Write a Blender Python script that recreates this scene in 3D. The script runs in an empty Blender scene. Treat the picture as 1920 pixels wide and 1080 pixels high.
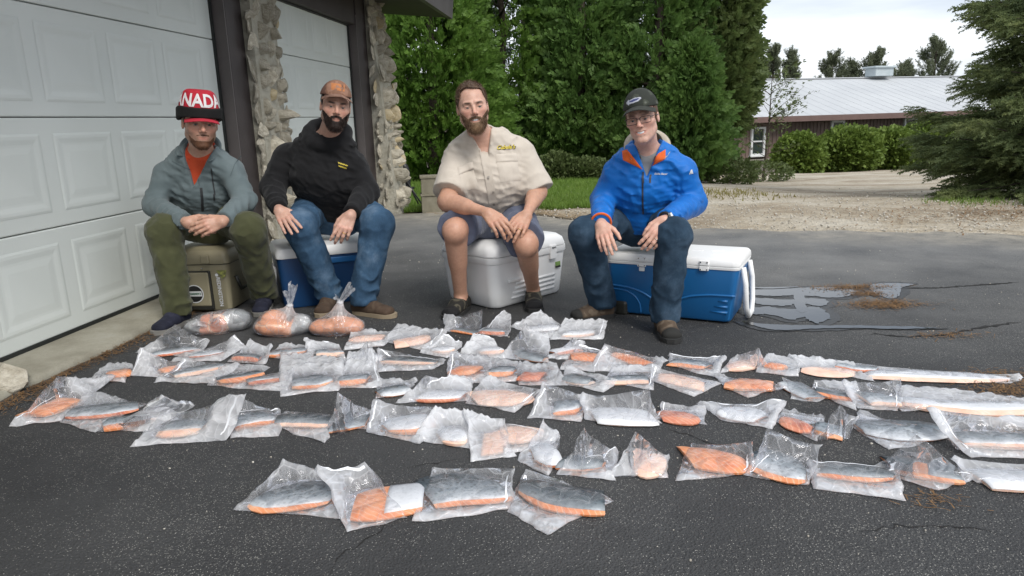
import bpy, bmesh, math, random
import numpy as np
from mathutils import Vector, Matrix
from mathutils.bvhtree import BVHTree
R = math.radians
rng = np.random.default_rng(7)
random.seed(7)
scene = bpy.context.scene

# ------------------------------------------------------------------ camera
FPX, ROLL, PITCH, CAMH = 1330.0, R(1.7), R(13.33), 1.04       # focal length in pixels of a 1920 wide picture
cF = np.array([0, math.cos(PITCH), -math.sin(PITCH)])
_u0 = np.array([0, math.sin(PITCH), math.cos(PITCH)]); _r0 = np.array([1.0, 0, 0])
cR = math.cos(ROLL)*_r0 - math.sin(ROLL)*_u0
cU = math.sin(ROLL)*_r0 + math.cos(ROLL)*_u0
cC = np.array([0, 0, CAMH])
cam = bpy.data.cameras.new('camera'); camo = bpy.data.objects.new('camera', cam)
scene.collection.objects.link(camo)
cam.sensor_width = 36; cam.lens = 36*FPX/1920; cam.clip_start = .05; cam.clip_end = 2000
m4 = Matrix(((cR[0], cU[0], -cF[0], 0), (cR[1], cU[1], -cF[1], 0), (cR[2], cU[2], -cF[2], CAMH), (0, 0, 0, 1)))
camo.matrix_world = m4
scene.camera = camo
# ------------------------------------------------------------------ sky, sun, exposure
SUN_EL = R(48)
w = bpy.data.worlds.new('World'); scene.world = w; w.use_nodes = True
nt = w.node_tree; nt.nodes.clear()
out = nt.nodes.new('ShaderNodeOutputWorld'); bg = nt.nodes.new('ShaderNodeBackground')
sky = nt.nodes.new('ShaderNodeTexSky'); sky.sky_type = 'NISHITA'; sky.sun_disc = False
sky.sun_elevation = SUN_EL; sky.sun_rotation = R(152); sky.air_density = 1.0; sky.dust_density = 2.5; sky.ozone_density = 1.0
tc = nt.nodes.new('ShaderNodeTexCoord'); mp = nt.nodes.new('ShaderNodeMapping')
mp.inputs['Scale'].default_value = (1.2, 1.2, 7.0)
n1 = nt.nodes.new('ShaderNodeTexNoise'); n1.inputs['Scale'].default_value = 1.6; n1.inputs['Detail'].default_value = 6; n1.inputs['Roughness'].default_value = .52
cr = nt.nodes.new('ShaderNodeValToRGB')
cr.color_ramp.elements[0].position = .30; cr.color_ramp.elements[0].color = (2.7, 3.1, 3.7, 1)
cr.color_ramp.elements[1].position = .74; cr.color_ramp.elements[1].color = (6.9, 7.0, 7.1, 1)
mx = nt.nodes.new('ShaderNodeMix'); mx.data_type = 'RGBA'; mx.inputs['Factor'].default_value = .9
nt.links.new(tc.outputs['Generated'], mp.inputs['Vector']); nt.links.new(mp.outputs['Vector'], n1.inputs['Vector'])
nt.links.new(n1.outputs['Fac'], cr.inputs['Fac']); nt.links.new(sky.outputs['Color'], mx.inputs['A'])
nt.links.new(cr.outputs['Color'], mx.inputs['B']); nt.links.new(mx.outputs['Result'], bg.inputs['Color'])
bg.inputs['Strength'].default_value = .13
nt.links.new(bg.outputs['Background'], out.inputs['Surface'])
sl = bpy.data.lights.new('sun', 'SUN'); sl.energy = 1.5; sl.angle = R(22); sl.color = (1, .965, .92)
so = bpy.data.objects.new('sun', sl); scene.collection.objects.link(so)
so.rotation_euler = (R(42), 0, R(28))      # light comes from above, behind and right of the camera
scene.view_settings.view_transform = 'Standard'; scene.view_settings.look = 'None'
scene.view_settings.exposure = 0.76; scene.view_settings.gamma = 1.0; scene.view_settings.use_curve_mapping = False
scene.cycles.use_denoising = True
scene.cycles.max_bounces = 8; scene.cycles.transparent_max_bounces = 24; scene.cycles.sample_clamp_indirect = 6

# ------------------------------------------------------------------ helpers
def ray(x, y): return (x-960)/FPX*cR - (y-540)/FPX*cU + cF
def gz(x, y, z=0.0):                     # point of the level z that is seen at pixel (x, y)
    d = ray(x, y); return cC + d*((z-CAMH)/d[2])
def at(x, y, Y):                         # point at the distance Y that is seen at pixel (x, y)
    d = ray(x, y); return cC + d*(Y/d[1])
def V3(p): return Vector((float(p[0]), float(p[1]), float(p[2])))
def nrm(v):
    v = np.asarray(v, float); return v/np.linalg.norm(v)

def link(o, parent=None):
    scene.collection.objects.link(o)
    if parent is not None:
        o.parent = parent
        o.matrix_parent_inverse = Matrix.Identity(4)
    return o
def tag(o, label=None, cat=None, group=None, kind=None):
    if label: o['label'] = label
    if cat: o['category'] = cat
    if group: o['group'] = group
    if kind: o['kind'] = kind
    return o
def empty(name, loc=(0, 0, 0), rz=0.0):
    o = bpy.data.objects.new(name, None); scene.collection.objects.link(o)
    o.location = V3(loc); o.rotation_euler = (0, 0, rz); o.empty_display_size = .1
    return o
def mesh_np(name, V, F, mat=None, parent=None, smooth=False, col=None, attrs=None, uv=None):
    """V (n,3); F (m,3|4) array or list of lists; col (n,3) vertex colours."""
    me = bpy.data.meshes.new(name)
    V = np.asarray(V, np.float32)
    if isinstance(F, np.ndarray):
        k = F.shape[1]; m = F.shape[0]
        me.vertices.add(len(V)); me.vertices.foreach_set('co', V.ravel())
        me.loops.add(m*k); me.loops.foreach_set('vertex_index', F.astype(np.int32).ravel())
        me.polygons.add(m); me.polygons.foreach_set('loop_start', np.arange(m, dtype=np.int32)*k)
        me.polygons.foreach_set('loop_total', np.full(m, k, np.int32))
        me.update(calc_edges=True)
    else:
        me.from_pydata([tuple(map(float, v)) for v in V], [], F)
    if smooth: me.polygons.foreach_set('use_smooth', np.ones(len(me.polygons), bool))
    if col is not None:
        a = me.color_attributes.new('Col', 'FLOAT_COLOR', 'POINT')
        a.data.foreach_set('color', np.c_[col, np.ones(len(col))].astype(np.float32).ravel())
    if uv is not None:
        a = me.attributes.new('uvp', 'FLOAT_VECTOR', 'POINT')
        a.data.foreach_set('vector', np.c_[uv, np.zeros(len(uv))].astype(np.float32).ravel() if np.shape(uv)[1] == 2 else np.asarray(uv, np.float32).ravel())
    me.update()
    o = bpy.data.objects.new(name, me)
    if mat is not None: me.materials.append(mat)
    return link(o, parent)

class MB:
    """collects boxes, tubes, lathes and sheets, and links them as one mesh object"""
    def __init__(s): s.v = []; s.f = []
    def add(s, V, F):
        b = len(s.v); s.v += [tuple(map(float, p)) for p in V]; s.f += [[i+b for i in f] for f in F]; return s
    def box(s, c, size, M=None, bevel=0.0, taper=1.0, seg=2):
        bm = bmesh.new(); bmesh.ops.create_cube(bm, size=1)
        for v in bm.verts:
            k = taper if v.co.z < 0 else 1.0
            v.co = Vector((v.co.x*size[0]*k, v.co.y*size[1]*k, v.co.z*size[2]))
        if bevel: bmesh.ops.bevel(bm, geom=bm.edges[:]+bm.verts[:], offset=bevel, segments=seg, affect='EDGES', profile=.5)
        bm.verts.index_update()
        P = [v.co.copy() for v in bm.verts]
        if M is not None: P = [M @ p for p in P]
        P = [p+V3(c) for p in P]
        s.add(P, [[v.index for v in f.verts] for f in bm.faces]); bm.free(); return s
    def tube(s, pts, r, n=10, cap=True):
        pts = [np.asarray(p, float) for p in pts]; m = len(pts)
        rr = r if hasattr(r, '__len__') else [r]*m
        V = []; up = np.array([0, 0, 1.0])
        prev = None
        for i, p in enumerate(pts):
            t = nrm(pts[min(i+1, m-1)]-pts[max(i-1, 0)])
            a = np.cross(t, up) if prev is None else prev - t*np.dot(prev, t)
            if np.linalg.norm(a) < 1e-4: a = np.cross(t, [1, 0, 0])
            a = nrm(a); b = np.cross(t, a); prev = a
            for k in range(n):
                th = 2*math.pi*k/n; V.append(p+rr[i]*(math.cos(th)*a+math.sin(th)*b))
        F = []
        for i in range(m-1):
            for k in range(n):
                F.append([i*n+k, i*n+(k+1) % n, (i+1)*n+(k+1) % n, (i+1)*n+k])
        if cap: F.append(list(range(n))[::-1]); F.append([(m-1)*n+k for k in range(n)])
        return s.add(V, F)
    def poly(s, pts, thick):                    # flat outline in XY, extruded up by thick
        n = len(pts)
        V = [(p[0], p[1], p[2]) for p in pts]+[(p[0], p[1], p[2]+thick) for p in pts]
        F = [list(range(n))[::-1], list(range(n, 2*n))]+[[i, (i+1) % n, n+(i+1) % n, n+i] for i in range(n)]
        return s.add(V, F)
    def build(s, name, mat, parent=None, smooth=False, M=None):
        V = s.v
        if M is not None: V = [tuple(M @ Vector(p)) for p in V]
        o = mesh_np(name, np.array(V), s.f, mat, parent)
        if smooth:
            o.data.polygons.foreach_set('use_smooth', np.ones(len(o.data.polygons), bool))
            if smooth != 'all': o.data.set_sharp_from_angle(angle=R(38))
        return o

# ------------------------------------------------------------------ materials
MATS = {}
def newmat(name):
    m = bpy.data.materials.new(name); m.use_nodes = True; MATS[name] = m
    t = m.node_tree; b = t.nodes['Principled BSDF']; return m, t, b
def nd(t, typ, **kw):
    n = t.nodes.new(typ)
    for k, v in kw.items():
        if k in n.inputs: n.inputs[k].default_value = v
        else: setattr(n, k, v)
    return n
def ramp(t, src, stops):
    c = nd(t, 'ShaderNodeValToRGB'); e = c.color_ramp.elements
    while len(e) < len(stops): e.new(.5)
    for i, (p, col) in enumerate(stops):
        e[i].position = p; e[i].color = (*col, 1) if len(col) == 3 else col
    t.links.new(src, c.inputs['Fac']); return c.outputs['Color']
def mixc(t, fac, a, b, mode='MIX'):
    m = nd(t, 'ShaderNodeMix', data_type='RGBA', blend_type=mode)
    for s, v in (('Factor', fac), ('A', a), ('B', b)):
        inp = m.inputs[s]
        if isinstance(v, bpy.types.NodeSocket): t.links.new(v, inp)
        elif s == 'Factor': inp.default_value = v
        else: inp.default_value = (*v, 1)
    return m.outputs['Result']
def coords(t, space='Object', scale=(1, 1, 1)):
    c = nd(t, 'ShaderNodeTexCoord'); m = nd(t, 'ShaderNodeMapping'); m.inputs['Scale'].default_value = scale
    t.links.new(c.outputs[space], m.inputs['Vector']); return m.outputs['Vector']
def noise(t, vec, scale, detail=4, rough=.55, dist=0.0):
    n = nd(t, 'ShaderNodeTexNoise', Scale=scale, Detail=detail, Roughness=rough, Distortion=dist)
    t.links.new(vec, n.inputs['Vector']); return n.outputs['Fac']
def vor(t, vec, scale, feature='F1', out='Distance', rnd=1.0):
    n = nd(t, 'ShaderNodeTexVoronoi', feature=feature, Scale=scale, Randomness=rnd)
    t.links.new(vec, n.inputs['Vector']); return n.outputs[out]
def bump(t, b, h, strength=.3, dist=.01):
    n = nd(t, 'ShaderNodeBump', Strength=strength, Distance=dist); t.links.new(h, n.inputs['Height'])
    t.links.new(n.outputs['Normal'], b.inputs['Normal']); return n
def simple(name, c1, c2=None, rough=.6, scale=8, bscale=60, bstr=.15, bdist=.004, metal=0.0, spec=.5, space='Object', rnd=0.0, lo=.3, hi=.7, sss=0.0):
    """base colour that wanders between c1 and c2, with fine relief"""
    m, t, b = newmat(name)
    v = coords(t, space)
    col = ramp(t, noise(t, v, scale, 5), [(lo, c1), (hi, c2 or tuple(x*.82 for x in c1))])
    if rnd:
        oi = nd(t, 'ShaderNodeObjectInfo'); k = nd(t, 'ShaderNodeMapRange'); k.inputs['To Min'].default_value = 1-rnd; k.inputs['To Max'].default_value = 1+rnd
        t.links.new(oi.outputs['Random'], k.inputs['Value'])
        h = nd(t, 'ShaderNodeHueSaturation'); t.links.new(k.outputs['Result'], h.inputs['Value']); t.links.new(col, h.inputs['Color']); col = h.outputs['Color']
    t.links.new(col, b.inputs['Base Color'])
    b.inputs['Roughness'].default_value = rough; b.inputs['Metallic'].default_value = metal
    b.inputs['Specular IOR Level'].default_value = spec
    if sss: b.inputs['Subsurface Weight'].default_value = sss; b.inputs['Subsurface Radius'].default_value = (.01, .004, .002)
    if bstr: bump(t, b, noise(t, v, bscale, 4), bstr, bdist)
    return m
def vnoise(P, scale, seed=0, oct=2):
    """cheap smooth noise about -1..1 at points P"""
    r = np.random.default_rng(seed); o = np.zeros(len(P), np.float32); amp = 1.0; tot = 0
    for k in range(oct):
        for j in range(4):
            d = nrm(r.normal(size=3))*scale*(.7+.6*r.random()); d2 = nrm(r.normal(size=3))*scale*(.7+.6*r.random())
            o += amp*np.sin(P@d+r.random()*6.28)*np.sin(P@d2+r.random()*6.28); tot += amp*.42
        scale *= 2.03; amp *= .5
    return o/tot*.6
# ------------------------------------------------------------------ ground
def sstep(x, a, b):
    t = np.clip((np.asarray(x, float)-a)/(b-a), 0, 1); return t*t*(3-2*t)
def terrain(x, y):
    x = np.asarray(x, float); y = np.asarray(y, float)
    slope = .022+(.0655-.022)*sstep(x, 1.0, 6.5)
    d = np.clip(y-7.6, 0, 27)
    return -slope*d*sstep(d, -1, 3) + .015*np.sin(x*1.3)*np.sin(y*.9)*sstep(y, 9, 12)
def grid_sheet(name, xs, ys, zoff, mat, keep=None, wob=0.0):
    X, Y = np.meshgrid(xs, ys, indexing='ij'); Z = terrain(X, Y)+zoff
    n, m = X.shape; idx = np.arange(n*m).reshape(n, m)
    F = np.stack([idx[:-1, :-1], idx[1:, :-1], idx[1:, 1:], idx[:-1, 1:]], -1).reshape(-1, 4)
    Vv = np.stack([X, Y, Z], -1).reshape(-1, 3)
    if keep is not None:
        c = Vv[F].mean(1); k = keep(c[:, 0], c[:, 1]); F = F[k]
    o = mesh_np(name, Vv, F, mat, smooth=True); tag(o, kind='structure'); return o

# soil under everything
m_soil = simple('soil', (.085, .068, .045), (.16, .13, .085), .95, 2.2, 40, .5, .02)
def mat_gravel():
    m, t, b = newmat('gravel'); v = coords(t)
    big = noise(t, coords(t, 'Object', (.6, 1.3, 1)), .5, 6, .68, .6); mid = noise(t, v, 3.5, 5, .65)
    c = ramp(t, big, [(.34, (.17, .12, .07)), (.47, (.38, .325, .24)), (.60, (.52, .48, .40))])
    st = vor(t, v, 55); st2 = vor(t, v, 55, out='Color')
    c = mixc(t, .35, c, ramp(t, mid, [(.3, (.14, .10, .06)), (.7, (.46, .43, .37))]))
    sep = nd(t, 'ShaderNodeSeparateColor'); t.links.new(st2, sep.inputs['Color'])
    c = mixc(t, .55, c, ramp(t, sep.outputs['Red'], [(0, (.35, .33, .3)), (.5, (.5, .5, .5)), (1, (.74, .72, .68))]), 'OVERLAY')
    t.links.new(c, b.inputs['Base Color']); b.inputs['Roughness'].default_value = .95
    bump(t, b, st, .6, .02); return m
m_gravel = mat_gravel()
def mat_asphalt():
    m, t, b = newmat('asphalt'); v = coords(t)
    big = noise(t, v, .7, 5, .6, .5)
    base = ramp(t, big, [(.30, (.021, .0215, .023)), (.50, (.038, .0385, .039)), (.68, (.066, .066, .066))])
    # older greyer paving towards the drive (mineral dust), a wear zone of the surface itself
    sx = nd(t, 'ShaderNodeSeparateXYZ'); t.links.new(v, sx.inputs['Vector'])
    far = nd(t, 'ShaderNodeMapRange', interpolation_type='SMOOTHSTEP'); far.inputs['From Min'].default_value = 3.0; far.inputs['From Max'].default_value = 6.2
    ad = nd(t, 'ShaderNodeMath', operation='MULTIPLY_ADD'); ad.inputs[1].default_value = .42; t.links.new(sx.outputs['X'], ad.inputs[0]); t.links.new(sx.outputs['Y'], ad.inputs[2])
    nn = nd(t, 'ShaderNodeMath', operation='MULTIPLY_ADD'); nn.inputs[1].default_value = 2.2; t.links.new(noise(t, v, .8, 4), nn.inputs[0]); t.links.new(ad.outputs[0], nn.inputs[2])
    off = nd(t, 'ShaderNodeMath', operation='SUBTRACT'); off.inputs[1].default_value = 1.6; t.links.new(nn.outputs[0], off.inputs[0])
    t.links.new(off.outputs[0], far.inputs['Value'])
    base = mixc(t, far.outputs['Result'], base, ramp(t, noise(t, v, 1.6, 5), [(.3, (.095, .098, .10)), (.7, (.20, .198, .19))]))
    dus = nd(t, 'ShaderNodeMapRange', interpolation_type='SMOOTHSTEP'); dus.inputs['From Min'].default_value = 5.9; dus.inputs['From Max'].default_value = 7.6; t.links.new(off.outputs[0], dus.inputs['Value'])      # drive dust carried onto the paving
    base = mixc(t, dus.outputs['Result'], base, ramp(t, noise(t, v, 5, 6, .7), [(.32, (.15, .145, .13)), (.68, (.40, .36, .29))]))
    # pale stone chips showing through, more in worn patches
    d = vor(t, v, 290); col = vor(t, v, 290, out='Color'); sep = nd(t, 'ShaderNodeSeparateColor'); t.links.new(col, sep.inputs['Color'])
    patch = ramp(t, noise(t, v, 1.5, 4, .6), [(.40, (.97, .97, .97)), (.70, (.66, .66, .66))])
    lt = nd(t, 'ShaderNodeMath', operation='GREATER_THAN'); t.links.new(sep.outputs['Red'], lt.inputs[0]); t.links.new(patch, lt.inputs[1])
    near = nd(t, 'ShaderNodeMath', operation='LESS_THAN'); near.inputs[1].default_value = .42; t.links.new(d, near.inputs[0])
    ml = nd(t, 'ShaderNodeMath', operation='MULTIPLY'); t.links.new(lt.outputs[0], ml.inputs[0]); t.links.new(near.outputs[0], ml.inputs[1])
    chip = ramp(t, sep.outputs['Green'], [(0, (.09, .088, .08)), (1, (.34, .33, .30))])
    base = mixc(t, ml.outputs[0], base, chip)
    t.links.new(base, b.inputs['Base Color'])
    rr = ramp(t, noise(t, v, 2.3, 5), [(.3, (.62, .62, .62)), (.7, (.86, .86, .86))]); t.links.new(rr, b.inputs['Roughness'])
    b.inputs['Specular IOR Level'].default_value = .45
    h = nd(t, 'ShaderNodeMath', operation='ADD'); t.links.new(vor(t, v, 150), h.inputs[0]); t.links.new(noise(t, v, 30, 5), h.inputs[1])
    bump(t, b, h.outputs[0], .75, .006); return m
m_asph = mat_asphalt()
def mat_lawn():
    m, t, b = newmat('lawn_turf'); v = coords(t)
    c = ramp(t, noise(t, v, 2.0, 5), [(.3, (.085, .15, .024)), (.7, (.16, .235, .045))])
    t.links.new(c, b.inputs['Base Color']); b.inputs['Roughness'].default_value = .9
    bump(t, b, noise(t, v, 60, 3), .6, .03); return m
m_lawn = mat_lawn()

xs = np.unique(np.r_[np.linspace(-400, -14, 12), np.linspace(-14, 34, 97), np.linspace(34, 400, 12)])
ys = np.unique(np.r_[np.linspace(-60, 0, 6), np.linspace(0, 40, 81), np.linspace(40, 900, 14)])
grid_sheet('ground', xs, ys, -.03, m_soil)

def edge_y(x):      # far edge of the asphalt
    x = np.asarray(x, float)
    e = np.interp(x, [-6, -1.6, -.6, .2, .8, 1.8, 2.6, 3.3, 4.2, 5.5, 8, 14], [8.15, 8.4, 8.45, 7.9, 7.3, 6.55, 6.28, 6.1, 5.78, 5.4, 5.0, 4.2])
    return e+.05*np.sin(x*7.1)+.03*np.sin(x*17.3+1)
def strip_sheet(name, xs, lo, hi, n, zf, mat):
    Vv = []; 
    for x in xs:
        a, b_ = float(lo(x)), float(hi(x))
        for k in range(n+1):
            y = a+(b_-a)*k/n; Vv.append((x, y, zf(x, y)))
    m = len(xs); idx = np.arange(m*(n+1)).reshape(m, n+1)
    F = np.stack([idx[:-1, :-1], idx[1:, :-1], idx[1:, 1:], idx[:-1, 1:]], -1).reshape(-1, 4)
    o = mesh_np(name, np.array(Vv), F, mat, smooth=True); tag(o, kind='structure'); return o
strip = strip_sheet('driveway', np.linspace(-6, 14, 260), lambda x: -8.0, edge_y, 24, lambda x, y: 0.0 if y < 6 else float(terrain(x, y))*.999, m_asph)
def lawn_lo(x): return np.interp(x, [-9, -1.2, -.4, .5, 1.1, 2.0], [8.3, 8.7, 8.75, 8.55, 8.35, 8.5])+.06*math.sin(x*9)
def lawn_hi(x): return np.interp(x, [-9, 0, 1.4, 2.0, 2.6], [20, 20, 17, 12.2, 9.6])
strip_sheet('lawn', np.linspace(-9, 2.35, 110), lawn_lo, lawn_hi, 40, lambda x, y: float(terrain(x, y))-.016+.02*math.sin(x*2.2+y)*math.sin(y*.8), m_lawn)
def grv_lo(x): return edge_y(x)-.25 if x > -1 else edge_y(x)
def grv_hi(x): return np.interp(x, [-1.2, .8, 1.6, 2.6, 4, 8, 20, 30], [8.9, 8.6, 9.4, 15, 24, 30, 33, 36])
strip_sheet('gravel_drive', np.linspace(-1.0, 26, 220), grv_lo, grv_hi, 60, lambda x, y: float(terrain(x, y))-.012+.012*math.sin(x*3.1+y*2)*math.sin(y*1.7), m_gravel)

# concrete apron in front of the garage doors
GAZ = R(7.066); gd = np.array([math.sin(GAZ), math.cos(GAZ), 0]); gn = np.array([math.cos(GAZ), -math.sin(GAZ), 0])
GD0 = gz(0, 680, .03); GD0[2] = 0
def W(s, o, z): return GD0+gd*s+gn*o+np.array([0, 0, z])
m_conc = None
def mat_conc():
    m, t, b = newmat('concrete'); v = coords(t)
    c = ramp(t, noise(t, v, 3.2, 6, .65), [(.3, (.20, .185, .14)), (.55, (.31, .295, .235)), (.75, (.37, .36, .31))])
    d = vor(t, v, 130); c = mixc(t, .25, c, ramp(t, d, [(0, (.25, .22, .18)), (.6, (.5, .5, .5))]), 'OVERLAY')
    t.links.new(c, b.inputs['Base Color']); b.inputs['Roughness'].default_value = .9
    bump(t, b, noise(t, v, 55, 5), .45, .005); return m
m_conc = mat_conc()
sl_v = []; ss = np.linspace(-3, 2.6, 80)
rj = np.random.default_rng(3)
Vs = []; 
for s_ in ss:
    e = .33+.010*math.sin(s_*5)+.006*rj.normal()
    for o_, z_ in ((-.15, .03), (e-.03, .03), (e-.008, .024), (e, .0), (e, -.06)): Vs.append(W(s_, o_, z_))
idx = np.arange(len(Vs)).reshape(len(ss), 5)
F = np.stack([idx[:-1, :-1], idx[:-1, 1:], idx[1:, 1:], idx[1:, :-1]], -1).reshape(-1, 4)
tag(mesh_np('garage_apron', np.array(Vs), F, m_conc, smooth=True), kind='structure')

# ------------------------------------------------------------------ garage
m_door = simple('door_paint', (.63, .665, .63), (.70, .735, .70), .45, 1.3, 90, .06, .002)
m_trim = simple('brown_trim', (.040, .032, .031), (.062, .050, .048), .55, 5, 50, .25, .004)
m_trim2 = simple('brown_jamb', (.085, .072, .070), (.115, .098, .095), .5, 5, 50, .2, .003)
m_seal = simple('black_rubber', (.012, .014, .013), (.02, .022, .021), .6, 9)
m_soff = simple('brown_soffit', (.030, .026, .025), (.045, .040, .039), .7, 3, 30, .2)
m_mort = simple('mortar', (.32, .30, .24), (.44, .42, .35), .95, 11, 24, .9, .02)
m_stone = simple('fieldstone', (.34, .30, .225), (.62, .58, .48), .92, 2.8, 8, .8, .02, rnd=.24)
m_stone2 = simple('ochre_stone', (.42, .33, .18), (.55, .48, .34), .92, 2.6, 6, .6, .015, rnd=.12)
garage = empty('garage', W(-3, -.1, 0)); tag(garage, 'stone and brown timber garage with two white panelled doors', 'garage')
G0 = V3(W(-3, -.1, 0))
def gbuild(mb, name, mat, parent=None, smooth=False):
    mb.v = [tuple(Vector(p)-G0) for p in mb.v]; return mb.build(name, mat, parent or garage, smooth)
Mg = Matrix(((gd[0], gn[0], 0), (gd[1], gn[1], 0), (0, 0, 1)))      # local (s, o, z)
def gbox(mb, s0, s1, o0, o1, z0, z1, bevel=0.0):
    c = W((s0+s1)/2, (o0+o1)/2, (z0+z1)/2); mb.box(c, (s1-s0, o1-o0, z1-z0), Mg.to_4x4(), bevel); return mb
# body of the building behind the doors
gbuild(gbox(MB(), -3.5, 6.2, -6.5, -.12, -.1, 2.95), 'wall', m_mort)
SEC = [.045, .579, 1.119, 1.654, 2.19]
def panel_mesh(L, H):
    pr = [(0, .0), (.012, .0026), (.026, .0028), (.050, .0002), (.062, .0002), (.095, .0024)]
    V = []; F = []
    for ins, z in pr: V += [(-L/2+ins, z, -H/2+ins), (L/2-ins, z, -H/2+ins), (L/2-ins, z, H/2-ins), (-L/2+ins, z, H/2-ins)]
    for i in range(len(pr)-1):
        for k in range(4): F.append([i*4+k, i*4+(k+1) % 4, i*4+4+(k+1) % 4, i*4+4+k])
    n = 4*(len(pr)-1); F.append([n, n+1, n+2, n+3]); return V, F
def garage_door(s0, s1, centres, pwid, label):
    door = gbuild(gbox(MB(), s0-.02, s1+.02, -.06, -.026, .03, 2.2), 'garage_door', m_trim2)      # hidden backing of the leaf
    door['label'] = label
    pm = None
    for k in range(4):
        mb = gbox(MB(), s0, s1, -.045, -.0, SEC[k]+.0025, SEC[k+1]-.0025, .006)
        gbuild(mb, 'door_section', m_door, door)
        H = SEC[k+1]-SEC[k]-.15
        for c in centres:
            ce = W(c, .0012, (SEC[k]+SEC[k+1])/2)
            if pm is None:
                V, F = panel_mesh(pwid, H)
                po = mesh_np('door_panel', [tuple(Mg @ Vector(v)) for v in V], F, m_door, door); pm = po.data
            else: po = link(bpy.data.objects.new('door_panel', pm), door)
            po.location = V3(ce)-G0
    gbuild(gbox(MB(), s0, s1, -.04, .006, .03, .047), 'bottom_seal', m_seal, door)
    return door
garage_door(-.38, 2.24, [1.83-.525*k for k in range(5)][:4]+[-.17], .44, 'white garage door behind the man in the red knit hat')
garage_door(3.02, 5.13, [3.33, 3.83, 4.33, 4.83], .42, 'white garage door between the two stone pillars')
for a, b_ in ((2.24, 2.262), (5.13, 5.155), (2.995, 3.02)):
    gbuild(gbox(MB(), a, b_, -.05, .012, .02, 2.2), 'weather_strip', m_seal)
for a, b_ in ((2.262, 2.275), (5.155, 5.17)):
    gbuild(gbox(MB(), a, b_, -.06, .098, .02, 2.2), 'door_jamb', m_trim2)
for a, b_ in ((2.275, 2.52), (5.17, 5.49), (-.66, -.38)):
    gbuild(gbox(MB(), a, b_, -.1, .1, .0, 2.42, .006), 'post', m_trim)
gbuild(gbox(MB(), -.6, 2.275, -.09, .085, 2.145, 2.42, .005), 'header', m_trim)
gbuild(gbox(MB(), 2.9, 5.17, -.09, .085, 2.10, 2.42, .005), 'header', m_trim)
gbuild(gbox(MB(), -.6, 2.24, -.05, .03, 2.13, 2.15), 'weather_strip', m_seal)
gbuild(gbox(MB(), 3.0, 5.13, -.05, .03, 2.085, 2.105), 'weather_strip', m_seal)
# eave: sloping soffit, fascia board and roof edge
mb = MB(); a = [W(-3.5, -.3, 2.46), W(6.8, -.3, 2.46), W(6.8, .80, 2.345), W(-3.5, .80, 2.345)]
mb.add(a+[p+np.array([0, 0, .03]) for p in a], [[0, 1, 2, 3], [7, 6, 5, 4], [0, 4, 5, 1], [1, 5, 6, 2], [2, 6, 7, 3], [3, 7, 4, 0]]); gbuild(mb, 'soffit', m_soff)
m_fas = simple('brown_fascia', (.075, .068, .069), (.10, .092, .094), .5, 4, 40, .15)
mb = MB(); a = [W(-3.5, .803, 2.325), W(6.82, .803, 2.325), W(6.82, .845, 2.335), W(-3.5, .845, 2.335)]
b4 = [W(-3.5, .803, 2.64), W(6.82, .803, 2.64), W(6.82, .875, 2.64), W(-3.5, .875, 2.64)]
mb.add(a+b4, [[3, 2, 1, 0], [4, 5, 6, 7], [0, 1, 5, 4], [1, 2, 6, 5], [2, 3, 7, 6], [3, 0, 4, 7]]); gbuild(mb, 'fascia', m_fas)
mb = MB(); a = [W(-3.6, -6.6, 4.2), W(6.9, -6.6, 4.2), W(6.9, .92, 2.65), W(-3.6, .92, 2.65)]
mb.add(a+[p+np.array([0, 0, .05]) for p in a], [[0, 1, 2, 3], [7, 6, 5, 4], [0, 4, 5, 1], [1, 5, 6, 2], [2, 6, 7, 3], [3, 7, 4, 0]]); gbuild(mb, 'roof', m_soff)

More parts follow.
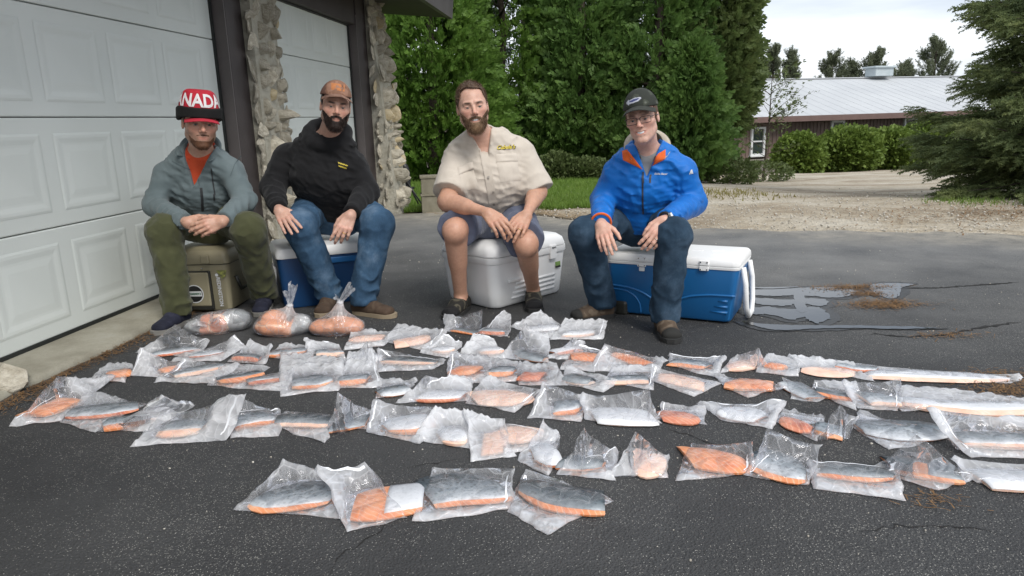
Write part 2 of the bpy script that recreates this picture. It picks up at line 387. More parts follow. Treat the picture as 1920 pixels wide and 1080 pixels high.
# stone pillars: mortar core with single stones set into it
def stone_mesh(seed):
    r = np.random.default_rng(seed); bm = bmesh.new(); bmesh.ops.create_icosphere(bm, subdivisions=3, radius=1)
    P = np.array([v.co for v in bm.verts]); 
    cuts = [nrm(r.normal(size=3)*np.array([1, .55, 1])) for _ in range(11)]
    for c in cuts:
        d = P@c; lim = .48+.30*r.random(); k = d > lim; P[k] -= np.outer(d[k]-lim, c)*.92
    P += .05*vnoise(P, 5, seed, 3)[:, None]*P
    for v, p in zip(bm.verts, P): v.co = Vector(p)
    me = bpy.data.meshes.new('stone'); bm.to_mesh(me); bm.free(); return me
STONES = [stone_mesh(100+i) for i in range(10)]
ST2 = []
for i in range(4):
    me = STONES[i].copy(); me.materials.append(m_stone2); ST2.append(me)
for me in STONES: me.materials.append(m_stone)
def pillar(s0, s1, prof, seed, label, zt=2.44, faces=('front', 'near', 'far')):
    r = np.random.default_rng(seed)
    # core: tapered block; prof(z) gives how far it stands out
    V = []; zs = np.linspace(-.05, zt, 14)
    for z in zs:
        e = prof(z); f = .25*(e-prof(zt))
        for (s_, o_) in ((s0-f*0, -.1), (s0-f*0, e), (s1+f, e), (s1+f, -.1)): V.append(tuple(Vector(W(s_, o_, z))-G0))
    F = []
    for i in range(len(zs)-1):
        for k in range(4): F.append([i*4+k, i*4+(k+1) % 4, i*4+4+(k+1) % 4, i*4+4+k])
    pl = mesh_np('stone_pillar', V, F, m_mort, garage); pl['label'] = label
    def put(c, sx, sz, face):
        me = ST2[r.integers(4)] if r.random() < .13 else STONES[r.integers(10)]
        o = link(bpy.data.objects.new('stone', me), pl); o.location = V3(c)-G0
        o.rotation_euler = (r.normal()*.12, r.normal()*.22, -GAZ+(0 if face == 'front' else math.pi/2)+r.normal()*.12)
        dp = .014+.014*r.random()**1.5
        o.scale = (sx, dp, sz)
    for face in faces:
        z = .04
        while z < zt-.03:
            hgt = .07+.11*r.random()**1.2; e = prof(z)
            wide = (s1-s0) if face == 'front' else e+.02
            a = .10 if face == 'near' else .0
            while a < wide:
                l = .10+.16*r.random()**1.2
                if a+l > wide+.05: l = max(.07, wide-a)
                zz = z+hgt/2+.02*r.normal()
                if face == 'front': c = W(s0+a+l/2, e-.006+.006*r.random(), zz)
                elif face == 'near': c = W(s0+.004, a+l/2, zz)
                else: c = W(s1+.25*(e-prof(zt))-.004, a+l/2, zz)
                put(c, l*.72, hgt*.74, face); a += l+.012
            z += hgt+.012
    return pl
pillar(2.52, 2.93, lambda z: .17+.05*math.exp(-z/.5), 11, 'stone pillar behind the shoulder of the man in the black hoodie', faces=('front', 'near', 'far'))
pillar(5.49, 5.96, lambda z: .16+.17*max(0, 1-z/2.3)**1.1, 12, 'flared stone pillar at the corner of the garage', faces=('front', 'near', 'far'))
pillar(-1.05, -.66, lambda z: .16+.10*math.exp(-z/.25), 13, 'stone pillar beside the white garage door', faces=('front', 'far'))
# the pale foot stone of the near pillar
o = link(bpy.data.objects.new('stone', STONES[2]), garage); o.location = V3(W(-.235, .25, .04))-G0; o.scale = (.13, .10, .105); o.rotation_euler = (.2, .1, .4)

# ------------------------------------------------------------------ far lodge
m_board = simple('brown_boards', (.14, .10, .085), (.20, .145, .12), .8, 3, 30, .3, .01)
m_metal = simple('white_metal_roof', (.40, .415, .43), (.46, .475, .485), .75, .5, 20, .08, .004)
m_fas2 = simple('lodge_fascia', (.13, .08, .07), (.16, .10, .088), .6, 3)
m_white = simple('white_paint', (.68, .70, .70), (.74, .75, .75), .5, 6, 50, .1)
m_glass = simple('window_glass', (.03, .04, .04), (.05, .07, .06), .06, 2, 10, 0, spec=.9)
m_lstone = simple('lodge_stone', (.22, .20, .17), (.36, .34, .29), .9, 2.5, 12, .7, .04)
LA = math.atan2(.255, .967); lodge = empty('lodge', (10.2, 31.7, -1.75), LA); tag(lodge, 'long brown boarded lodge with white metal roof', 'building')
L = 22.0
MB().box((L/2, 5.1, 1.25), (L, 10, 2.5)).build('wall', m_board, lodge)
mb = MB(); x = .0
rb = np.random.default_rng(5)
while x < L:
    mb.box((x, .085, 1.62), (.045, .03, 1.75)); x += .19
o = mb.build('batten', m_board, lodge); o['kind'] = 'stuff'
mb = MB(); mb.box((L/2, .06, .36), (L+.04, .10, .74), bevel=.01); mb.build('stone_base', m_lstone, lodge)
MB().box((L/2, .03, .75), (L+.06, .17, .06)).build('ledge', m_lstone, lodge)
def roofpt(u, v): return (u, -.55+v*6.1, 2.58+v*1.86)
mb = MB(); V = [roofpt(-.5, 0), roofpt(L+.5, 0), roofpt(L+.5, 1), roofpt(-.5, 1)]
V2 = [(-.5, 11.6, 2.55), (L+.5, 11.6, 2.55)]
mb.add(V+V2, [[0, 1, 2, 3], [3, 2, 5, 4]]); rf = mb.build('roof', m_metal, lodge)
for x_ in (.0, L): MB().add([(x_, .1, 2.5), (x_, 10.1, 2.5), (x_, 5.55, 4.36)], [[0, 1, 2]]).build('gable', m_board, lodge)
mb = MB(); x = -.45
while x < L+.5:
    a = np.array(roofpt(x, 0)); b_ = np.array(roofpt(x, 1)); mb.tube([a+[0, 0, .012], b_+[0, 0, .0005]], .0035, 4); x += .6
o = mb.build('roof_rib', m_metal, rf); o['kind'] = 'stuff'
MB().box((L/2, 5.55, 4.46), (L+1, .3, .05)).build('ridge_cap', m_metal, rf)
MB().box((L/2, -.56, 2.48), (L+1, .05, .24)).build('fascia', m_fas2, lodge)
MB().box((L/2, -.25, 2.40), (L+.9, .6, .03)).build('soffit', m_fas2, lodge)
m_vent = simple('vent_metal', (.36, .42, .44), (.45, .5, .52), .5, 3)
mb = MB().box((11.7, 5.3, 4.72), (1.15, .8, .44), bevel=.03); mb.box((11.7, 5.3, 4.97), (1.4, 1.0, .1), bevel=.03); mb.build('roof_vent', m_vent, rf)
def window(x, z, w_, h_):
    mb = MB()
    for (cx, cz, sx, sz) in ((x-w_/2, z, .09, h_+.09), (x+w_/2, z, .09, h_+.09)): mb.box((cx, .045, cz), (sx, .12, sz))
    for (cz, sz) in ((z-h_/2, .09), (z+h_/2, .09), (z, .06)): mb.box((x, .043, cz), (w_-.09, .11, sz))
    f = mb.build('window', m_white, lodge)
    for dz in (-1, 1): MB().box((x, .075, z+dz*h_/4), (w_-.08, .03, h_/2-.05)).build('pane', m_glass, f)
    MB().box((x, -.0, z-h_/2-.07), (w_+.2, .2, .05)).build('sill', m_white, f)
for x_ in (.9, 5.0, 9.0, 13.2): window(x_, 1.55 if x_ < 3 else 1.72, .62, 1.15)
# ------------------------------------------------------------------ plants
def mat_leaf(name, c1, c2, c3, rough=.55, scale=1.3, trans=.25):
    m, t, b = newmat(name); v = coords(t)
    c = ramp(t, noise(t, v, scale, 4, .6), [(.30, c1), (.52, c2), (.74, c3)])
    c = mixc(t, .35, c, ramp(t, noise(t, v, 21, 2), [(.3, tuple(x*.7 for x in c1)), (.7, c3)]))
    t.links.new(c, b.inputs['Base Color']); b.inputs['Roughness'].default_value = rough; b.inputs['Specular IOR Level'].default_value = .3
    tr = nd(t, 'ShaderNodeBsdfTranslucent'); t.links.new(c, tr.inputs['Color'])
    mx_ = nd(t, 'ShaderNodeMixShader'); mx_.inputs['Fac'].default_value = trans
    t.links.new(b.outputs['BSDF'], mx_.inputs[1]); t.links.new(tr.outputs['BSDF'], mx_.inputs[2])
    t.links.new(mx_.outputs['Shader'], t.nodes['Material Output'].inputs['Surface']); return m
m_bark = simple('bark', (.055, .042, .032), (.10, .08, .062), .95, 12, 30, .8, .02)
m_cedA = mat_leaf('cedar_leaf', (.072, .152, .028), (.14, .255, .046), (.23, .36, .07), trans=.45)
m_cedB = mat_leaf('dark_cedar_leaf', (.075, .155, .042), (.135, .24, .06), (.215, .325, .085), trans=.45)
m_cedC = mat_leaf('olive_cedar_leaf', (.066, .112, .036), (.118, .17, .052), (.195, .225, .08), trans=.45)
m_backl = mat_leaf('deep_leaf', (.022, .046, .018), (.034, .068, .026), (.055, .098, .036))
m_shrub = mat_leaf('shrub_leaf', (.085, .14, .024), (.14, .21, .038), (.21, .28, .06), scale=2.5)
m_spr = mat_leaf('spruce_needle', (.105, .155, .072), (.18, .23, .098), (.30, .33, .125), scale=2.2, trans=.45)
m_pine = mat_leaf('pine_needle', (.12, .145, .085), (.16, .185, .11), (.21, .23, .14))
m_sap = mat_leaf('sapling_leaf', (.07, .11, .03), (.11, .15, .05), (.17, .20, .08), scale=4)

def spray_template(n=9, length=.30, leaf=.11, width=.028, seed=0, flat=.25):
    """flat fan of narrow leaflets along a rib: lies in XY, points to +Y"""
    r = np.random.default_rng(seed); V = []; F = []
    for i in range(n):
        t = (i+.6)/n; side = 1 if i % 2 else -1
        if i == n-1: ang = 0
        else: ang = side*(R(38)+R(20)*r.random())*(1-.4*t)
        b = np.array([0, length*t*.85, flat*.02*r.normal()]); d = np.array([math.sin(ang), math.cos(ang), flat*r.normal()*.6]); l = leaf*(1.1-.45*t)*(.8+.4*r.random())
        p = np.array([math.cos(ang), -math.sin(ang), flat*r.normal()])*width*(.7+.5*r.random())
        k = len(V); V += [b, b+d*l*.45+p, b+d*l, b+d*l*.5-p]; F += [[k, k+1, k+2], [k, k+2, k+3]]
    return np.array(V), np.array(F)
def scatter(tmpl, P, D, N, S):
    """copies of a template at P, its +Y along D, its +Z near N, scaled S -> arrays"""
    V, F = tmpl
    D = D/np.linalg.norm(D, axis=1, keepdims=True); X = np.cross(D, N); X /= np.linalg.norm(X, axis=1, keepdims=True)+1e-9; Z = np.cross(X, D)
    Q = (V[None, :, 0:1]*X[:, None]+V[None, :, 1:2]*D[:, None]+V[None, :, 2:3]*Z[:, None])*S[:, None, None]+P[:, None]
    n = len(P); Fo = (F[None]+(np.arange(n)*len(V))[:, None, None]).reshape(-1, 3)
    return Q.reshape(-1, 3), Fo
def join(parts):
    Vs, Fs, b = [], [], 0
    for V, F in parts: Vs.append(V); Fs.append(F+b); b += len(V)
    return np.concatenate(Vs), np.concatenate(Fs)
CED = [spray_template(10, .30, .115, .026, s) for s in range(3)]
def trunk(parent, h, r0, seed, limbs=8, lo=.15, reach=.9, z0=0.0):
    r = np.random.default_rng(seed); mb = MB()
    pts = [np.array([.05*r.normal()*(k > 0), .05*r.normal()*(k > 0), -.1+(h+.1)*k/7]) for k in range(8)]
    mb.tube(pts, [r0*(1-.9*k/7)*(1.35 if k == 0 else 1) for k in range(8)], 9)
    for i in range(limbs):
        z = h*(lo+(.85-lo)*(i+r.random())/limbs); a = r.random()*6.28; l = reach*(1-z/h*.7)
        c = np.array([0, 0, z]); d = np.array([math.cos(a), math.sin(a), .35])
        mb.tube([c, c+d*l*.5, c+d*l+np.array([0, 0, .1*l])], [r0*.35*(1-z/h)+.012, r0*.2*(1-z/h)+.008, .004], 6)
    return mb.build('trunk', m_bark, parent, 'all')
def cedar(x, y, h, rad, mat, seed, n, label, group='cedars beside the lawn', lobes=1, z0=.15, squash=1.0, tips=.75, gap=-.25):
    z = float(terrain(x, y))-.03; t = empty('cedar_tree', (x, y, z)); tag(t, label, 'tree', group)
    trunk(t, h*.9, .05+.018*h, seed, 12, .08, rad*.8)
    r = np.random.default_rng(seed)
    P = []
    while sum(map(len, P)) < n:
        k = n
        zz = z0+(h-z0)*r.random(k)**1.15; a = r.random(k)*6.283
        u = (zz-z0)/(h-z0); prof = np.minimum(1, (u+.04)*7)**.6*(1-u**1.7)**.75
        rr = rad*prof*(.45+.58*r.random(k)**.5)
        p = np.c_[rr*np.cos(a)*squash, rr*np.sin(a), zz]
        nz = vnoise(p*np.array([1, 1, .7]), 2.9/rad, seed, 2)
        p[:, :2] *= (1+.30*nz)[:, None]
        P.append(p[nz > gap+.5*(r.random(k)-.5)])
    P = np.concatenate(P)[:n]
    o = P.copy(); o[:, 2] = 0; o /= np.linalg.norm(o, axis=1, keepdims=True)+1e-6
    D = o*(.6+.5*r.random((n, 1)))+r.normal(size=(n, 3))*.42; D[:, 2] += .30+tips*.25*r.normal(size=n)
    N = np.cross(D, np.array([0, 0, 1.0]))+r.normal(size=(n, 3))*.5
    S = (.75+.6*r.random(n))
    parts = []
    for k in range(3):
        s_ = slice(k, None, 3); parts.append(scatter(CED[k], P[s_], D[s_], N[s_], S[s_]))
    V, F = join(parts); mesh_np('crown', V, F, mat, t); return t
cedar(-1.55, 15.8, 6.2, 1.45, m_cedA, 21, 7500, 'bright green cedar just behind the corner of the garage')
cedar(-3.6, 17.0, 6.6, 1.5, m_cedA, 22, 3500, 'bright green cedar mostly hidden behind the garage corner')
cedar(-.1, 17.6, 7.0, 1.5, m_cedA, 33, 6000, 'mid green cedar second from the garage corner')
cedar(1.75, 17.2, 6.8, 1.35, m_cedB, 24, 7000, 'dark cedar with drooping fans above the small lawn shrubs')
cedar(3.35, 16.6, 7.2, 1.40, m_cedB, 25, 7500, 'dense dark cedar behind the man in the blue jacket')
cedar(4.62, 17.0, 7.6, 1.12, m_cedC, 26, 7000, 'olive tinged cedar at the open end of the row, beside the lodge', z0=1.1)
cedar(3.95, 15.6, 2.9, .85, m_cedB, 28, 3000, 'low leafy cedar at the foot of the olive tinged cedar')
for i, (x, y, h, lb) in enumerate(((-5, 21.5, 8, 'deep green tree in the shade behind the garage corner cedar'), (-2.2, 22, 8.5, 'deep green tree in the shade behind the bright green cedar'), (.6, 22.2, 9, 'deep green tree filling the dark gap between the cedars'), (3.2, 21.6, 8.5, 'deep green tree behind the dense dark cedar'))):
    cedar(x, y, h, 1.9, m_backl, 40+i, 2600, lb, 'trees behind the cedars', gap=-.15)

# rounded shrubs
SHR = spray_template(7, .16, .09, .024, 8, .6)
def shrub(x, y, rx, rz, mat, seed, n, label, group, scale=1.0, name='round_shrub', zoff=0.0):
    z = float(terrain(x, y))-.02+zoff; t = empty(name, (x, y, z)); tag(t, label, 'shrub', group)
    r = np.random.default_rng(seed)
    mb = MB()
    for k in range(6):
        a = r.random()*6.28; d = np.array([math.cos(a)*.45*rx, math.sin(a)*.45*rx, rz*1.1]); mb.tube([[0, 0, -.05], d*.5, d], [.03*scale, .02*scale, .008*scale], 6)
    mb.build('stem', m_bark, t)
    d = nrm(r.normal(size=3)); P = r.normal(size=(n, 3)); P /= np.linalg.norm(P, axis=1, keepdims=True)
    k = vnoise(P, 3.4, seed, 2); rad = (.72+.30*r.random(n)**.4)*(1+.17*k)
    Q = P*rad[:, None]*np.array([rx, rx, rz]); Q[:, 2] = np.abs(Q[:, 2]+rz*.86)+.04*scale
    D = P+r.normal(size=(n, 3))*.55; D[:, 2] += .25
    V, F = scatter(SHR, Q, D, r.normal(size=(n, 3)), (.8+.7*r.random(n))*scale*1.5)
    mesh_np('foliage', V, F, mat, t); return t
def lod(u, v): # position on the lodge's front strip
    return at(u, v, 30.3)
for i, (u, Y, rx, rz, lb) in enumerate(((1497, 29.9, .80, .74, 'small round shrub beside the lodge window with the white frame'),
        (1588, 30.6, 1.12, .88, 'broad round shrub second from the lodge window'), (1672, 31.8, 1.08, .88, 'broad round shrub third from the lodge window'),
        (1732, 32.6, 1.05, .98, 'tall round shrub in front of the lodge, fourth from its window'), (1792, 33.3, 1.1, .80, 'low round shrub half hidden by the spruce'),
        (1856, 33.8, 1.1, .78, 'low round shrub behind the spruce boughs'))):
    p = at(u, 300, Y); shrub(p[0], Y, rx, rz, m_shrub, 60+i, 2600, lb, 'round shrubs along the lodge', 1.0)
for i, (u, Y, rx, rz, lb) in enumerate(((1045, 14.6, .34, .24, 'small pale green shrub on the far side of the lawn'), (1100, 14.6, .42, .17, 'low spreading shrub under the dark cedars'),
        (1372, 15.5, .55, .26, 'grey green scrub at the foot of the end cedar'), (1425, 19.5, .8, .26, 'sparse scrub between the cedars and the lodge'))):
    p = at(u, 300, Y); shrub(p[0], Y, rx, rz, m_sap, 70+i, 900 if i < 2 else 420, lb, 'low shrubs under the cedars', .42, 'low_shrub')
# thin sapling with pale leaves in front of the lodge end
def sapling(x, y, h, seed, label):
    z = float(terrain(x, y)); t = empty('sapling', (x, y, z)); tag(t, label, 'tree')
    r = np.random.default_rng(seed); mb = MB(); P = []; D = []
    mb.tube([[0, 0, -.1], [.1, 0, h*.5], [.15, .1, h]], [.04, .025, .006], 6)
    for k in range(26):
        zz = h*(.2+.78*r.random()); a = r.random()*6.28; l = .5+.7*r.random(); d = np.array([math.cos(a), math.sin(a), .25+.5*r.random()])
        b = np.array([.12*zz/h, 0, zz]); mb.tube([b, b+d*l*.6, b+d*l], [.010, .006, .003], 4)
        for j in range(22):
            P.append(b+d*l*(.25+.8*r.random())+r.normal(size=3)*.07); D.append(d+r.normal(size=3)*.8)
    mb.build('trunk', m_bark, t)
    V, F = scatter(spray_template(3, .08, .07, .018, 3, .6), np.array(P), np.array(D), r.normal(size=(len(P), 3)), .8+.5*r.random(len(P)))
    mesh_np('crown', V, F, m_sap, t)
p = at(1432, 300, 20.5); sapling(p[0], 20.5, 2.9, 5, 'thin sapling with scattered pale leaves before the lodge roof')

# the big spruce at the edge of the drive
def needle_twig(seed, n=26, L=.20, nl=.030, wd=.0035):
    r = np.random.default_rng(seed); V = []; F = []
    for i in range(n):
        t = (i+.5)/n; a = r.random()*6.28; el = R(50)+R(20)*r.random()
        b = np.array([0, L*t, 0]); d = np.array([math.cos(a)*math.sin(el), math.cos(el), math.sin(a)*math.sin(el)*.55]); s = nrm(np.cross(d, r.normal(size=3)))*wd
        k = len(V); l = nl*(1.15-.4*t)*(.8+.4*r.random()); V += [b-s, b+s, b+d*l]; F += [[k, k+1, k+2]]
    return np.array(V), np.array(F)
TW = [needle_twig(i, 38, .22, .046, .0066) for i in range(3)]
def spruce(x, y, h, rad, seed, label, nb):
    z = float(terrain(x, y))-.02; t = empty('spruce_tree', (x, y, z)); tag(t, label, 'tree')
    r = np.random.default_rng(seed); trunk(t, h, .16, seed, 0)
    mb = MB(); P = []; D = []; N = []
    for i in range(nb):
        u0 = (i+r.random())/nb; zz = .42+(h-.5)*u0**1.9; u = zz/h; a = r.random()*6.283
        l = rad*(1-u*.9)*(.72+.36*r.random()); d = np.array([math.cos(a), math.sin(a), 0])
        droop = -.30*(1-u)+.10+.16*r.normal(); up = .14+.08*r.normal()
        b0 = np.array([0, 0, zz])
        def pt(s): return b0+d*l*s+np.array([0, 0, l*(droop*s+up*s*s)])
        mb.tube([pt(0), pt(.35), pt(.7), pt(1)], [.022*(1-u)+.006, .014*(1-u)+.005, .008, .003], 5, cap=False)
        side = np.array([-d[1], d[0], 0]); m = int(26+46*l)
        for j in range(m):
            s = .18+.82*r.random()**.75; q = pt(s); sd = side*(1 if r.random() < .5 else -1); w_ = .32*l*(1.1-s)*r.random()
            dd = d*(.75+.3*r.random())+sd*(.75*(1.15-s)+.15*r.normal())+np.array([0, 0, -.26+.24*r.normal()])
            P.append(q+sd*w_+np.array([0, 0, -.10*w_+.02*r.normal()])); D.append(dd); N.append([.5*r.normal(), .5*r.normal(), 1])
    mb.build('branch', m_bark, t)
    P = np.array(P); D = np.array(D); N = np.array(N); S = .8+.55*r.random(len(P)); parts = []
    for k in range(3): parts.append(scatter(TW[k], P[k::3], D[k::3], N[k::3], S[k::3]))
    V, F = join(parts); mesh_np('crown', V, F, m_spr, t)
spruce(7.28, 8.7, 12.0, 2.05, 81, 'large spruce with sweeping boughs at the edge of the gravel drive', 430)

# pines far behind the lodge
def pine(u, Y, top, rad, seed, label, nb=40):
    p = at(u, 200, Y); x = p[0]; z = -1.8; zt = at(u, top, Y)[2]; h = zt-z
    t = empty('pine_tree', (x, Y, z)); tag(t, label, 'tree', 'pines beyond the lodge')
    r = np.random.default_rng(seed); mb = MB(); mb.tube([[0, 0, 0], [0, 0, h*.6], [0, 0, h]], [.2, .12, .02], 6); mb.build('trunk', m_bark, t)
    P = []; D = []
    for i in range(nb):
        u_ = .35+.65*(i/nb); a = r.random()*6.28; l = rad*(1.12-u_)*1.25*(.6+.5*r.random()); b = np.array([0, 0, h*u_]); d = np.array([math.cos(a), math.sin(a), .9+.7*r.random()])
        for j in range(14):
            s = .3+.75*r.random(); P.append(b+d*l*s+r.normal(size=3)*.07); D.append(d*.5+np.array([0, 0, .9])+r.normal(size=3)*.35)
    V, F = scatter(needle_twig(9, 30, .42, .19, .016), np.array(P), np.array(D), r.normal(size=(len(P), 3)), .8+.6*r.random(len(P)))
    mesh_np('crown', V, F, m_pine, t)
for i, (u, Y, top, rad, lb) in enumerate(((1416, 50, 120, .9, 'small pine top showing over the lodge ridge by the cedar'), (1446, 52, 96, 1.3, 'tall twin pine with the higher leader over the lodge'), (1478, 52, 106, 1.0, 'tall twin pine with the lower leader over the lodge'),
        (1556, 55, 112, 1.7, 'broad pine top over the middle of the lodge ridge'), (1590, 56, 128, 1.4, 'low pine top beside the broad one over the ridge'), (1638, 54, 106, 1.7, 'pine right beside the roof vent'),
        (1690, 56, 130, 1.6, 'low pine top past the roof vent'), (1745, 50, 86, 1.9, 'large pine rising behind the spruce boughs'))):
    pine(u, Y, top, rad, 90+i, lb, 46)

# grass: blades on the lawn, weeds at the gravel's edge
m_blade = mat_leaf('grass_blade', (.11, .20, .03), (.16, .27, .045), (.24, .32, .07), scale=3, trans=.35)
m_dry = mat_leaf('dry_grass', (.22, .19, .07), (.30, .26, .11), (.24, .24, .08), scale=3, trans=.3)
def blades(name, P, hgt, wd, mat, label, cat, seed=1):
    r = np.random.default_rng(seed); n = len(P); a = r.random(n)*6.28; s = np.c_[np.cos(a), np.sin(a), np.zeros(n)]*wd*(.6+.8*r.random((n, 1)))
    tip = P+np.c_[r.normal(size=(n, 2))*.4*hgt, hgt*(.5+.8*r.random(n))]
    V = np.stack([P-s, P+s, tip], 1).reshape(-1, 3); o = mesh_np(name, V, np.arange(3*n).reshape(-1, 3), mat); tag(o, label, cat, kind='stuff'); return o
r = np.random.default_rng(2); n = 60000
x = -2.6+4.9*r.random(n); lo_ = np.array([lawn_lo(q) for q in x]); hi_ = np.array([lawn_hi(q) for q in x]); y = lo_+(hi_-lo_)*r.random(n)**1.7
P = np.c_[x, y, terrain(x, y)-.02]; blades('grass', P, .075, .007, m_blade, 'short mown green grass covering the lawn', 'grass')
n = 1200; cx = np.r_[np.full(n//2, 2.9), 4.4+3.6*r.random(n-n//2)]+r.normal(size=n)*.5; cy = np.r_[np.full(n//2, 10.5)+r.normal(size=n//2)*.7, 24+r.normal(size=n-n//2)*1.5]
P = np.c_[cx, cy, terrain(cx, cy)-.02]; blades('dry_weeds', P, .07, .012, m_dry, 'thin yellowed grass on the gravel drive', 'grass', 3)
n = 500; cx = 5.25+r.normal(size=n)*.22; cy = 8.05+r.normal(size=n)*.2; P = np.c_[cx, cy, terrain(cx, cy)-.02]; blades('grass_tuft', P, .06, .006, m_blade, 'green grass at the foot of the spruce', 'grass', 4)
# leaf litter and needles
m_lit = simple('needle_litter', (.10, .052, .020), (.24, .135, .055), .9, 30, 50, 0)
m_lit2 = simple('pale_litter', (.20, .13, .07), (.42, .34, .22), .9, 30, 50, 0)
def litter(name, P, L_, wd, mat, label, seed):
    r = np.random.default_rng(seed); n = len(P); a = r.random(n)*6.28; d = np.c_[np.cos(a), np.sin(a), r.normal(size=n)*.18]*L_*(.5+r.random((n, 1))); s = np.c_[-np.sin(a), np.cos(a), np.zeros(n)]*wd*(.6+.8*r.random((n, 1)))
    V = np.stack([P-d-s, P+d-s*.6, P+d*1.05+s*.6, P-d+s], 1).reshape(-1, 3); o = mesh_np(name, V, np.arange(4*n).reshape(-1, 4), mat); tag(o, label, 'litter', kind='stuff')
r = np.random.default_rng(6); n = 2600; s_ = -.9+3.2*r.random(n); o_ = .345+np.abs(r.normal(size=n))*.035*(1+.8*np.sin(s_*4)**2)
P = np.array([W(a, b_, .004+.008*q) for a, b_, q in zip(s_, o_, r.random(n))]); litter('apron_litter', P, .011, .0018, m_lit, 'brown needles swept along the edge of the concrete apron', 1)
def patch(cx, cy, sx, sy, n, seed):
    r = np.random.default_rng(seed); g = gz(cx, cy); return np.c_[g[0]+r.normal(size=n)*sx, g[1]+r.normal(size=n)*sy, .004+.008*r.random(n)]
P = np.concatenate([patch(1660, 572, .10, .05, 1000, 1), patch(1600, 540, .12, .035, 700, 2), patch(1625, 552, .06, .04, 350, 6)]); litter('puddle_litter', P, .012, .0016, m_lit, 'orange needles drifted beside the puddle', 2)
P = np.concatenate([patch(1895, 733, .09, .05, 420, 3), patch(1880, 705, .12, .03, 260, 4), patch(1780, 630, .1, .03, 160, 5), patch(1760, 940, .05, .03, 50, 7), patch(1905, 800, .05, .04, 130, 8)]); litter('asphalt_litter', P, .011, .0016, m_lit, 'rusty needles scattered by the long white fillets', 3)
n = 2000; cx = 5.2+r.normal(size=n)*.95; cy = 7.0+r.normal(size=n)*.42; P = np.c_[cx, cy, terrain(cx, cy)+.004]; litter('drive_litter', P, .022, .005, m_lit, 'rust brown litter on the drive under the spruce', 4)
n = 2500; cx = .1+1.5*r.random(n); cy = np.array([float(edge_y(q)) for q in cx])+.12+np.abs(r.normal(size=n))*.25; P = np.c_[cx, cy, terrain(cx, cy)+.004]; litter('lawn_edge_litter', P, .02, .005, m_lit2, 'pale leaf litter between asphalt and lawn', 5)
# loose stones on the drive
ico = STONES[4]; iv = np.array([v.co for v in ico.vertices]); iff = np.array([list(p.vertices) for p in ico.polygons])
def pebbles(name, P, S, mat, label, seed):
    r = np.random.default_rng(seed); n = len(P); bm = bmesh.new(); bmesh.ops.create_icosphere(bm, subdivisions=1, radius=1); v = np.array([q.co for q in bm.verts]); f = np.array([[q.index for q in p.verts] for p in bm.faces]); bm.free()
    V = (v[None]*(.6+.8*r.random((n, 1, 3)))*S[:, None, None])+P[:, None]; Fo = (f[None]+(np.arange(n)*len(v))[:, None, None]).reshape(-1, 3)
    o = mesh_np(name, V.reshape(-1, 3), Fo, mat); tag(o, label, 'gravel', kind='stuff')
m_peb = simple('pebble', (.30, .27, .22), (.55, .52, .46), .9, 40, 60, .3)
n = 3500; cx = .2+9*r.random(n)**1.2; e = np.array([float(edge_y(q)) for q in cx]); cy = e-.05+np.abs(r.normal(size=n))*2.4; P = np.c_[cx, cy, terrain(cx, cy)]; pebbles('loose_gravel', P, .004+.009*r.random(n)**2, m_peb, 'pale loose stones on the gravel drive', 5)
n = 700; cx = -1.2+4.2*r.random(n); cy = 1.5+5*r.random(n); P = np.c_[cx, cy, np.full(n, .001)]; pebbles('grit', P, .0015+.003*r.random(n)**3, m_peb, 'tiny pale grit lying on the asphalt', 6)
# ------------------------------------------------------------------ soft solids: distance fields meshed with surface nets
def dcap(P, a, b, ra, rb=None):
    rb = ra if rb is None else rb; a = np.asarray(a, np.float32); b = np.asarray(b, np.float32); ba = b-a; pa = P-a
    h = np.clip(pa@ba/max(1e-9, float(ba@ba)), 0, 1); return np.linalg.norm(pa-h[:, None]*ba, axis=1)-(ra+(rb-ra)*h)
def dlimb(P, a, b, ra, rb, amp=0.0, lam=.05, seed=0, end=.6, flat=None):
    """tapered limb with broken, wandering folds; end=1 gathers them towards b"""
    a = np.asarray(a, np.float32); b = np.asarray(b, np.float32); ba = b-a; L = float(np.linalg.norm(ba)); pa = P-a
    h = np.clip(pa@ba/(L*L), 0, 1); q = pa-h[:, None]*ba; d = np.linalg.norm(q, axis=1)-(ra+(rb-ra)*h)
    if amp:
        ax = ba/L; u = np.cross(ax, [.3, .9, .2]); u /= np.linalg.norm(u); v = np.cross(ax, u); th = np.arctan2(q@v, q@u)
        n1 = vnoise(P, 17, seed, 2); n2 = vnoise(P, 52, seed+3, 1); n3 = vnoise(P, 24, seed+8, 1)
        w_ = np.abs(np.sin(3.1416*h*L/lam+3.4*n1+1.3*np.sin(th+seed)+.8*np.sin(2*th-seed))); w_ = 1-2*w_**.75
        wt = (1-end)*.8+end*np.clip((h-.45)/.5, 0.04, 1)**1.2
        d = d-amp*w_*wt*np.clip(.55+.9*n3, 0.05, 1.3)-amp*.45*n2
    return d
def doval(P, a, b, w_, l0, d0, l1, d1):
    a = np.asarray(a, np.float32); b = np.asarray(b, np.float32); ba = b-a; L = float(np.linalg.norm(ba)); ax = ba/L; w_ = np.asarray(w_, np.float32); w_ = w_-ax*(w_@ax); w_ /= np.linalg.norm(w_); y = np.cross(ax, w_)
    pa = P-a; hh = pa@ax/L; h = np.clip(hh, 0, 1); rl = l0+(l1-l0)*h; rd = d0+(d1-d0)*h; ex = (hh-h)*L
    q = np.sqrt((pa@w_/rl)**2+(pa@y/rd)**2+(ex/np.minimum(rl, rd))**2+1e-9); return (q-1)*np.minimum(rl, rd)
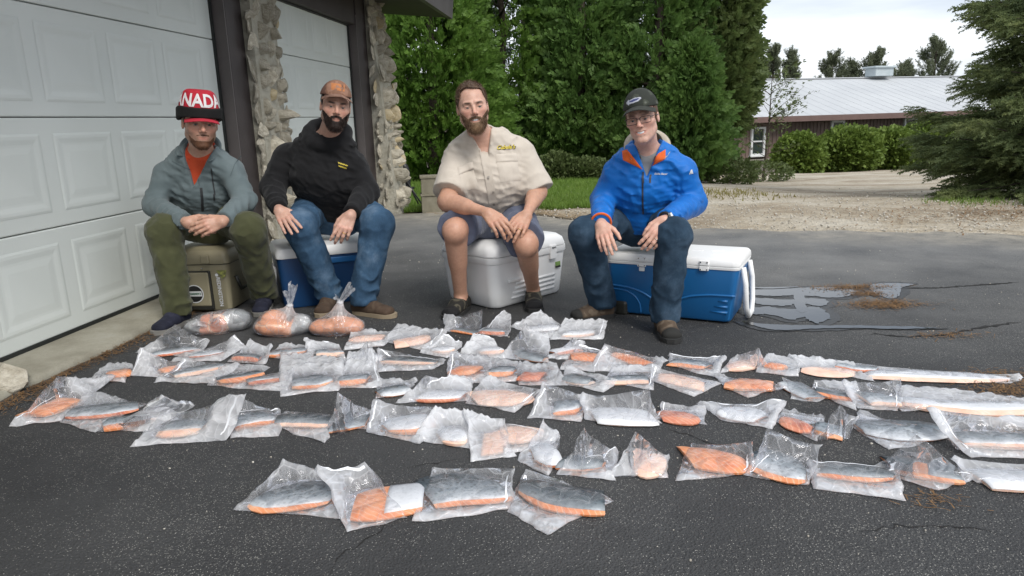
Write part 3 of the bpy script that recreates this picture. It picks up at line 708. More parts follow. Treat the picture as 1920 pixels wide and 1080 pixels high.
def dell(P, c, r, M=None):
    q = P-np.asarray(c, np.float32)
    if M is not None: q = q@np.asarray(M, np.float32)
    r = np.asarray(r, np.float32); k0 = np.linalg.norm(q/r, axis=1); k1 = np.linalg.norm(q/(r*r), axis=1)+1e-9; return k0*(k0-1)/k1
def smin(a, b, k):
    h = np.clip(.5+.5*(b-a)/k, 0, 1); return b*(1-h)+a*h-k*h*(1-h)
def smax(a, b, k): return -smin(-a, -b, k)
def uni(ds, k):
    d = ds[0]
    for e in ds[1:]: d = smin(d, e, k)
    return d
def mesh_field(fn, lo, hi, h, margin=.012):
    lo = np.asarray(lo, np.float32); hi = np.asarray(hi, np.float32); B = 8
    nb = np.maximum(1, np.ceil((hi-lo)/(h*B)).astype(int)); n = nb*B+1
    g = np.stack(np.meshgrid(*[np.arange(k) for k in nb], indexing='ij'), -1).reshape(-1, 3)
    ctr = (lo+(g+.5)*B*h).astype(np.float32); dc = fn(ctr)
    keep = np.abs(dc) < B*h*.90+margin
    Vol = np.where(dc > 0, 1.0, -1.0).reshape(nb).astype(np.float32)
    Vol = np.repeat(np.repeat(np.repeat(Vol, B, 0), B, 1), B, 2); Vol = np.pad(Vol, ((0, 1),)*3, mode='edge')
    off = np.stack(np.meshgrid(*[np.arange(B+1)]*3, indexing='ij'), -1).reshape(-1, 3)
    gk = g[keep]
    for s in range(0, len(gk), 400):
        I = (gk[s:s+400, None]*B+off[None]).reshape(-1, 3); Vol[I[:, 0], I[:, 1], I[:, 2]] = fn((lo+I*h).astype(np.float32))
    S = Vol < 0
    c = np.zeros(n-1, np.int8); cor = [(i, j, k) for i in (0, 1) for j in (0, 1) for k in (0, 1)]
    for i, j, k in cor: c += S[i:n[0]-1+i, j:n[1]-1+j, k:n[2]-1+k]
    act = np.argwhere((c > 0) & (c < 8)); m = len(act); vid = np.full(n-1, -1, np.int32); vid[act[:, 0], act[:, 1], act[:, 2]] = np.arange(m)
    acc = np.zeros((m, 3), np.float32); cnt = np.zeros(m, np.float32)
    for e0 in cor:
        for ax in range(3):
            if e0[ax]: continue
            e1 = list(e0); e1[ax] = 1; a = act+np.array(e0); b = act+np.array(e1)
            va = Vol[a[:, 0], a[:, 1], a[:, 2]]; vb = Vol[b[:, 0], b[:, 1], b[:, 2]]; k = (va < 0) != (vb < 0)
            t = np.where(k, va/(va-vb+1e-12), 0); p = np.repeat(np.array([e0], np.float32), m, 0); p[:, ax] = t; acc[k] += p[k]; cnt[k] += 1
    V = lo+(act+acc/cnt[:, None])*h
    Fs = []
    for ax in range(3):
        o1, o2 = [(1, 2), (2, 0), (0, 1)][ax]
        sl0 = [slice(1, n[i]-1) for i in range(3)]; sl0[ax] = slice(0, n[ax]-1); sl1 = list(sl0); sl1[ax] = slice(1, n[ax])
        A = S[tuple(sl0)]; Bq = S[tuple(sl1)]; e = np.argwhere(A != Bq)
        if not len(e): continue
        flip = A[e[:, 0], e[:, 1], e[:, 2]]; st = np.ones(3, int); st[ax] = 0; e = e+st
        def cid(d1, d2):
            q = e.copy(); q[:, o1] -= d1; q[:, o2] -= d2; return vid[q[:, 0], q[:, 1], q[:, 2]]
        q = np.stack([cid(1, 1), cid(0, 1), cid(0, 0), cid(1, 0)], -1); q[~flip] = q[~flip][:, ::-1]; Fs.append(q)
    F = np.concatenate(Fs); return V, F[(F >= 0).all(1)]
def text_mesh(txt, size, bold=0.0, italic=0.0, extrude=0.0):
    """flat lettering as arrays: x along the line (centred), y up"""
    cu = bpy.data.curves.new('lettering', 'FONT'); cu.body = txt; cu.size = size; cu.align_x = 'CENTER'; cu.align_y = 'CENTER'; cu.offset = bold; cu.shear = italic; cu.resolution_u = 3; cu.fill_mode = 'FRONT' if not extrude else 'BOTH'; cu.extrude = extrude
    o = bpy.data.objects.new('lettering', cu); scene.collection.objects.link(o)
    dg = bpy.context.evaluated_depsgraph_get(); me = o.evaluated_get(dg).to_mesh()
    V = np.array([v.co[:] for v in me.vertices]); F = [list(p.vertices) for p in me.polygons]
    o.evaluated_get(dg).to_mesh_clear(); bpy.data.objects.remove(o); bpy.data.curves.remove(cu)
    return V, F
def strands(V, F, n, length, wd, flow, seed, jitter=.5):
    """short hair slivers growing out of a surface; flow(P, N) gives their lean"""
    r = np.random.default_rng(seed); T = V[F]; 
    if F.shape[1] == 4: T = np.concatenate([T[:, [0, 1, 2]], T[:, [0, 2, 3]]])
    nn = np.cross(T[:, 1]-T[:, 0], T[:, 2]-T[:, 0]); ar = np.linalg.norm(nn, axis=1); k = r.choice(len(T), n, p=ar/ar.sum()); a, b = r.random(n), r.random(n); s = a+b > 1; a[s] = 1-a[s]; b[s] = 1-b[s]
    P = T[k, 0]+a[:, None]*(T[k, 1]-T[k, 0])+b[:, None]*(T[k, 2]-T[k, 0]); N = nn[k]/(ar[k][:, None]+1e-12)
    D = N*.5+flow(P, N)+jitter*r.normal(size=(n, 3)); D /= np.linalg.norm(D, axis=1, keepdims=True); L = length*(.5+r.random((n, 1)))
    s = np.cross(D, r.normal(size=(n, 3))); s /= np.linalg.norm(s, axis=1, keepdims=True); P = P-N*.001
    mid = P+D*L*.55; tip = P+D*L+np.array([0, 0, -.15])*L
    Vv = np.stack([P-s*wd, P+s*wd, mid+s*wd*.7, mid-s*wd*.7, tip], 1).reshape(-1, 3); b0 = np.arange(n)*5
    Fq = np.concatenate([np.stack([b0, b0+1, b0+2], 1), np.stack([b0, b0+2, b0+3], 1), np.stack([b0+3, b0+2, b0+4], 1)]); return Vv, Fq
# ------------------------------------------------------------------ people
def mat_vcol(name, rough=.5, sss=.0, bscale=180, bstr=.12, spec=.4, sheen=0.0):
    m, t, b = newmat(name); a = nd(t, 'ShaderNodeAttribute', attribute_name='Col'); v = coords(t)
    c = mixc(t, .32, a.outputs['Color'], ramp(t, noise(t, v, 70, 5, .65), [(.3, (.36, .30, .30)), (.7, (.64, .64, .64))]), 'OVERLAY')
    t.links.new(c, b.inputs['Base Color']); b.inputs['Roughness'].default_value = rough; b.inputs['Specular IOR Level'].default_value = spec
    if sss: b.inputs['Subsurface Weight'].default_value = sss; b.inputs['Subsurface Radius'].default_value = (.010, .004, .002); b.inputs['Subsurface Scale'].default_value = 1.0
    if bstr: bump(t, b, noise(t, v, bscale, 3), bstr, .0015)
    return m
m_skin = mat_vcol('skin', .48, .12)
m_cloth = mat_vcol('printed_cloth', .85, 0, 500, .2)
def mat_fabric(name, c1, c2, rough=.85, weave=700, wr=.35, scale=9, sheen=.15, wscale=22):
    m, t, b = newmat(name); v = coords(t)
    c = ramp(t, noise(t, v, scale, 5, .6), [(.32, c1), (.68, c2)])
    t.links.new(c, b.inputs['Base Color']); b.inputs['Roughness'].default_value = rough; b.inputs['Specular IOR Level'].default_value = .3
    b.inputs['Sheen Weight'].default_value = sheen; b.inputs['Sheen Roughness'].default_value = .5
    rg = nd(t, 'ShaderNodeTexNoise', noise_type='RIDGED_MULTIFRACTAL', Scale=wscale*.42, Detail=2.5, Roughness=.5, Distortion=.7); t.links.new(v, rg.inputs['Vector'])
    h = nd(t, 'ShaderNodeMath', operation='MULTIPLY_ADD'); t.links.new(noise(t, v, weave, 2), h.inputs[0]); h.inputs[1].default_value = .05; t.links.new(rg.outputs['Fac'], h.inputs[2])
    bump(t, b, h.outputs[0], wr*1.5, .03); return m
m_eye = mat_vcol('eye', .12, 0, 50, 0, .8)
m_sole = simple('shoe_sole', (.16, .155, .14), (.22, .21, .19), .8, 20)
m_sole2 = simple('dark_sole', (.018, .018, .018), (.03, .03, .028), .7, 20)
m_gold = simple('gold', (.83, .58, .24), None, .25, 10, 50, 0, metal=1)
m_steel = simple('steel', (.62, .62, .60), None, .25, 10, 50, 0, metal=1)
m_black = simple('black_plastic', (.012, .012, .013), (.02, .02, .02), .4, 10)
m_lens = None
def _lens():
    m, t, b = newmat('spectacle_lens'); t.nodes.remove(b); g = nd(t, 'ShaderNodeBsdfGlossy', Roughness=.02); p = nd(t, 'ShaderNodeBsdfTransparent'); f = nd(t, 'ShaderNodeFresnel', IOR=1.16); x = nd(t, 'ShaderNodeMixShader')
    t.links.new(f.outputs[0], x.inputs[0]); t.links.new(p.outputs[0], x.inputs[1]); t.links.new(g.outputs[0], x.inputs[2]); t.links.new(x.outputs[0], t.nodes['Material Output'].inputs['Surface']); return m
m_lens = _lens()

def head_field(q, o):
    """q: local points, x to the viewer's right, y out of the face, z up; metres; eyes at z = 0"""
    ax = np.abs(q[:, 0]); qa = q.copy(); qa[:, 0] = ax
    wd = o.get('jaw', 1.0); fat = o.get('fat', 0.0)
    d = dell(q, (0, -.012, .030), (.0755, .098, .090))
    d = smin(d, dell(q, (0, .026, -.035), (.063*wd+fat*.4, .066, .082)), .030)
    d = smin(d, dcap(qa, (.046*wd+fat*.3, .004, -.056), (.008, .066, -.096), .020+fat*.3, .020), .024)
    d = smin(d, dell(qa, (.004, .076, -.099), (.020, .016, .016)), .014)
    d = smin(d, dell(qa, (.039, .056, -.020+o.get('smile', 0)*.004), (.026+fat*.3, .024+.004*o.get('smile', 0), .021)), .018)
    d = smin(d, dcap(qa, (.012, .0885, .023), (.043, .074, .021), .0085), .012)
    d = smax(d, -dell(qa, (.031, .0965, .002), (.0175, .0130, .0105)), .010)
    d = smin(d, dell(qa, (.031, .0745, .000), (.0160, .0145, .0130)), .004)
    op = o.get('open', .0042); d = smax(d, -dell(qa, (.031, .0900, -.0005), (.0125, .0085, op)), .0015)
    d = smin(d, dcap(q, (0, .084, .016), (0, .1085, -.024), .0070, .0100), .011)
    d = smin(d, dell(q, (0, .1095, -.0275), (.0100, .0100, .0085)), .006)
    d = smin(d, dell(qa, (.0122, .0970, -.0310), (.0068, .0090, .0065)), .006)
    d = smax(d, -dell(qa, (.0065, .1030, -.0385), (.0036, .0050, .0035)), .003)
    sm = o.get('smile', 0.0); cx = .022+.008*sm; cz = -.0635+.0085*sm
    d = smin(d, dell(q, (0, .077, -.064), (.030, .0145, .022)), .012)
    def lip(z, r, y): return smin(dcap(qa, (0, y, z), (cx*.55, y-.002, z+.0015+.25*(cz+.0635)), r, r*.9), dcap(qa, (cx*.55, y-.002, z+.0015+.25*(cz+.0635)), (cx, y-.011-.003*sm, cz), r*.9, r*.35), .004)
    d = smin(d, lip(-.0585+.0015*sm, .0050, .0875), .005); d = smin(d, lip(-.0695-.0035*sm, .0060, .0868), .005)
    mo = .0012+.0042*sm
    d = smax(d, -smin(dcap(qa, (0, .0945, -.0635), (cx*.55, .0925, -.0630+.3*(cz+.0635)), mo, mo), dcap(qa, (cx*.55, .0925, -.0630+.3*(cz+.0635)), (cx*1.0, .0815, cz), mo, .0010), .002), .0015)
    e = dell(qa, (.0775, -.008, -.004), (.0075, .0165, .027)); e = smax(e, -dell(qa, (.0850, -.003, -.001), (.0055, .0100, .0170)), .004)
    d = smin(d, e, .006); return d
def skin_colour(q, o, base):
    r = np.repeat(np.array([base], np.float32), len(q), 0); ax = np.abs(q[:, 0])
    def blend(mask, c):
        mask = np.clip(mask, 0, 1)[:, None]*1.0; return r*(1-mask)+np.array(c)*mask
    n = vnoise(q, 120, 4, 1)
    red = np.exp(-(((ax-.040)/.022)**2+((q[:, 2]+.025)/.022)**2))*.38+np.exp(-((q[:, 0]/.012)**2+((q[:, 2]+.026)/.016)**2))*.40; red *= (q[:, 1] > .03)
    r = blend(red, (base[0]*1.02, base[1]*.62, base[2]*.58))
    r = blend(np.exp(-(((ax-.031)/.017)**2+((q[:, 2]+.001)/.010)**2)**2)*(q[:, 1] > .05)*.45, (base[0]*.62, base[1]*.5, base[2]*.48))
    cx = .024+.008*o.get('smile', 0); lipm = np.exp(-(((q[:, 0])/cx)**4+((q[:, 2]+.064-.0075*o.get('smile', 0)*(ax/cx)**2)/.0085)**4))*(q[:, 1] > .07)
    r = blend(lipm*.7, (base[0]*.72, base[1]*.42, base[2]*.42))
    br = np.exp(-(((ax-.031)/.0185)**4+((q[:, 2]-.0215-.10*np.clip(ax-.02, 0, 1)+.25*np.clip(ax-.04, 0, 1))/.0055)**4))*(q[:, 1] > .05)
    r = blend(br*o.get('brow_k', .95), np.array(o['hair'])*.5)
    lash = np.exp(-(((ax-.031)/.0145)**6+((q[:, 2]-.0042+.35*np.abs(ax-.031)*0)/.0016)**2))*(q[:, 1] > .05); r = blend(lash*.85, (.03, .02, .015))
    if o.get('stubble', 0):
        s = np.clip((-.030-q[:, 2]+.45*(ax-.045))/.02, 0, 1)*np.clip((q[:, 1]+.03)/.03, 0, 1); mst = np.exp(-(((q[:, 2]+.0485+.10*ax)/.0070)**4+(ax/.030)**6))*(q[:, 1] > .06); s = np.maximum(s*np.clip(1-1.2*np.exp(-((ax/.020)**4+((q[:, 2]+.064)/.012)**4)), 0, 1), mst); r = blend(s*o['stubble'], np.array(o['hair'])*.8+np.array(base)*.2)
    return np.clip(r*(1+.07*n[:, None]), 0, 1)
def frame_face(pos, yaw, pitch, roll):
    """columns: viewer's right, out of the face, up.  yaw>0 looks to the viewer's right, pitch>0 looks down, roll>0 tips to the viewer's right"""
    f = nrm(np.array([0, 0, .9])-pos); f[2] = 0; f = nrm(f)
    rx = np.array([-f[1], f[0], 0])                      # viewer's right when f points at the viewer
    c, s = math.cos(yaw), math.sin(yaw); f, rx = f*c+rx*s, rx*c-f*s
    u = np.array([0, 0, 1.0]); c, s = math.cos(pitch), math.sin(pitch); f, u = f*c-u*s, u*c+f*s
    c, s = math.cos(roll), math.sin(roll); u, rx = u*c+rx*s, rx*c-u*s
    return np.stack([rx, f, u], 1)
def hand_prims(wr, tip, nrml, thumb, curls, scale=1.0, spread=.10, th=None):
    """capsules of one hand. nrml: out of the back of the hand; thumb: direction (approx) of the thumb side"""
    f = nrm(np.array(tip)-np.array(wr)); n = np.array(nrml, float); n = nrm(n-f*(n@f)); l = np.cross(f, n); l = l if l@np.array(thumb) > 0 else -l
    k = scale; wr = np.array(wr, float); pr = []
    kn = [wr+(f*.088+l*.030+n*.002)*k, wr+(f*.093+l*.009+n*.005)*k, wr+(f*.088-l*.012+n*.004)*k, wr+(f*.078-l*.032+n*.0)*k]
    rp = [.0125, .0125, .012, .0115]
    for q, r_ in zip(kn, rp): pr.append((wr+l*((q-wr)@l)*.55+f*.010*k, q-n*.006*k, .0150*k, (r_+.0015)*k))
    pr.append((wr+f*.02*k, wr+f*.06*k-n*.006*k, .018*k, .018*k))
    LN = [(.043, .026, .021), (.048, .030, .022), (.044, .028, .021), (.034, .021, .019)]; RD = [(.0108, .0098, .0088), (.0110, .0100, .0090), (.0104, .0095, .0086), (.0094, .0086, .0078)]
    tips = []
    for i in range(4):
        p = kn[i]; side = spread*(1.5-i); ang = 0.0; cu = curls[i]
        for j in range(3):
            ang += cu[j] if hasattr(cu, '__len__') else cu*(1.0, 1.15, .7)[j]
            d = nrm(f*math.cos(ang)-n*math.sin(ang)+l*side*math.cos(ang)); e = p+d*LN[i][j]*k; pr.append((p, e, RD[i][j]*k, (RD[i][j+1] if j < 2 else RD[i][2]*.85)*k)); p = e
        tips.append((p, d))
    if th is None: th = (.55, .50, .25)
    b0 = wr+(f*.018+l*.026-n*.006)*k; d1 = nrm(f*.75+l*th[0]-n*.30); m1 = b0+d1*.042*k; d2 = nrm(f*.9+l*(th[1]-.25)-n*.25); m2 = m1+d2*.034*k; d3 = nrm(f*.95+l*(th[1]-.45)-n*(.2+th[2])); m3 = m2+d3*.027*k
    pr += [(b0, m1, .0155*k, .0125*k), (m1, m2, .0120*k, .0105*k), (m2, m3, .0105*k, .0085*k)]
    return pr, kn, tips
def collar(parent, name, mat, C, X, Yf, Z, r0, r1, h0, h1, open0, thick, drop=.05, flare=0.0, depth=.85, n=40, m=6, zoff=0.0, fl_pow=2, out_edge=0.0):
    """band of cloth round the neck, open at the front by the angle open0 on each side"""
    A = np.linspace(open0, 2*math.pi-open0, n); T = np.linspace(0, 1, m); V = []
    for sgn in (0, 1):
        for a in A:
            ca = math.cos(a); fr = (1+ca)/2; hh = h0*(1-fr)+h1*fr; nearedge = max(0, 1-min(a-open0, 2*math.pi-open0-a)/.6)
            for t in T:
                rr = r0+(r1-r0)*t+flare*t**fl_pow+out_edge*nearedge*t-sgn*thick
                V.append(C+X*rr*math.sin(a)+Yf*rr*depth*ca+Z*(zoff-drop*fr+hh*t-abs(flare)*.6*t**2*(1 if flare > 0 else 0)))
    idx = np.arange(n*m).reshape(n, m); q = np.stack([idx[:-1, :-1], idx[1:, :-1], idx[1:, 1:], idx[:-1, 1:]], -1).reshape(-1, 4); N = n*m
    ring = np.r_[idx[:, 0], idx[-1, 1:], idx[-2::-1, -1], idx[0, -2:0:-1]]; side = np.array([[a+N, b+N, b, a] for a, b in zip(ring, np.roll(ring, -1))])
    return mesh_np(name, np.array(V), np.concatenate([q, q[:, ::-1]+N, side]), mat, parent, smooth=True)
def box_of(pts, pad):
    p = np.array(pts); return p.min(0)-pad, p.max(0)+pad
def project_on(obj, V, F, origin, X, U, dirv, name, mat, parent, lift=.0025):
    """lays flat lettering (V x,y) onto a garment by shooting rays along dirv"""
    me = obj.data; vs = [v.co.copy() for v in me.vertices]; fs = [list(p.vertices) for p in me.polygons]; bvh = BVHTree.FromPolygons(vs, fs)
    out_ = []; 
    for v in V:
        o = Vector(origin+X*v[0]+U*v[1]-dirv*.3); hit = bvh.ray_cast(o, Vector(dirv), .8)[0]
        out_.append(hit if hit is not None else None)
    okv = [h for h in out_ if h is not None]
    if not okv: return None
    mean = sum(((np.array(h)-origin)@dirv for h in okv))/len(okv)
    out_ = [(np.array(h) if h is not None else origin+X*v[0]+U*v[1]+dirv*mean)-dirv*lift for h, v in zip(out_, V)]
    return mesh_np(name, np.array(out_), F, mat, parent)

def shoe(parent, heel, toe, ankle, mats, seed, wd=.043, ht=.062, sole=True, label=None, toe_cap=None):
    """heel and toe lie on the ground"""
    heel = np.array(heel, float); toe = np.array(toe, float); heel[2] = toe[2] = 0; f = nrm(toe-heel); x = np.array([-f[1], f[0], 0]); L = np.linalg.norm(toe-heel)
    def wprof(P): 
        s = (P-heel)@f/L; return np.interp(s, [0, .15, .4, .7, .9, 1], [.72, .80, .82, 1.05, .95, .70])
    def upper(P):
        d = doval(P, heel+f*.035+[0, 0, .038], heel+f*L*.45+[0, 0, .045], x, wd*.85, .040, wd*.95, .045)
        d = smin(d, doval(P, heel+f*L*.45+[0, 0, .040], toe-f*.048+[0, 0, .030], x, wd*.95, .045, wd*1.02, .030), .02)
        d = smin(d, dcap(P, heel+f*.045+[0, 0, .05], ankle+np.array([0, 0, .02]), .042, .040), .02)
        lace = .003*np.sin(((P-heel)@f)*150)*np.clip(1-np.abs((P-heel)@x)/.028, 0, 1)*((P[:, 2] > .045)); d = d-lace
        d = smax(d, .012-P[:, 2], .004); return smax(d, P[:, 2]-ankle[2]-.03, .01)
    lo, hi = box_of([heel, toe, ankle+np.array([0, 0, .03])], .08); lo[2] = -.002
    V, F = mesh_field(upper, lo, hi, .0042)
    n = vnoise(V, 70, seed, 1)[:, None]; c = np.array(mats[0])*(1+.25*n); s = (V-heel)@f/L
    if toe_cap is not None:
        k = np.clip((s-.76)/.03, 0, 1)[:, None]; c = c*(1-k)+np.array(toe_cap)*k; k = np.clip((.12-s)/.04, 0, 1)[:, None]; c = c*(1-k)+np.array(toe_cap)*k
    if len(mats) > 1:
        k = (np.sin(((V-heel)@f)*95+4*n[:, 0]) > .35)[:, None]*np.clip(((s > .3) & (s < .74) & (V[:, 2] > .03)), 0, 1)[:, None]; c = c*(1-k)+np.array(mats[1])*k
    o = mesh_np('shoe', V, F, m_cloth, parent, smooth=True, col=np.clip(c, 0, 1))
    pts = []
    for k in range(28):
        a = 2*math.pi*k/28; s_ = .5-.5*math.cos(a); q = heel+f*(s_*(L+.012)-.006); wv = float(np.interp(s_, [0, .08, .3, .6, .8, .95, 1], [.0, .036, .040, .047, .050, .030, .0]))*wd/.043; pts.append(q+x*wv*(1 if a < math.pi else -1)+np.array([0, 0, .0015]))
    MB().poly(pts, .022).build('sole', mats[2] if len(mats) > 2 else m_sole, o, True)
    return o

PEOPLE = {}
def person(name_label, J, o):
    T = empty('person', (float(J['seat'][0]), float(J['seat'][1]), 0)); tag(T, name_label, 'person')
    O = np.array([J['seat'][0], J['seat'][1], 0.0])
    class Sub: pass
    J = {k: np.array(v, float) for k, v in J.items()}
    X = nrm(J['shR']-J['shL']); pel = (J['hipL']+J['hipR'])/2; nb = J['neck']; U = nrm(nb-pel); X = nrm(X-U*(X@U)); Yf = np.cross(U, X); Yf = Yf if Yf[1] < 0 else -Yf
    g = o.get('girth', 1.0); sz = o['seatz']; mats = o['mats']
    # ---------- upper garment
    sr = o.get('sleeve', (.072, .060, .046)); bel = o.get('belly', .02); fo = o.get('folds', .006)
    wrL, wrR = J['wrL'], J['wrR']
    def torso(P, grow=0.0):
        L = np.linalg.norm(nb-pel); lowp = pel+U*.03; mid = pel+U*L*.48+Yf*bel; top = nb-U*.075
        d = doval(P, lowp, mid, X, .185*g+grow, .135*g+grow, .190*g+grow, .130*g+bel*.5+grow)
        d = smin(d, doval(P, mid, top, X, .190*g+grow, .130*g+bel*.3+grow, .150*g+grow, .088*g+grow), .05)
        for s in ('shL', 'shR'): d = smin(d, dcap(P, nb-U*.036, J[s], .054+grow, sr[0]*.88+grow), .05)
        return d
    def sleeves(P, side):
        s, e, w_ = J['sh'+side], J['el'+side], J['wr'+side]
        d = dlimb(P, s, e, sr[0], sr[1]*1.03, fo*1.15, .075, 11+ord(side), .45)
        if not o.get('short', False):
            q = w_-nrm(w_-e)*.015
            d = smin(d, dlimb(P, e, q, sr[1]*1.02, sr[2], fo, .060, 13+ord(side), .25), .022)
            d = smax(d, (P-q)@nrm(w_-e).astype(np.float32), .004)
        else:
            ax = nrm(e-s); q = s+ax*o['short']; d = dlimb(P, s, e, sr[0], sr[1]*1.12, fo*.6, .07, 5, .5); d = smax(d, (P-q)@ax.astype(np.float32), .004)
        return d
    def folds(P):
        q = np.stack([(P-pel)@X*1.0, (P-pel)@U*2.2, (P-pel)@Yf], 1)
        a = vnoise(q, 24, 31+int(g*10), 2); b = vnoise(P@np.array([[1, .8, 0], [-.8, 1, 0], [0, .9, .6]]), 40, 57, 2); return fo*(1-2.2*np.abs(a)**.7)*.8+fo*.55*(1-2*np.abs(b)**.8)
    def topf(P):
        d = torso(P)-folds(P)
        hem = (P-(pel-U*o.get('hem', .04)))@U
        d = smax(d, (-hem).astype(np.float32), .012)
        for s in 'LR': d = smin(d, sleeves(P, s), .022 if not o.get('short') else .03)
        if o.get('hood'):
            pts = []
            for k in range(13):
                a = 2*math.pi*k/12; c = math.cos(a); pts.append(nb+U*(-.022-.018*c+.014*(c < 0))+X*.098*math.sin(a)+Yf*(.082*c-.006))
            for k in range(12): d = smin(d, dcap(P, pts[k], pts[k+1], .036 if abs(k-5.5) > 2.6 else .047), .016)
        d = smax(d, -dcap(P, nb-U*.075, nb+U*.25, o.get('neckhole', .064)), .008)
        if o.get('zip'):
            zl, wtop = o['zip']; s = (P-nb)@U+zl; xw = np.abs((P-nb)@X-o.get('zipx', 0)*(-s)); yy = (P-nb)@Yf
            wedge = np.maximum(np.maximum(xw-wtop*np.clip(s/zl, 0, 2)-.001, -s), -(yy+.02)).astype(np.float32); d = smax(d, -wedge, .003)
        seat = (sz+.03-P[:, 2]).astype(np.float32); return smax(d, seat, .01)
    lo, hi = box_of([J[k] for k in ('shL', 'shR', 'elL', 'elR', 'wrL', 'wrR', 'hipL', 'hipR', 'neck')], .22)
    V, F = mesh_field(topf, lo, hi, .0068, .02)
    top = mesh_np(o['top_name'], V-O, F, mats['top'], T, smooth=True)
    topw = Sub(); topw.data = top.data
    # under shirt
    if 'under' in mats:
        def undf(P):
            d = torso(P, -.014); d = smax(d, -dcap(P, nb-U*.06, nb+U*.25, .056), .008); return d
        lo2, hi2 = box_of([nb, nb-U*.34], .2); V, F = mesh_field(undf, lo2, hi2, .008); mesh_np('shirt', V-O, F, mats['under'], T, smooth=True)
    # ---------- lower garment
    tr = o.get('leg', (.098, .080, .070, .064)); fl = o.get('legfolds', .006)
    def legs(P):
        d = doval(P, pel-X*.05-U*.02, pel+X*.05-U*.02, U, .13*g, .125*g, .13*g, .125*g)
        for s in 'LR':
            h, k, a = J['hip'+s], J['kn'+s], J['an'+s]; ax = nrm(k-h)
            d = smin(d, dlimb(P, h, k+(ax*.05 if o.get('shorts') else 0), tr[0], tr[1]*(1.12 if o.get('shorts') else 1), fl, .11, 3+ord(s), .25), .035)
        on = ((P[:, 1] > J['sitY'][1]) if 'sitY' in J else np.ones(len(P), bool)); d = np.where(on, smax(d, (sz+.002-P[:, 2]).astype(np.float32), .015), d)
        for s in 'LR':
            h, k, a = J['hip'+s], J['kn'+s], J['an'+s]; ax = nrm(k-h)
            if not o.get('shorts'):
                e = a; dd = dlimb(P, k, e, tr[1]*.99, tr[3], fl*1.15, .085, 17+ord(s), .85); d = smin(d, smax(dd, (o.get('cuff', .055)-P[:, 2]).astype(np.float32), .004), .04)
            else:
                q = k+ax*o['shorts']; nearleg = np.linalg.norm(P-k, axis=1) < .22; d = np.where(nearleg, smax(d, ((P-q)@ax).astype(np.float32), .004), d)
        d = d-.55*fl*(1-2*np.abs(vnoise(P@np.array([[1, 0, .5], [0, 1, .3], [-.3, 0, .55]]), 38, 41, 2))**.8); return d
    lo, hi = box_of([J[k] for k in ('hipL', 'hipR', 'knL', 'knR', 'anL', 'anR')], .16); lo[2] = .02
    V, F = mesh_field(legs, lo, hi, .0072, .02); trou = mesh_np(o['low_name'], V-O, F, mats['low'], T, smooth=True)
    # ---------- skin: head and neck, hands and forearms (and bare legs), one mesh
    hp = J['head']; Mh = frame_face(hp, *o['face']); hs = o.get('hscale', 1.0)
    base = np.array(o['skin'])
    def toloc(P): return ((P-hp)@Mh/hs).astype(np.float32)
    nk0 = hp+Mh@np.array([0, -.030, -.055])*hs; nk1 = nb-U*.05-Yf*.01
    def headf(P):
        d = head_field(toloc(P), o)*hs; d = smin(d, dcap(P, nk0, nk1, .054*hs, o.get('neckr', .062)), .028)
        return smin(d, torso(P, -.022), .03)
    lo, hi = box_of([hp+Mh@np.array(c)*hs for c in ((.09, .12, .125), (-.09, -.12, -.125), (.09, -.12, -.125), (-.09, .12, .125))]+[nb-U*.15, nb-U*.1+Yf*.12], .012)
    V, F = mesh_field(headf, lo, hi, .0030); parts = [(V, F, skin_colour(toloc(V), o, base))]
    # the body inside the clothes
    V, F = mesh_field(lambda P: torso(P, -.026), *box_of([nb, pel, J['shL'], J['shR']], .17), .016); parts.append((V, F, np.repeat(base[None], len(V), 0)))
    tipinfo = {}
    for s in 'LR':
        pr, kn, tips = hand_prims(J['wr'+s], *o['hand'+s]); tipinfo[s] = (kn, tips)
        el = J['el'+s]; sh = J['sh'+s]
        def armf(P):
            d = uni([dcap(P, *p) for p in pr[:5]], .011)
            for p in pr[5:]: d = smin(d, dcap(P, *p), .0045)
            w_ = J['wr'+s]; ar = o.get('arm', .040); ax = nrm(w_-el)
            d = smin(d, dcap(P, el, w_+ax*.012, ar, .0235), .018)
            if o.get('short'): d = smin(d, smin(dcap(P, sh, el, ar*1.28, ar*1.02), dcap(P, el+ax*.03, el+ax*.14, ar*1.12, ar*.85), .03), .02)
            return d
        pts = [p[0] for p in pr]+[p[1] for p in pr]+[el]+([sh] if o.get('short') else [])
        V, F = mesh_field(armf, *box_of(pts, .075 if o.get('short') else .05), .0030)
        n = vnoise(V, 60, 5, 1)[:, None]; c = np.array(o.get('armskin', base))*(1+.10*n)
        for p, d in tips:
            near = np.linalg.norm(V-p, axis=1); c = np.where((near < .012)[:, None], c*np.array([1.08, 1.05, 1.05]), c)
        for p in kn: c = c*(1-.20*np.exp(-(np.linalg.norm(V-p, axis=1)/.012)**2)[:, None]*np.array([.2, 1, 1]))
        parts.append((V, F, np.clip(c, 0, 1)))
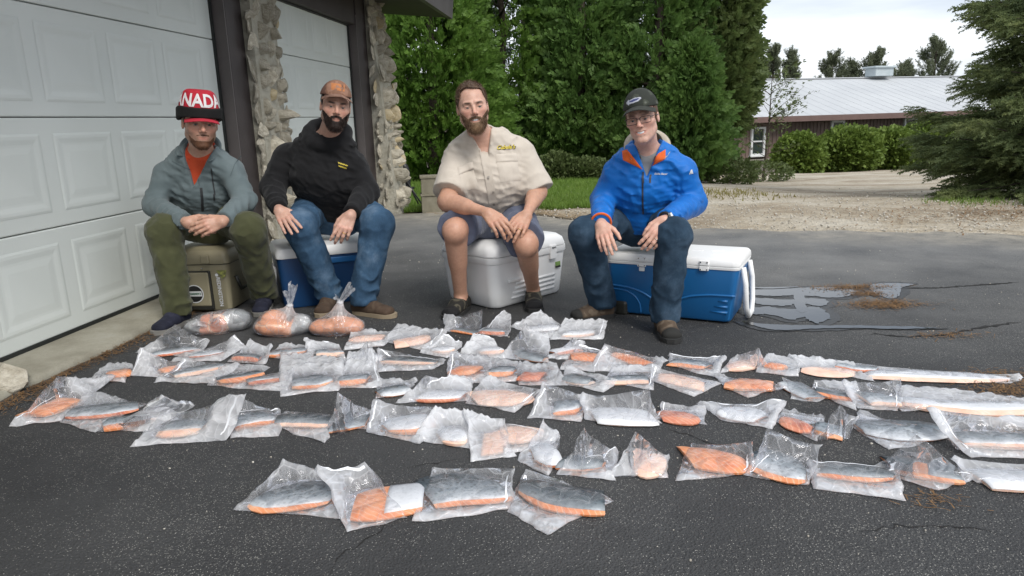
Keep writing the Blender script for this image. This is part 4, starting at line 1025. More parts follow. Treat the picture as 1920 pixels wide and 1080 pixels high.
    if o.get('shorts'):
        for s in 'LR':
            k, a, h = J['kn'+s], J['an'+s], J['hip'+s]; ax = nrm(a-k); bk = np.array([0, 1.0, 0]); bk = nrm(bk-ax*(bk@ax)); Ls = np.linalg.norm(a-k)
            def lf(P):
                d = dcap(P, h, k, .080, .062); d = smin(d, dcap(P, k, a, .056, .036), .03); d = smin(d, dell(P, k+nrm(k-h)*.012-bk*.012, (.050, .050, .052)), .03)
                d = smin(d, dcap(P, k+ax*Ls*.18+bk*.022, k+ax*Ls*.46+bk*.016, .050, .040), .04); d = smin(d, dcap(P, a, a+np.array([0, -.05, -.04]), .036, .03), .02); return d
            V, F = mesh_field(lf, *box_of([h, k, a], .1), .0052)
            n = vnoise(V, 30, 6, 2)[:, None]; c = np.array(o.get('armskin', base))*(1+.09*n)
            kn_ = np.exp(-(np.linalg.norm(V-k, axis=1)/.05)**2)[:, None]; c = c*(1-kn_*np.array([.02, .16, .16])); parts.append((V, F, np.clip(c, 0, 1)))
    b = 0; VV, FF, CC = [], [], []
    for V, F, c in parts: VV.append(V-O); FF.append(F+b); CC.append(c); b += len(V)
    body = mesh_np('body', np.concatenate(VV), np.concatenate(FF), m_skin, T, smooth=True, col=np.concatenate(CC))
    # eyes
    for sx in (-1, 1):
        bm = bmesh.new(); bmesh.ops.create_uvsphere(bm, u_segments=20, v_segments=14, radius=.0131*hs)
        P = np.array([v.co for v in bm.verts]); gaze = nrm(np.array(o.get('gaze', (0, 1, -.02))))
        ang = np.degrees(np.arccos(np.clip(P@gaze/np.linalg.norm(P, axis=1), -1, 1)))
        me = bpy.data.meshes.new('eye'); bm.to_mesh(me); bm.free()
        c = np.where((ang < 37)[:, None], np.array(o.get('iris', (.05, .035, .02))), np.array((.50, .45, .42))); c = np.where((ang < 17)[:, None], .004, c)
        ca = me.color_attributes.new('Col', 'FLOAT_COLOR', 'POINT'); ca.data.foreach_set('color', np.c_[c, np.ones(len(c))].astype(np.float32).ravel())
        cen = hp+Mh@(np.array([sx*.031, .0745, -.0005])*hs)-O
        Pw = (P@np.stack([Mh[:, 0], Mh[:, 1], Mh[:, 2]], 1).T)+cen
        me.vertices.foreach_set('co', Pw.astype(np.float32).ravel()); me.materials.append(m_eye); me.polygons.foreach_set('use_smooth', np.ones(len(me.polygons), bool)); me.update(); link(bpy.data.objects.new('eye', me), T)
    if o.get('smile', 0) > .5:
        V = []; n = 13
        for k in range(n):
            x_ = (-1+2*k/(n-1))*.020; y_ = .0928-.0075*(x_/.02)**2; zc = -.0628+.007*(x_/.026)**2
            V += [hp+Mh@(np.array([x_, y_, zc+.0050])*hs)-O, hp+Mh@(np.array([x_, y_-.001, zc-.0030])*hs)-O]
        mesh_np('teeth', np.array(V), np.array([[2*k, 2*k+2, 2*k+3, 2*k+1] for k in range(n-1)]), m_white, T, smooth=True)
    def loc(p): return hp+Mh@(np.array(p)*hs)-O
    ret = Sub(); ret.__dict__.update(T=T, O=O, X=X, U=U, Yf=Yf, nb=nb, pel=pel, Mh=Mh, hp=hp, hs=hs, top=top, low=trou, body=body, J=J, o=o, loc=loc, toloc=toloc, tips=tipinfo, torso=torso)
    # ---------- beard and hair
    if o.get('beard'):
        bl, up, dens = o['beard']
        def beardf(P):
            q = toloc(P); ax = np.abs(q[:, 0]); d = head_field(q, o)*hs
            n = vnoise(q, 160, 3, 2); low = np.clip((-.055-q[:, 2])/.05, 0, 1); th = bl*(.25+.75*low)*np.clip(1.2-.2*(ax/.06), .5, 1.2)
            d = d-th-.0016*n
            top_ = q[:, 2]-(up+1.05*np.clip(ax-.034, 0, .035)+.55*np.clip(.055-q[:, 1], 0, .08)-.022*np.exp(-((ax-.014)/.016)**2)*0)   # cheek line
            must = np.maximum(np.abs(q[:, 2]+.0485+o.get('must', (.22, .0070))[0]*ax)-o.get('must', (.22, .0070))[1], ax-.030)      # moustache
            reg = np.minimum(top_, must); reg = np.maximum(reg, -(q[:, 1]+.012+.15*(q[:, 2]+.06)))
            mouth = (1-np.sqrt((ax/(.0215+.007*o.get('smile', 0)))**2+((q[:, 2]+.0645)/.0098)**2))*.012*np.where(q[:, 1] > .05, 1, -9); reg = np.maximum(reg, mouth)
            reg = np.maximum(reg, -(q[:, 2]+.155))
            return smax(d, (reg*hs).astype(np.float32), .003)
        lo, hi = box_of([hp+Mh@np.array(c)*hs for c in ((.085, .115, .02), (-.085, -.05, -.16), (.085, -.05, -.16), (-.085, .115, .02))], .012)
        V, F = mesh_field(beardf, lo, hi, .0032); n = vnoise(V, 90, 8, 1)[:, None]; q = toloc(V)
        c = np.array(o['bcol'])*(1+.3*n)
        if o.get('bcol2') is not None: k = np.exp(-((q[:, 0]/.024)**2+((q[:, 2]+.10)/.030)**2))[:, None]*.8; c = c*(1-k)+np.array(o['bcol2'])*k
        bo = mesh_np('beard', V-O, F, m_hair, T, smooth=True, col=np.clip(c, 0, 1))
        Vs, Fs = strands(V, F, dens, bl*1.05+.004, .0007, lambda P, N: -.9*Mh[:, 2][None]+.15*Mh[:, 1][None], 3, .35); q = toloc(Vs); c = np.array(o['bcol'])*(1.1+.4*vnoise(Vs, 200, 8, 1)[:, None])
        if o.get('bcol2') is not None: k = np.exp(-((q[:, 0]/.024)**2+((q[:, 2]+.10)/.032)**2))[:, None]*.8; c = c*(1-k)+np.array(o['bcol2'])*k
        h = mesh_np('whisker', Vs-O, Fs, m_hair, bo, col=np.clip(c, 0, 1)); h['kind'] = 'stuff'
    if o.get('hairdo'):
        hl = o['hairdo']
        def hairf(P):
            q = toloc(P); ax = np.abs(q[:, 0]); d = dell(q, (0, -.012, .030), (.0755, .098, .090))
            n = vnoise(q, 85, 13, 2); up_ = np.clip(q[:, 2]-.04, 0, .1)/.08
            th = .0022+hl*up_*np.clip(.6+q[:, 1]*4, .45, 1.2); d = d-th-.0040*n*(.25+up_)
            line = .094-.35*np.clip(ax-.025, 0, .1)-3.6*np.clip(ax-.054, 0, .1)+.010*vnoise(q, 60, 3, 1)                # front hairline
            front = np.where(q[:, 1] > .028, line-q[:, 2], np.where(ax > .05, -.012-.3*q[:, 1]-q[:, 2], -.075-q[:, 2])); front = np.where((q[:, 1] > .012) & (q[:, 1] <= .028), -.018-q[:, 2], front)
            return smax(d*hs, (front*hs).astype(np.float32), .004)
        lo, hi = box_of([hp+Mh@np.array(c)*hs for c in ((.085, .1, .15), (-.085, -.12, -.07), (.085, -.12, .15), (-.085, .1, -.07))], .02)
        V, F = mesh_field(hairf, lo, hi, .0032); c = np.array(o['hair'])*(1+.35*vnoise(V, 120, 4, 1)[:, None]); ho = mesh_np('hair', V-O, F, m_hair, T, smooth=True, col=np.clip(c, 0, 1))
        Vs, Fs = strands(V, F, 6500, .009+hl*.3, .0006, lambda P, N: .35*Mh[:, 2][None]+.25*Mh[:, 1][None], 5, .28); c = np.array(o['hair'])*(1.25+.6*vnoise(Vs, 150, 8, 1)[:, None])
        h = mesh_np('hair_strand', Vs-O, Fs, m_hair, ho, col=np.clip(c, 0, 1)); h['kind'] = 'stuff'
    return ret
m_hair = mat_vcol('hair', .55, 0, 300, .3, .35)
def cap_crown(p, name, c0, zrim, fn_col, grow=.008, top=.0, back=.02, res=.0034, mat=None, tilt=0.0, flat=None):
    hp, Mh, hs, O = p.hp, p.Mh, p.hs, p.O
    def f(P):
        q = p.toloc(P); d = dell(q, (0, -.014, .030+c0), (.0765+grow, .099+grow, .090+grow+top)); d = d-.0012*vnoise(q, 60, 5, 1)
        rim = (zrim+back*np.clip(-(q[:, 1]+.02)*2, -1, 1)*-1-tilt*q[:, 1])-q[:, 2]
        d = d*hs
        if flat: d = smax(d, ((q[:, 2]-flat)*hs).astype(np.float32), .022)
        return smax(d, (rim*hs).astype(np.float32), .003)
    lo, hi = box_of([hp+Mh@np.array(c)*hs for c in ((.1, .115, .16), (-.1, -.13, -.02), (.1, -.13, .16), (-.1, .115, -.02))], .012)
    V, F = mesh_field(f, lo, hi, res); q = p.toloc(V); return mesh_np(name, V-O, F, mat or m_cloth, p.T, smooth=True, col=np.clip(fn_col(q), 0, 1))
def brim(p, parent, name, z0, y0, ln, half, curve, drop, mat, thick=.004, xr=.080):
    """stiff curved peak in front of the crown (local head coordinates)"""
    n, m = 25, 8; V = []
    for sg in (0, 1):
        for i in range(n):
            a = -half+2*half*i/(n-1); s, c = math.sin(a), math.cos(a)
            for j in range(m):
                t = j/(m-1); rx = xr*s*(1+.05*t); ry = y0*c+ln*t*c**.6*(1 if c > 0 else 0); V.append(p.loc((rx, ry, z0-curve*(s*s)-drop*t-sg*thick)))
    idx = np.arange(n*m).reshape(n, m); q = np.stack([idx[:-1, :-1], idx[1:, :-1], idx[1:, 1:], idx[:-1, 1:]], -1).reshape(-1, 4); N = n*m
    ring = np.r_[idx[:, 0], idx[-1, 1:], idx[-2::-1, -1], idx[0, -2:0:-1]]; side = np.array([[a+N, b+N, b, a] for a, b in zip(ring, np.roll(ring, -1))])
    return mesh_np(name, np.array(V), np.concatenate([q, q[:, ::-1]+N, side]), mat, parent, smooth=True)
def seglens(J):
    f = lambda a, b: round(float(np.linalg.norm(np.array(J[a])-np.array(J[b]))), 3)
    return {k: (f(*k.split('-'))) for k in ('shL-elL', 'elL-wrL', 'shR-elR', 'elR-wrR', 'hipL-knL', 'knL-anL', 'hipR-knR', 'knR-anR', 'shL-shR', 'neck-hipL', 'head-neck')}
def jt(d): return {k: at(*v) for k, v in d.items()}
def feet(J, toeL, dirL, toeR, dirR, L=.285):
    F = {}
    for s, t, d in (('L', toeL, dirL), ('R', toeR, dirR)):
        toe = gz(*t); f = nrm(np.array([d[0], d[1], 0.0])); heel = toe-f*L; F[s] = (heel, toe); J['an'+s] = heel+f*.075+np.array([0, 0, .085])
    return F
def worn_text(p, txt, size, px, py, Yd, mat, name, bold=0.0, italic=0.0, rot=0.0, lift=.0028, squash=1.0):
    V, F = text_mesh(txt, size, bold, italic); X = p.X; U = p.U; c, s = math.cos(rot), math.sin(rot)
    Vr = np.c_[V[:, 0]*c-V[:, 1]*s, (V[:, 0]*s+V[:, 1]*c)*squash]; org = at(px, py, Yd)-p.O; dirv = nrm(at(px, py, Yd)-cC)
    R_ = nrm(cR); U_ = nrm(cU); return project_on(p.top, Vr, F, org, R_, U_, dirv, name, mat, p.T, lift)
def worn_strip(p, pts, width, Yd, mat, name, garment=None, lift=.003, sub=8):
    """narrow tape (zip, seam, pocket edge) along picture points, laid on a garment"""
    P = []
    for a, b in zip(pts[:-1], pts[1:]):
        for k in range(sub): P.append((a[0]+(b[0]-a[0])*k/sub, a[1]+(b[1]-a[1])*k/sub))
    P.append(pts[-1]); me = (garment or p.top).data; bvh = BVHTree.FromPolygons([v.co.copy() for v in me.vertices], [list(q.vertices) for q in me.polygons])
    A = []
    for i, (u, v) in enumerate(P):
        a = np.array(P[max(i-1, 0)]); b = np.array(P[min(i+1, len(P)-1)]); t = nrm(b-a); n = np.array([-t[1], t[0]])*width/2
        for s in (-1, 1):
            d = nrm(ray(u+s*n[0], v+s*n[1])); hit = bvh.ray_cast(Vector(cC-p.O), Vector(d), 9)[0]
            q = np.array(hit)-d*lift if hit is not None else at(u+s*n[0], v+s*n[1], Yd)-p.O
            if abs(q[1]+p.O[1]-Yd) > .35: q = at(u+s*n[0], v+s*n[1], Yd)-p.O
            A.append(q)
    n = len(P); F = np.array([[2*k, 2*k+1, 2*k+3, 2*k+2] for k in range(n-1)]); o = mesh_np(name, np.array(A), F, mat, p.T, smooth=True); return o
def ring_on(p, side, finger, mat, seg=(.5)):
    kn, tips = p.tips[side]; pr, _, _ = hand_prims(p.J['wr'+side], *p.o['hand'+side]); a, b, ra, rb = pr[5+finger*3]; c = a+(b-a)*.55; t = nrm(b-a); u = nrm(np.cross(t, [0.3, .2, 1])); v = np.cross(t, u)
    mb = MB(); rr = ra*1.06; mb.tube([c+(u*math.cos(q)+v*math.sin(q))*rr-p.O for q in np.linspace(0, 6.283, 17)], .0017, 6, cap=False); mb.build('ring', mat, p.T, 'all')

# fabrics
m_jgrey = mat_fabric('slate_softshell', (.105, .138, .145), (.130, .165, .172), .75, wr=.30)
m_olive = mat_fabric('olive_cotton', (.048, .052, .022), (.068, .072, .032), .9, wr=.4)
m_orange = mat_fabric('orange_fleece', (.50, .055, .018), (.62, .085, .028), .85)
m_hoodie = mat_fabric('black_fleece', (.007, .007, .008), (.011, .011, .012), .9, wr=.4, sheen=.06)
def mat_denim(name, c1, c2, c3):
    m, t, b = newmat(name); v = coords(t)
    c = ramp(t, noise(t, v, 7, 5, .65), [(.30, c1), (.52, c2), (.74, c3)])
    c = mixc(t, .25, c, ramp(t, noise(t, coords(t, 'Object', (1, 1, .15)), 420, 2), [(.35, (.3, .3, .3)), (.65, (.7, .7, .7))]), 'OVERLAY')
    t.links.new(c, b.inputs['Base Color']); b.inputs['Roughness'].default_value = .9; b.inputs['Specular IOR Level'].default_value = .2
    rg = nd(t, 'ShaderNodeTexNoise', noise_type='RIDGED_MULTIFRACTAL', Scale=9.0, Detail=3.0, Roughness=.5, Distortion=.8); t.links.new(v, rg.inputs['Vector']); bump(t, b, rg.outputs['Fac'], .6, .014); return m
m_denim = mat_denim('blue_denim', (.022, .052, .095), (.042, .088, .15), (.11, .17, .245))
m_denim2 = mat_denim('dark_denim', (.013, .028, .048), (.024, .048, .078), (.06, .098, .145))
m_tan = mat_fabric('tan_shirt_cotton', (.50, .445, .375), (.57, .51, .435), .85, wr=.30)
m_shorts = mat_fabric('slate_shorts_cotton', (.085, .100, .150), (.115, .132, .19), .85, wr=.4)
m_blue = mat_fabric('royal_blue_nylon', (.003, .118, .44), (.004, .150, .53), .45, wr=.45, wscale=30, sheen=.05)
m_beige = mat_fabric('beige_lining', (.42, .37, .29), (.52, .46, .37), .9)
m_dkol = mat_fabric('dark_olive_collar', (.035, .033, .022), (.050, .046, .032), .9)
m_grey = mat_fabric('grey_tee', (.20, .205, .21), (.26, .265, .27), .9)
m_red = simple('red_knit', (.36, .012, .028), (.46, .02, .04), .85, 30, 260, .4, .003)
m_wht = simple('white_knit', (.62, .60, .60), (.72, .70, .70), .85, 30, 260, .4, .003)
m_yel = simple('yellow_thread', (.62, .48, .05), (.75, .60, .08), .7, 30)
m_zip = simple('zip_tape', (.02, .022, .024), (.035, .037, .04), .5, 30)
m_seam = simple('seam_dark', (.07, .095, .10), (.085, .11, .118), .8, 30)  # darker slate for the jacket's seam lines
m_lgry = simple('pale_print', (.45, .47, .50), (.55, .57, .6), .6, 30)

# ---- man in slate jacket
J = jt(dict(head=(375, 232, 3.93), neck=(376, 276, 4.03), shL=(314, 328, 4.06), shR=(434, 322, 4.03), elL=(288, 384, 4.00), elR=(460, 376, 3.97), wrL=(349, 416, 3.76), wrR=(419, 414, 3.74),
  hipL=(345, 412, 4.22), hipR=(425, 410, 4.20), knL=(309, 434, 3.80), knR=(466, 430, 3.82), seat=(385, 460, 4.15)))
FT = feet(J, (290, 630), (-.18, -1), (486, 595), (.15, -1)); J['sitY'] = np.array([0, 3.98, 0])
p1 = person('person in slate jacket and red knit hat, seated with clasped hands', J, dict(face=(R(7), R(4), R(5)), seatz=.365, girth=.98, belly=.0, top_name='jacket', low_name='trousers', mats=dict(top=m_jgrey, low=m_olive, under=m_orange),
  skin=(.52, .31, .225), hair=(.07, .035, .018), iris=(.06, .05, .03), stubble=.55, open=.0045, zip=(.185, .075), sleeve=(.073, .060, .047), folds=.0085, leg=(.098, .088, .080, .074), legfolds=.010, cuff=.06, hem=.02,
  beard=(.0020, -.076, 2600), bcol=(.10, .045, .022), must=(.12, .0045), jaw=1.0, fat=.004, hscale=1.09, neckhole=.07,
  handL=(at(408, 434, 3.72), (-.15, -.95, .25), (0, 0, 1), [.50, .5, .52, .55], .98, .05, (.5, .5, .2)), handR=(at(358, 434, 3.65), (.1, -.97, .2), (0, 0, 1), [.34, .36, .4, .44], .98, .05, (.45, .45, .3)), armskin=(.51, .30, .215)))
for s in 'LR': shoe(p1.T, FT[s][0]-p1.O, FT[s][1]-p1.O, p1.J['an'+s]-p1.O, [(.012, .014, .028), (.02, .022, .04), m_sole], 3, .045)
collar(p1.T, 'jacket_collar', m_jgrey, p1.nb-p1.O, p1.X, p1.Yf, p1.U, .082, .090, .062, .045, R(40), .006, .050, .020, .95, zoff=-.012, out_edge=.03)
collar(p1.T, 'shirt_collar', m_orange, p1.nb-p1.O, p1.X, p1.Yf, p1.U, .066, .070, .055, .04, R(22), .004, .060, .008, .95, zoff=-.02, out_edge=.012)
worn_strip(p1, [(377, 352), (379, 375), (380, 396)], 5, 3.85, m_zip, 'zip')
worn_strip(p1, [(396, 316), (399, 340), (403, 366)], 2.6, 3.9, m_zip, 'chest_zip'); worn_strip(p1, [(401, 364), (402, 376)], 3.2, 3.9, m_zip, 'zip_pull')
worn_strip(p1, [(322, 302), (345, 314), (368, 322), (374, 348)], 1.5, 3.9, m_seam, 'seam'); worn_strip(p1, [(452, 292), (440, 308), (432, 330)], 1.6, 3.95, m_seam, 'seam')
# knit hat: black cuff, red crown with white letters, red peak of a cap worn underneath
def knit(q):
    c = np.repeat(np.array([[.40, .014, .03]]), len(q), 0); n = vnoise(q, 200, 3, 1)[:, None]; c = c*(1+.15*n)
    return c
hat = cap_crown(p1, 'knit_hat', .018, .045, knit, .018, .044, 0.0, mat=m_cloth, flat=.164)
hat['label'] = 'red knit hat with white letters and black cuff'
def cuff(P):
    q = p1.toloc(P); d = dell(q*np.array([1, 1, .02]), (0, -.014, 0), (.101, .120, .09)); d = np.abs(d+.005)-.0095; k = .5*np.sin(np.arctan2(q[:, 0], q[:, 1])*70)*.0010
    return smax(d-k, (np.abs(q[:, 2]-.050+.25*np.clip(-q[:, 1], -.02, .06)+.0)-.024-.10*np.clip(np.abs(q[:, 0])-.06, 0, .04)).astype(np.float32), .008)
lo, hi = box_of([p1.hp+p1.Mh@np.array(c) for c in ((.13, .15, .08), (-.13, -.15, -.02), (.13, -.15, .08), (-.13, .15, -.02))], .02)
V, F = mesh_field(cuff, lo, hi, .0036); mesh_np('cuff', V-p1.O, F, m_cloth, hat, smooth=True, col=np.full((len(V), 3), .006))
brim(p1, hat, 'peak', .036, .092, .046, R(60), .020, .014, m_red, xr=.088)
V, F = text_mesh('CANADA', .088, .0026); me = []
bm = bmesh.new()
for v in V: bm.verts.new(v)
bm.verts.ensure_lookup_table()
for f in F:
    try: bm.faces.new([bm.verts[i] for i in f])
    except ValueError: pass
bmesh.ops.triangulate(bm, faces=bm.faces[:]); bmesh.ops.subdivide_edges(bm, edges=bm.edges[:], cuts=2)
for v in bm.verts:
    a = (v.co.x-.058)/.108; z = .110+v.co.y*.95; k = math.sqrt(max(.05, 1-((z-.048)/.1540)**2)); v.co = V3(p1.loc((.0968*k*math.sin(a), -.014+.1195*k*math.cos(a), z)))
me = bpy.data.meshes.new('lettering'); bm.to_mesh(me); bm.free(); me.materials.append(m_wht); link(bpy.data.objects.new('lettering', me), hat)

# ---- man in black hoodie
J = jt(dict(head=(629, 201, 4.02), neck=(612, 250, 4.13), shL=(540, 298, 4.24), shR=(660, 314, 4.17), elL=(512, 352, 4.16), elR=(688, 360, 4.13), wrL=(523, 393, 3.90), wrR=(658, 402, 3.87),
  hipL=(585, 392, 4.32), hipR=(665, 392, 4.29), knL=(562, 424, 3.92), knR=(708, 420, 3.90), seat=(620, 450, 4.25)))
FT = feet(J, (600, 597), (-.05, -1), (742, 596), (.85, -.42), .29); J['sitY'] = np.array([0, 4.05, 0])
p2 = person('bearded person in black hoodie and brown cap, hands on jeans', J, dict(face=(R(5), R(2), R(9)), seatz=.36, girth=1.10, belly=.03, top_name='hoodie', low_name='jeans', mats=dict(top=m_hoodie, low=m_denim),
  skin=(.52, .315, .235), hair=(.022, .012, .008), iris=(.08, .07, .05), open=.0034, stubble=.3, hood=True, sleeve=(.088, .072, .048), folds=.0085, leg=(.105, .088, .078, .074), legfolds=.010, cuff=.065, hem=.015, neckhole=.060,
  beard=(.007, -.056, 4200), bcol=(.018, .009, .006), jaw=1.05, fat=.006, hscale=1.0, neckr=.066,
  handL=(at(556, 440, 3.76), (-.15, -.62, .78), (1, 0, 0), [.16, .14, .16, .20], 1.02, .10, (.62, .55, .1)), handR=(at(628, 462, 3.76), (.25, -.85, .35), (-1, 0, .1), [.28, .40, .46, .50], 1.02, .07, (.4, .3, .3)), armskin=(.54, .33, .25)))
for s in 'LR': shoe(p2.T, FT[s][0]-p2.O, FT[s][1]-p2.O, p2.J['an'+s]-p2.O, [(.065, .042, .027), (.08, .055, .036), simple('tan_sole', (.30, .24, .16), None, .8)], 5, .045)
def plaid(q):
    n = vnoise(q, 55, 3, 2); m = vnoise(q, 110, 9, 1); c = np.repeat(np.array([[.20, .105, .065]]), len(q), 0); c = np.where((n > .12)[:, None], np.array([.27, .15, .10]), c); c = np.where((n < -.25)[:, None], np.array([.11, .055, .04]), c)
    og = ((q[:, 1] > .02) & (np.abs(q[:, 0]-.0) < .036) & (q[:, 2] > .088) & (q[:, 2] < .125) & (m > -.35))[:, None]; return np.where(og, np.array([.42, .165, .06]), c)
hat = cap_crown(p2, 'cap', .012, .058, plaid, .010, .004, .012); hat['label'] = 'brown checked cap with orange badge'
def mat_plaid():
    m, t, b = newmat('checked_cap_cloth'); v = coords(t); c = ramp(t, noise(t, v, 34, 4), [(.35, (.12, .065, .045)), (.5, (.20, .11, .075)), (.66, (.29, .17, .12))]); t.links.new(c, b.inputs['Base Color']); b.inputs['Roughness'].default_value = .85; bump(t, b, noise(t, v, 400, 2), .2, .002); return m
brim(p2, hat, 'peak', .070, .090, .052, R(68), .030, .012, mat_plaid(), xr=.086)
def side_hair(p, col, z0=-.02):
    def f(P):
        q = p.toloc(P); d = dell(q, (0, -.012, .030), (.0755, .098, .090))-.005-.001*vnoise(q, 150, 3, 1); ax = np.abs(q[:, 0])
        return smax(d*p.hs, (np.maximum(np.maximum(q[:, 2]-.06, np.where(q[:, 1] > -.03, -.032-q[:, 2], -.075-q[:, 2])), q[:, 1]-.030)*p.hs).astype(np.float32), .003)
    lo, hi = box_of([p.hp+p.Mh@np.array(c)*p.hs for c in ((.085, .05, .07), (-.085, -.12, -.08), (.085, -.12, .07), (-.085, .05, -.08))], .015)
    V, F = mesh_field(f, lo, hi, .0036); c = np.array(col)*(1+.3*vnoise(V, 120, 4, 1)[:, None]); mesh_np('hair', V-p.O, F, m_hair, p.T, smooth=True, col=np.clip(c, 0, 1))
side_hair(p2, (.022, .012, .008)); side_hair(p1, (.05, .026, .014))
ring_on(p2, 'R', 2, m_gold)
for k, (a, b) in enumerate((((634, 305), (652, 311)), ((635, 311), (650, 316)))):       # two lines of small yellow script
    pts = [(a[0]+(b[0]-a[0])*t/12, a[1]+(b[1]-a[1])*t/12+(1.3 if t % 2 else -1.3)) for t in range(13)]; worn_strip(p2, pts, 1.1, 4.0, m_yel, 'chest_script', sub=2)
worn_strip(p2, [(602, 388), (604, 402), (607, 418)], 1.6, 4.1, simple('denim_seam', (.03, .06, .11), None, .9), 'fly_seam', p2.low)

# ---- man in tan shirt
J = jt(dict(head=(886, 202, 3.84), neck=(902, 248, 3.96), shL=(860, 302, 4.00), shR=(974, 290, 4.03), elL=(838, 378, 3.80), elR=(1008, 358, 3.96), wrL=(912, 398, 3.62), wrR=(988, 402, 3.69),
  hipL=(893, 402, 4.14), hipR=(962, 402, 4.14), knL=(853, 432, 3.68), knR=(986, 456, 3.66), seat=(925, 450, 4.05)))
FT = feet(J, (838, 602), (-.32, -1), (1003, 588), (.0, -1), .29); J['sitY'] = np.array([0, 3.90, 0])
p3 = person('bearded person in tan short-sleeved shirt and slate shorts, bare shins', J, dict(face=(R(4), R(0), R(-6)), seatz=.37, girth=1.12, belly=.05, top_name='shirt', low_name='shorts', mats=dict(top=m_tan, low=m_shorts),
  skin=(.56, .345, .26), hair=(.095, .060, .038), iris=(.06, .07, .06), open=.0030, smile=.9, sleeve=(.088, .086, .05), short=.235, folds=.0085, leg=(.112, .092, .07, .06), shorts=-.045, legfolds=.008, hem=.05, neckhole=.062, zip=(.13, .045), zipx=.0,
  beard=(.008, -.054, 5200), bcol=(.125, .075, .042), bcol2=(.27, .17, .09), hairdo=.014, jaw=1.04, fat=.005, hscale=1.02, arm=.047, neckr=.066,
  handL=(at(948, 430, 3.53), (-.1, -.62, .75), (1, .2, .5), [.30, .36, .42, .48], 1.03, .08, (.4, .4, .3)), handR=(at(962, 440, 3.57), (.2, -.72, .65), (-1, 0, .2), [.22, .26, .34, .40], 1.03, .08, (.4, .35, .3)), armskin=(.50, .285, .195)))
for s in 'LR': shoe(p3.T, FT[s][0]-p3.O, FT[s][1]-p3.O, p3.J['an'+s]-p3.O+np.array([0, 0, -.03]), [(.018, .017, .014), (.085, .078, .055), m_sole2], 7, .048, toe_cap=(.010, .010, .011))
collar(p3.T, 'shirt_collar', m_tan, p3.nb-p3.O, p3.X, p3.Yf, p3.U, .069, .073, .042, .034, R(30), .004, .055, .016, 1.0, zoff=-.018, out_edge=.006)
fl = MB()
def flap(p, quad, Yd, mat, name, lift=.006, n=8):
    """cloth patch (pocket, flap) laid on a garment inside a picture quad"""
    me = p.top.data; bvh = BVHTree.FromPolygons([v.co.copy() for v in me.vertices], [list(q.vertices) for q in me.polygons]); V = []
    q = np.array(quad, float)
    for i in range(n):
        for j in range(n):
            s, t = i/(n-1), j/(n-1); u = q[0]*(1-s)*(1-t)+q[1]*s*(1-t)+q[2]*s*t+q[3]*(1-s)*t; d = nrm(ray(*u)); h = bvh.ray_cast(Vector(cC-p.O), Vector(d), 9)[0]
            e = 0 if (i in (0, n-1) or j in (0, n-1)) else 1
            V.append(np.array(h)-d*(lift*(.25+.75*e)) if h is not None else at(u[0], u[1], Yd)-p.O)
    idx = np.arange(n*n).reshape(n, n); F = np.stack([idx[:-1, :-1], idx[1:, :-1], idx[1:, 1:], idx[:-1, 1:]], -1).reshape(-1, 4); return mesh_np(name, np.array(V), F, mat, p.T, smooth=True)
flap(p3, [(931, 303), (970, 303), (977, 338), (938, 342)], 3.85, m_tan, 'chest_pocket', .006); flap(p3, [(929, 289), (968, 287), (971, 302), (931, 305)], 3.85, m_tan, 'pocket_flap', .011)
flap(p3, [(862, 326), (888, 318), (898, 352), (864, 360)], 3.85, m_tan, 'chest_pocket', .006); flap(p3, [(858, 313), (886, 303), (889, 316), (861, 328)], 3.85, m_tan, 'pocket_flap', .011)
worn_strip(p3, [(904, 268), (910, 300), (918, 340), (923, 372), (926, 392)], 15, 3.85, m_tan, 'button_placket', lift=.005)
m_btn = simple('button', (.30, .27, .23), None, .4)
for (u, v) in ((916, 332), (925, 361), (926, 384)):
    worn_strip(p3, [(u-2, v), (u+2, v)], 4, 3.85, m_btn, 'button', lift=.009, sub=2)
m_dk = simple('dark_thread', (.03, .03, .028), None, .8)
worn_text(p3, "Cabela's", .030, 948.8, 276.6, 3.85, m_dk, 'shirt_script_outline', .0016, .35, R(3), .0035); worn_text(p3, "Cabela's", .030, 948, 276, 3.85, m_yel, 'shirt_script', .0006, .35, R(3), .0060)  # black outline of the letters, then the yellow script over it
ring_on(p3, 'R', 2, m_gold)

# ---- man in blue jacket
J = jt(dict(head=(1204, 223, 3.46), neck=(1214, 270, 3.57), shL=(1158, 326, 3.63), shR=(1278, 322, 3.58), elL=(1132, 374, 3.66), elR=(1300, 380, 3.60), wrL=(1127, 420, 3.40), wrR=(1247, 413, 3.29),
  hipL=(1172, 412, 3.76), hipR=(1242, 415, 3.70), knL=(1098, 438, 3.46), knR=(1262, 440, 3.28), seat=(1210, 450, 3.7)))
FT = feet(J, (1066, 604), (-.93, -.36), (1264, 646), (.02, -1), .275); J['sitY'] = np.array([0, 3.44, 0])
p4 = person('person in blue jacket, glasses and dark cap, seated on a blue cooler', J, dict(face=(R(-10), R(3), R(-9)), seatz=.335, girth=.93, belly=.0, top_name='jacket', low_name='jeans', mats=dict(top=m_blue, low=m_denim2, under=m_grey),
  skin=(.60, .375, .295), hair=(.09, .05, .03), iris=(.05, .06, .07), open=.0034, smile=1.05, brow_k=.75, sleeve=(.075, .065, .049), folds=.0085, leg=(.092, .078, .070, .072), legfolds=.009, cuff=.06, hem=.03, neckhole=.068, zip=(.135, .05), jaw=.96, hscale=.95, neckr=.058,
  handL=(at(1139, 466, 3.27), (-.3, -.85, .4), (1, -.1, .1), [.20, .26, .32, .36], .96, .05, (.62, .60, .1)), handR=(at(1214, 466, 3.21), (.25, -.85, .4), (-1, 0, 0), [.30, .34, .36, .36], .96, .07, (.35, .3, .3)), armskin=(.58, .35, .265)))
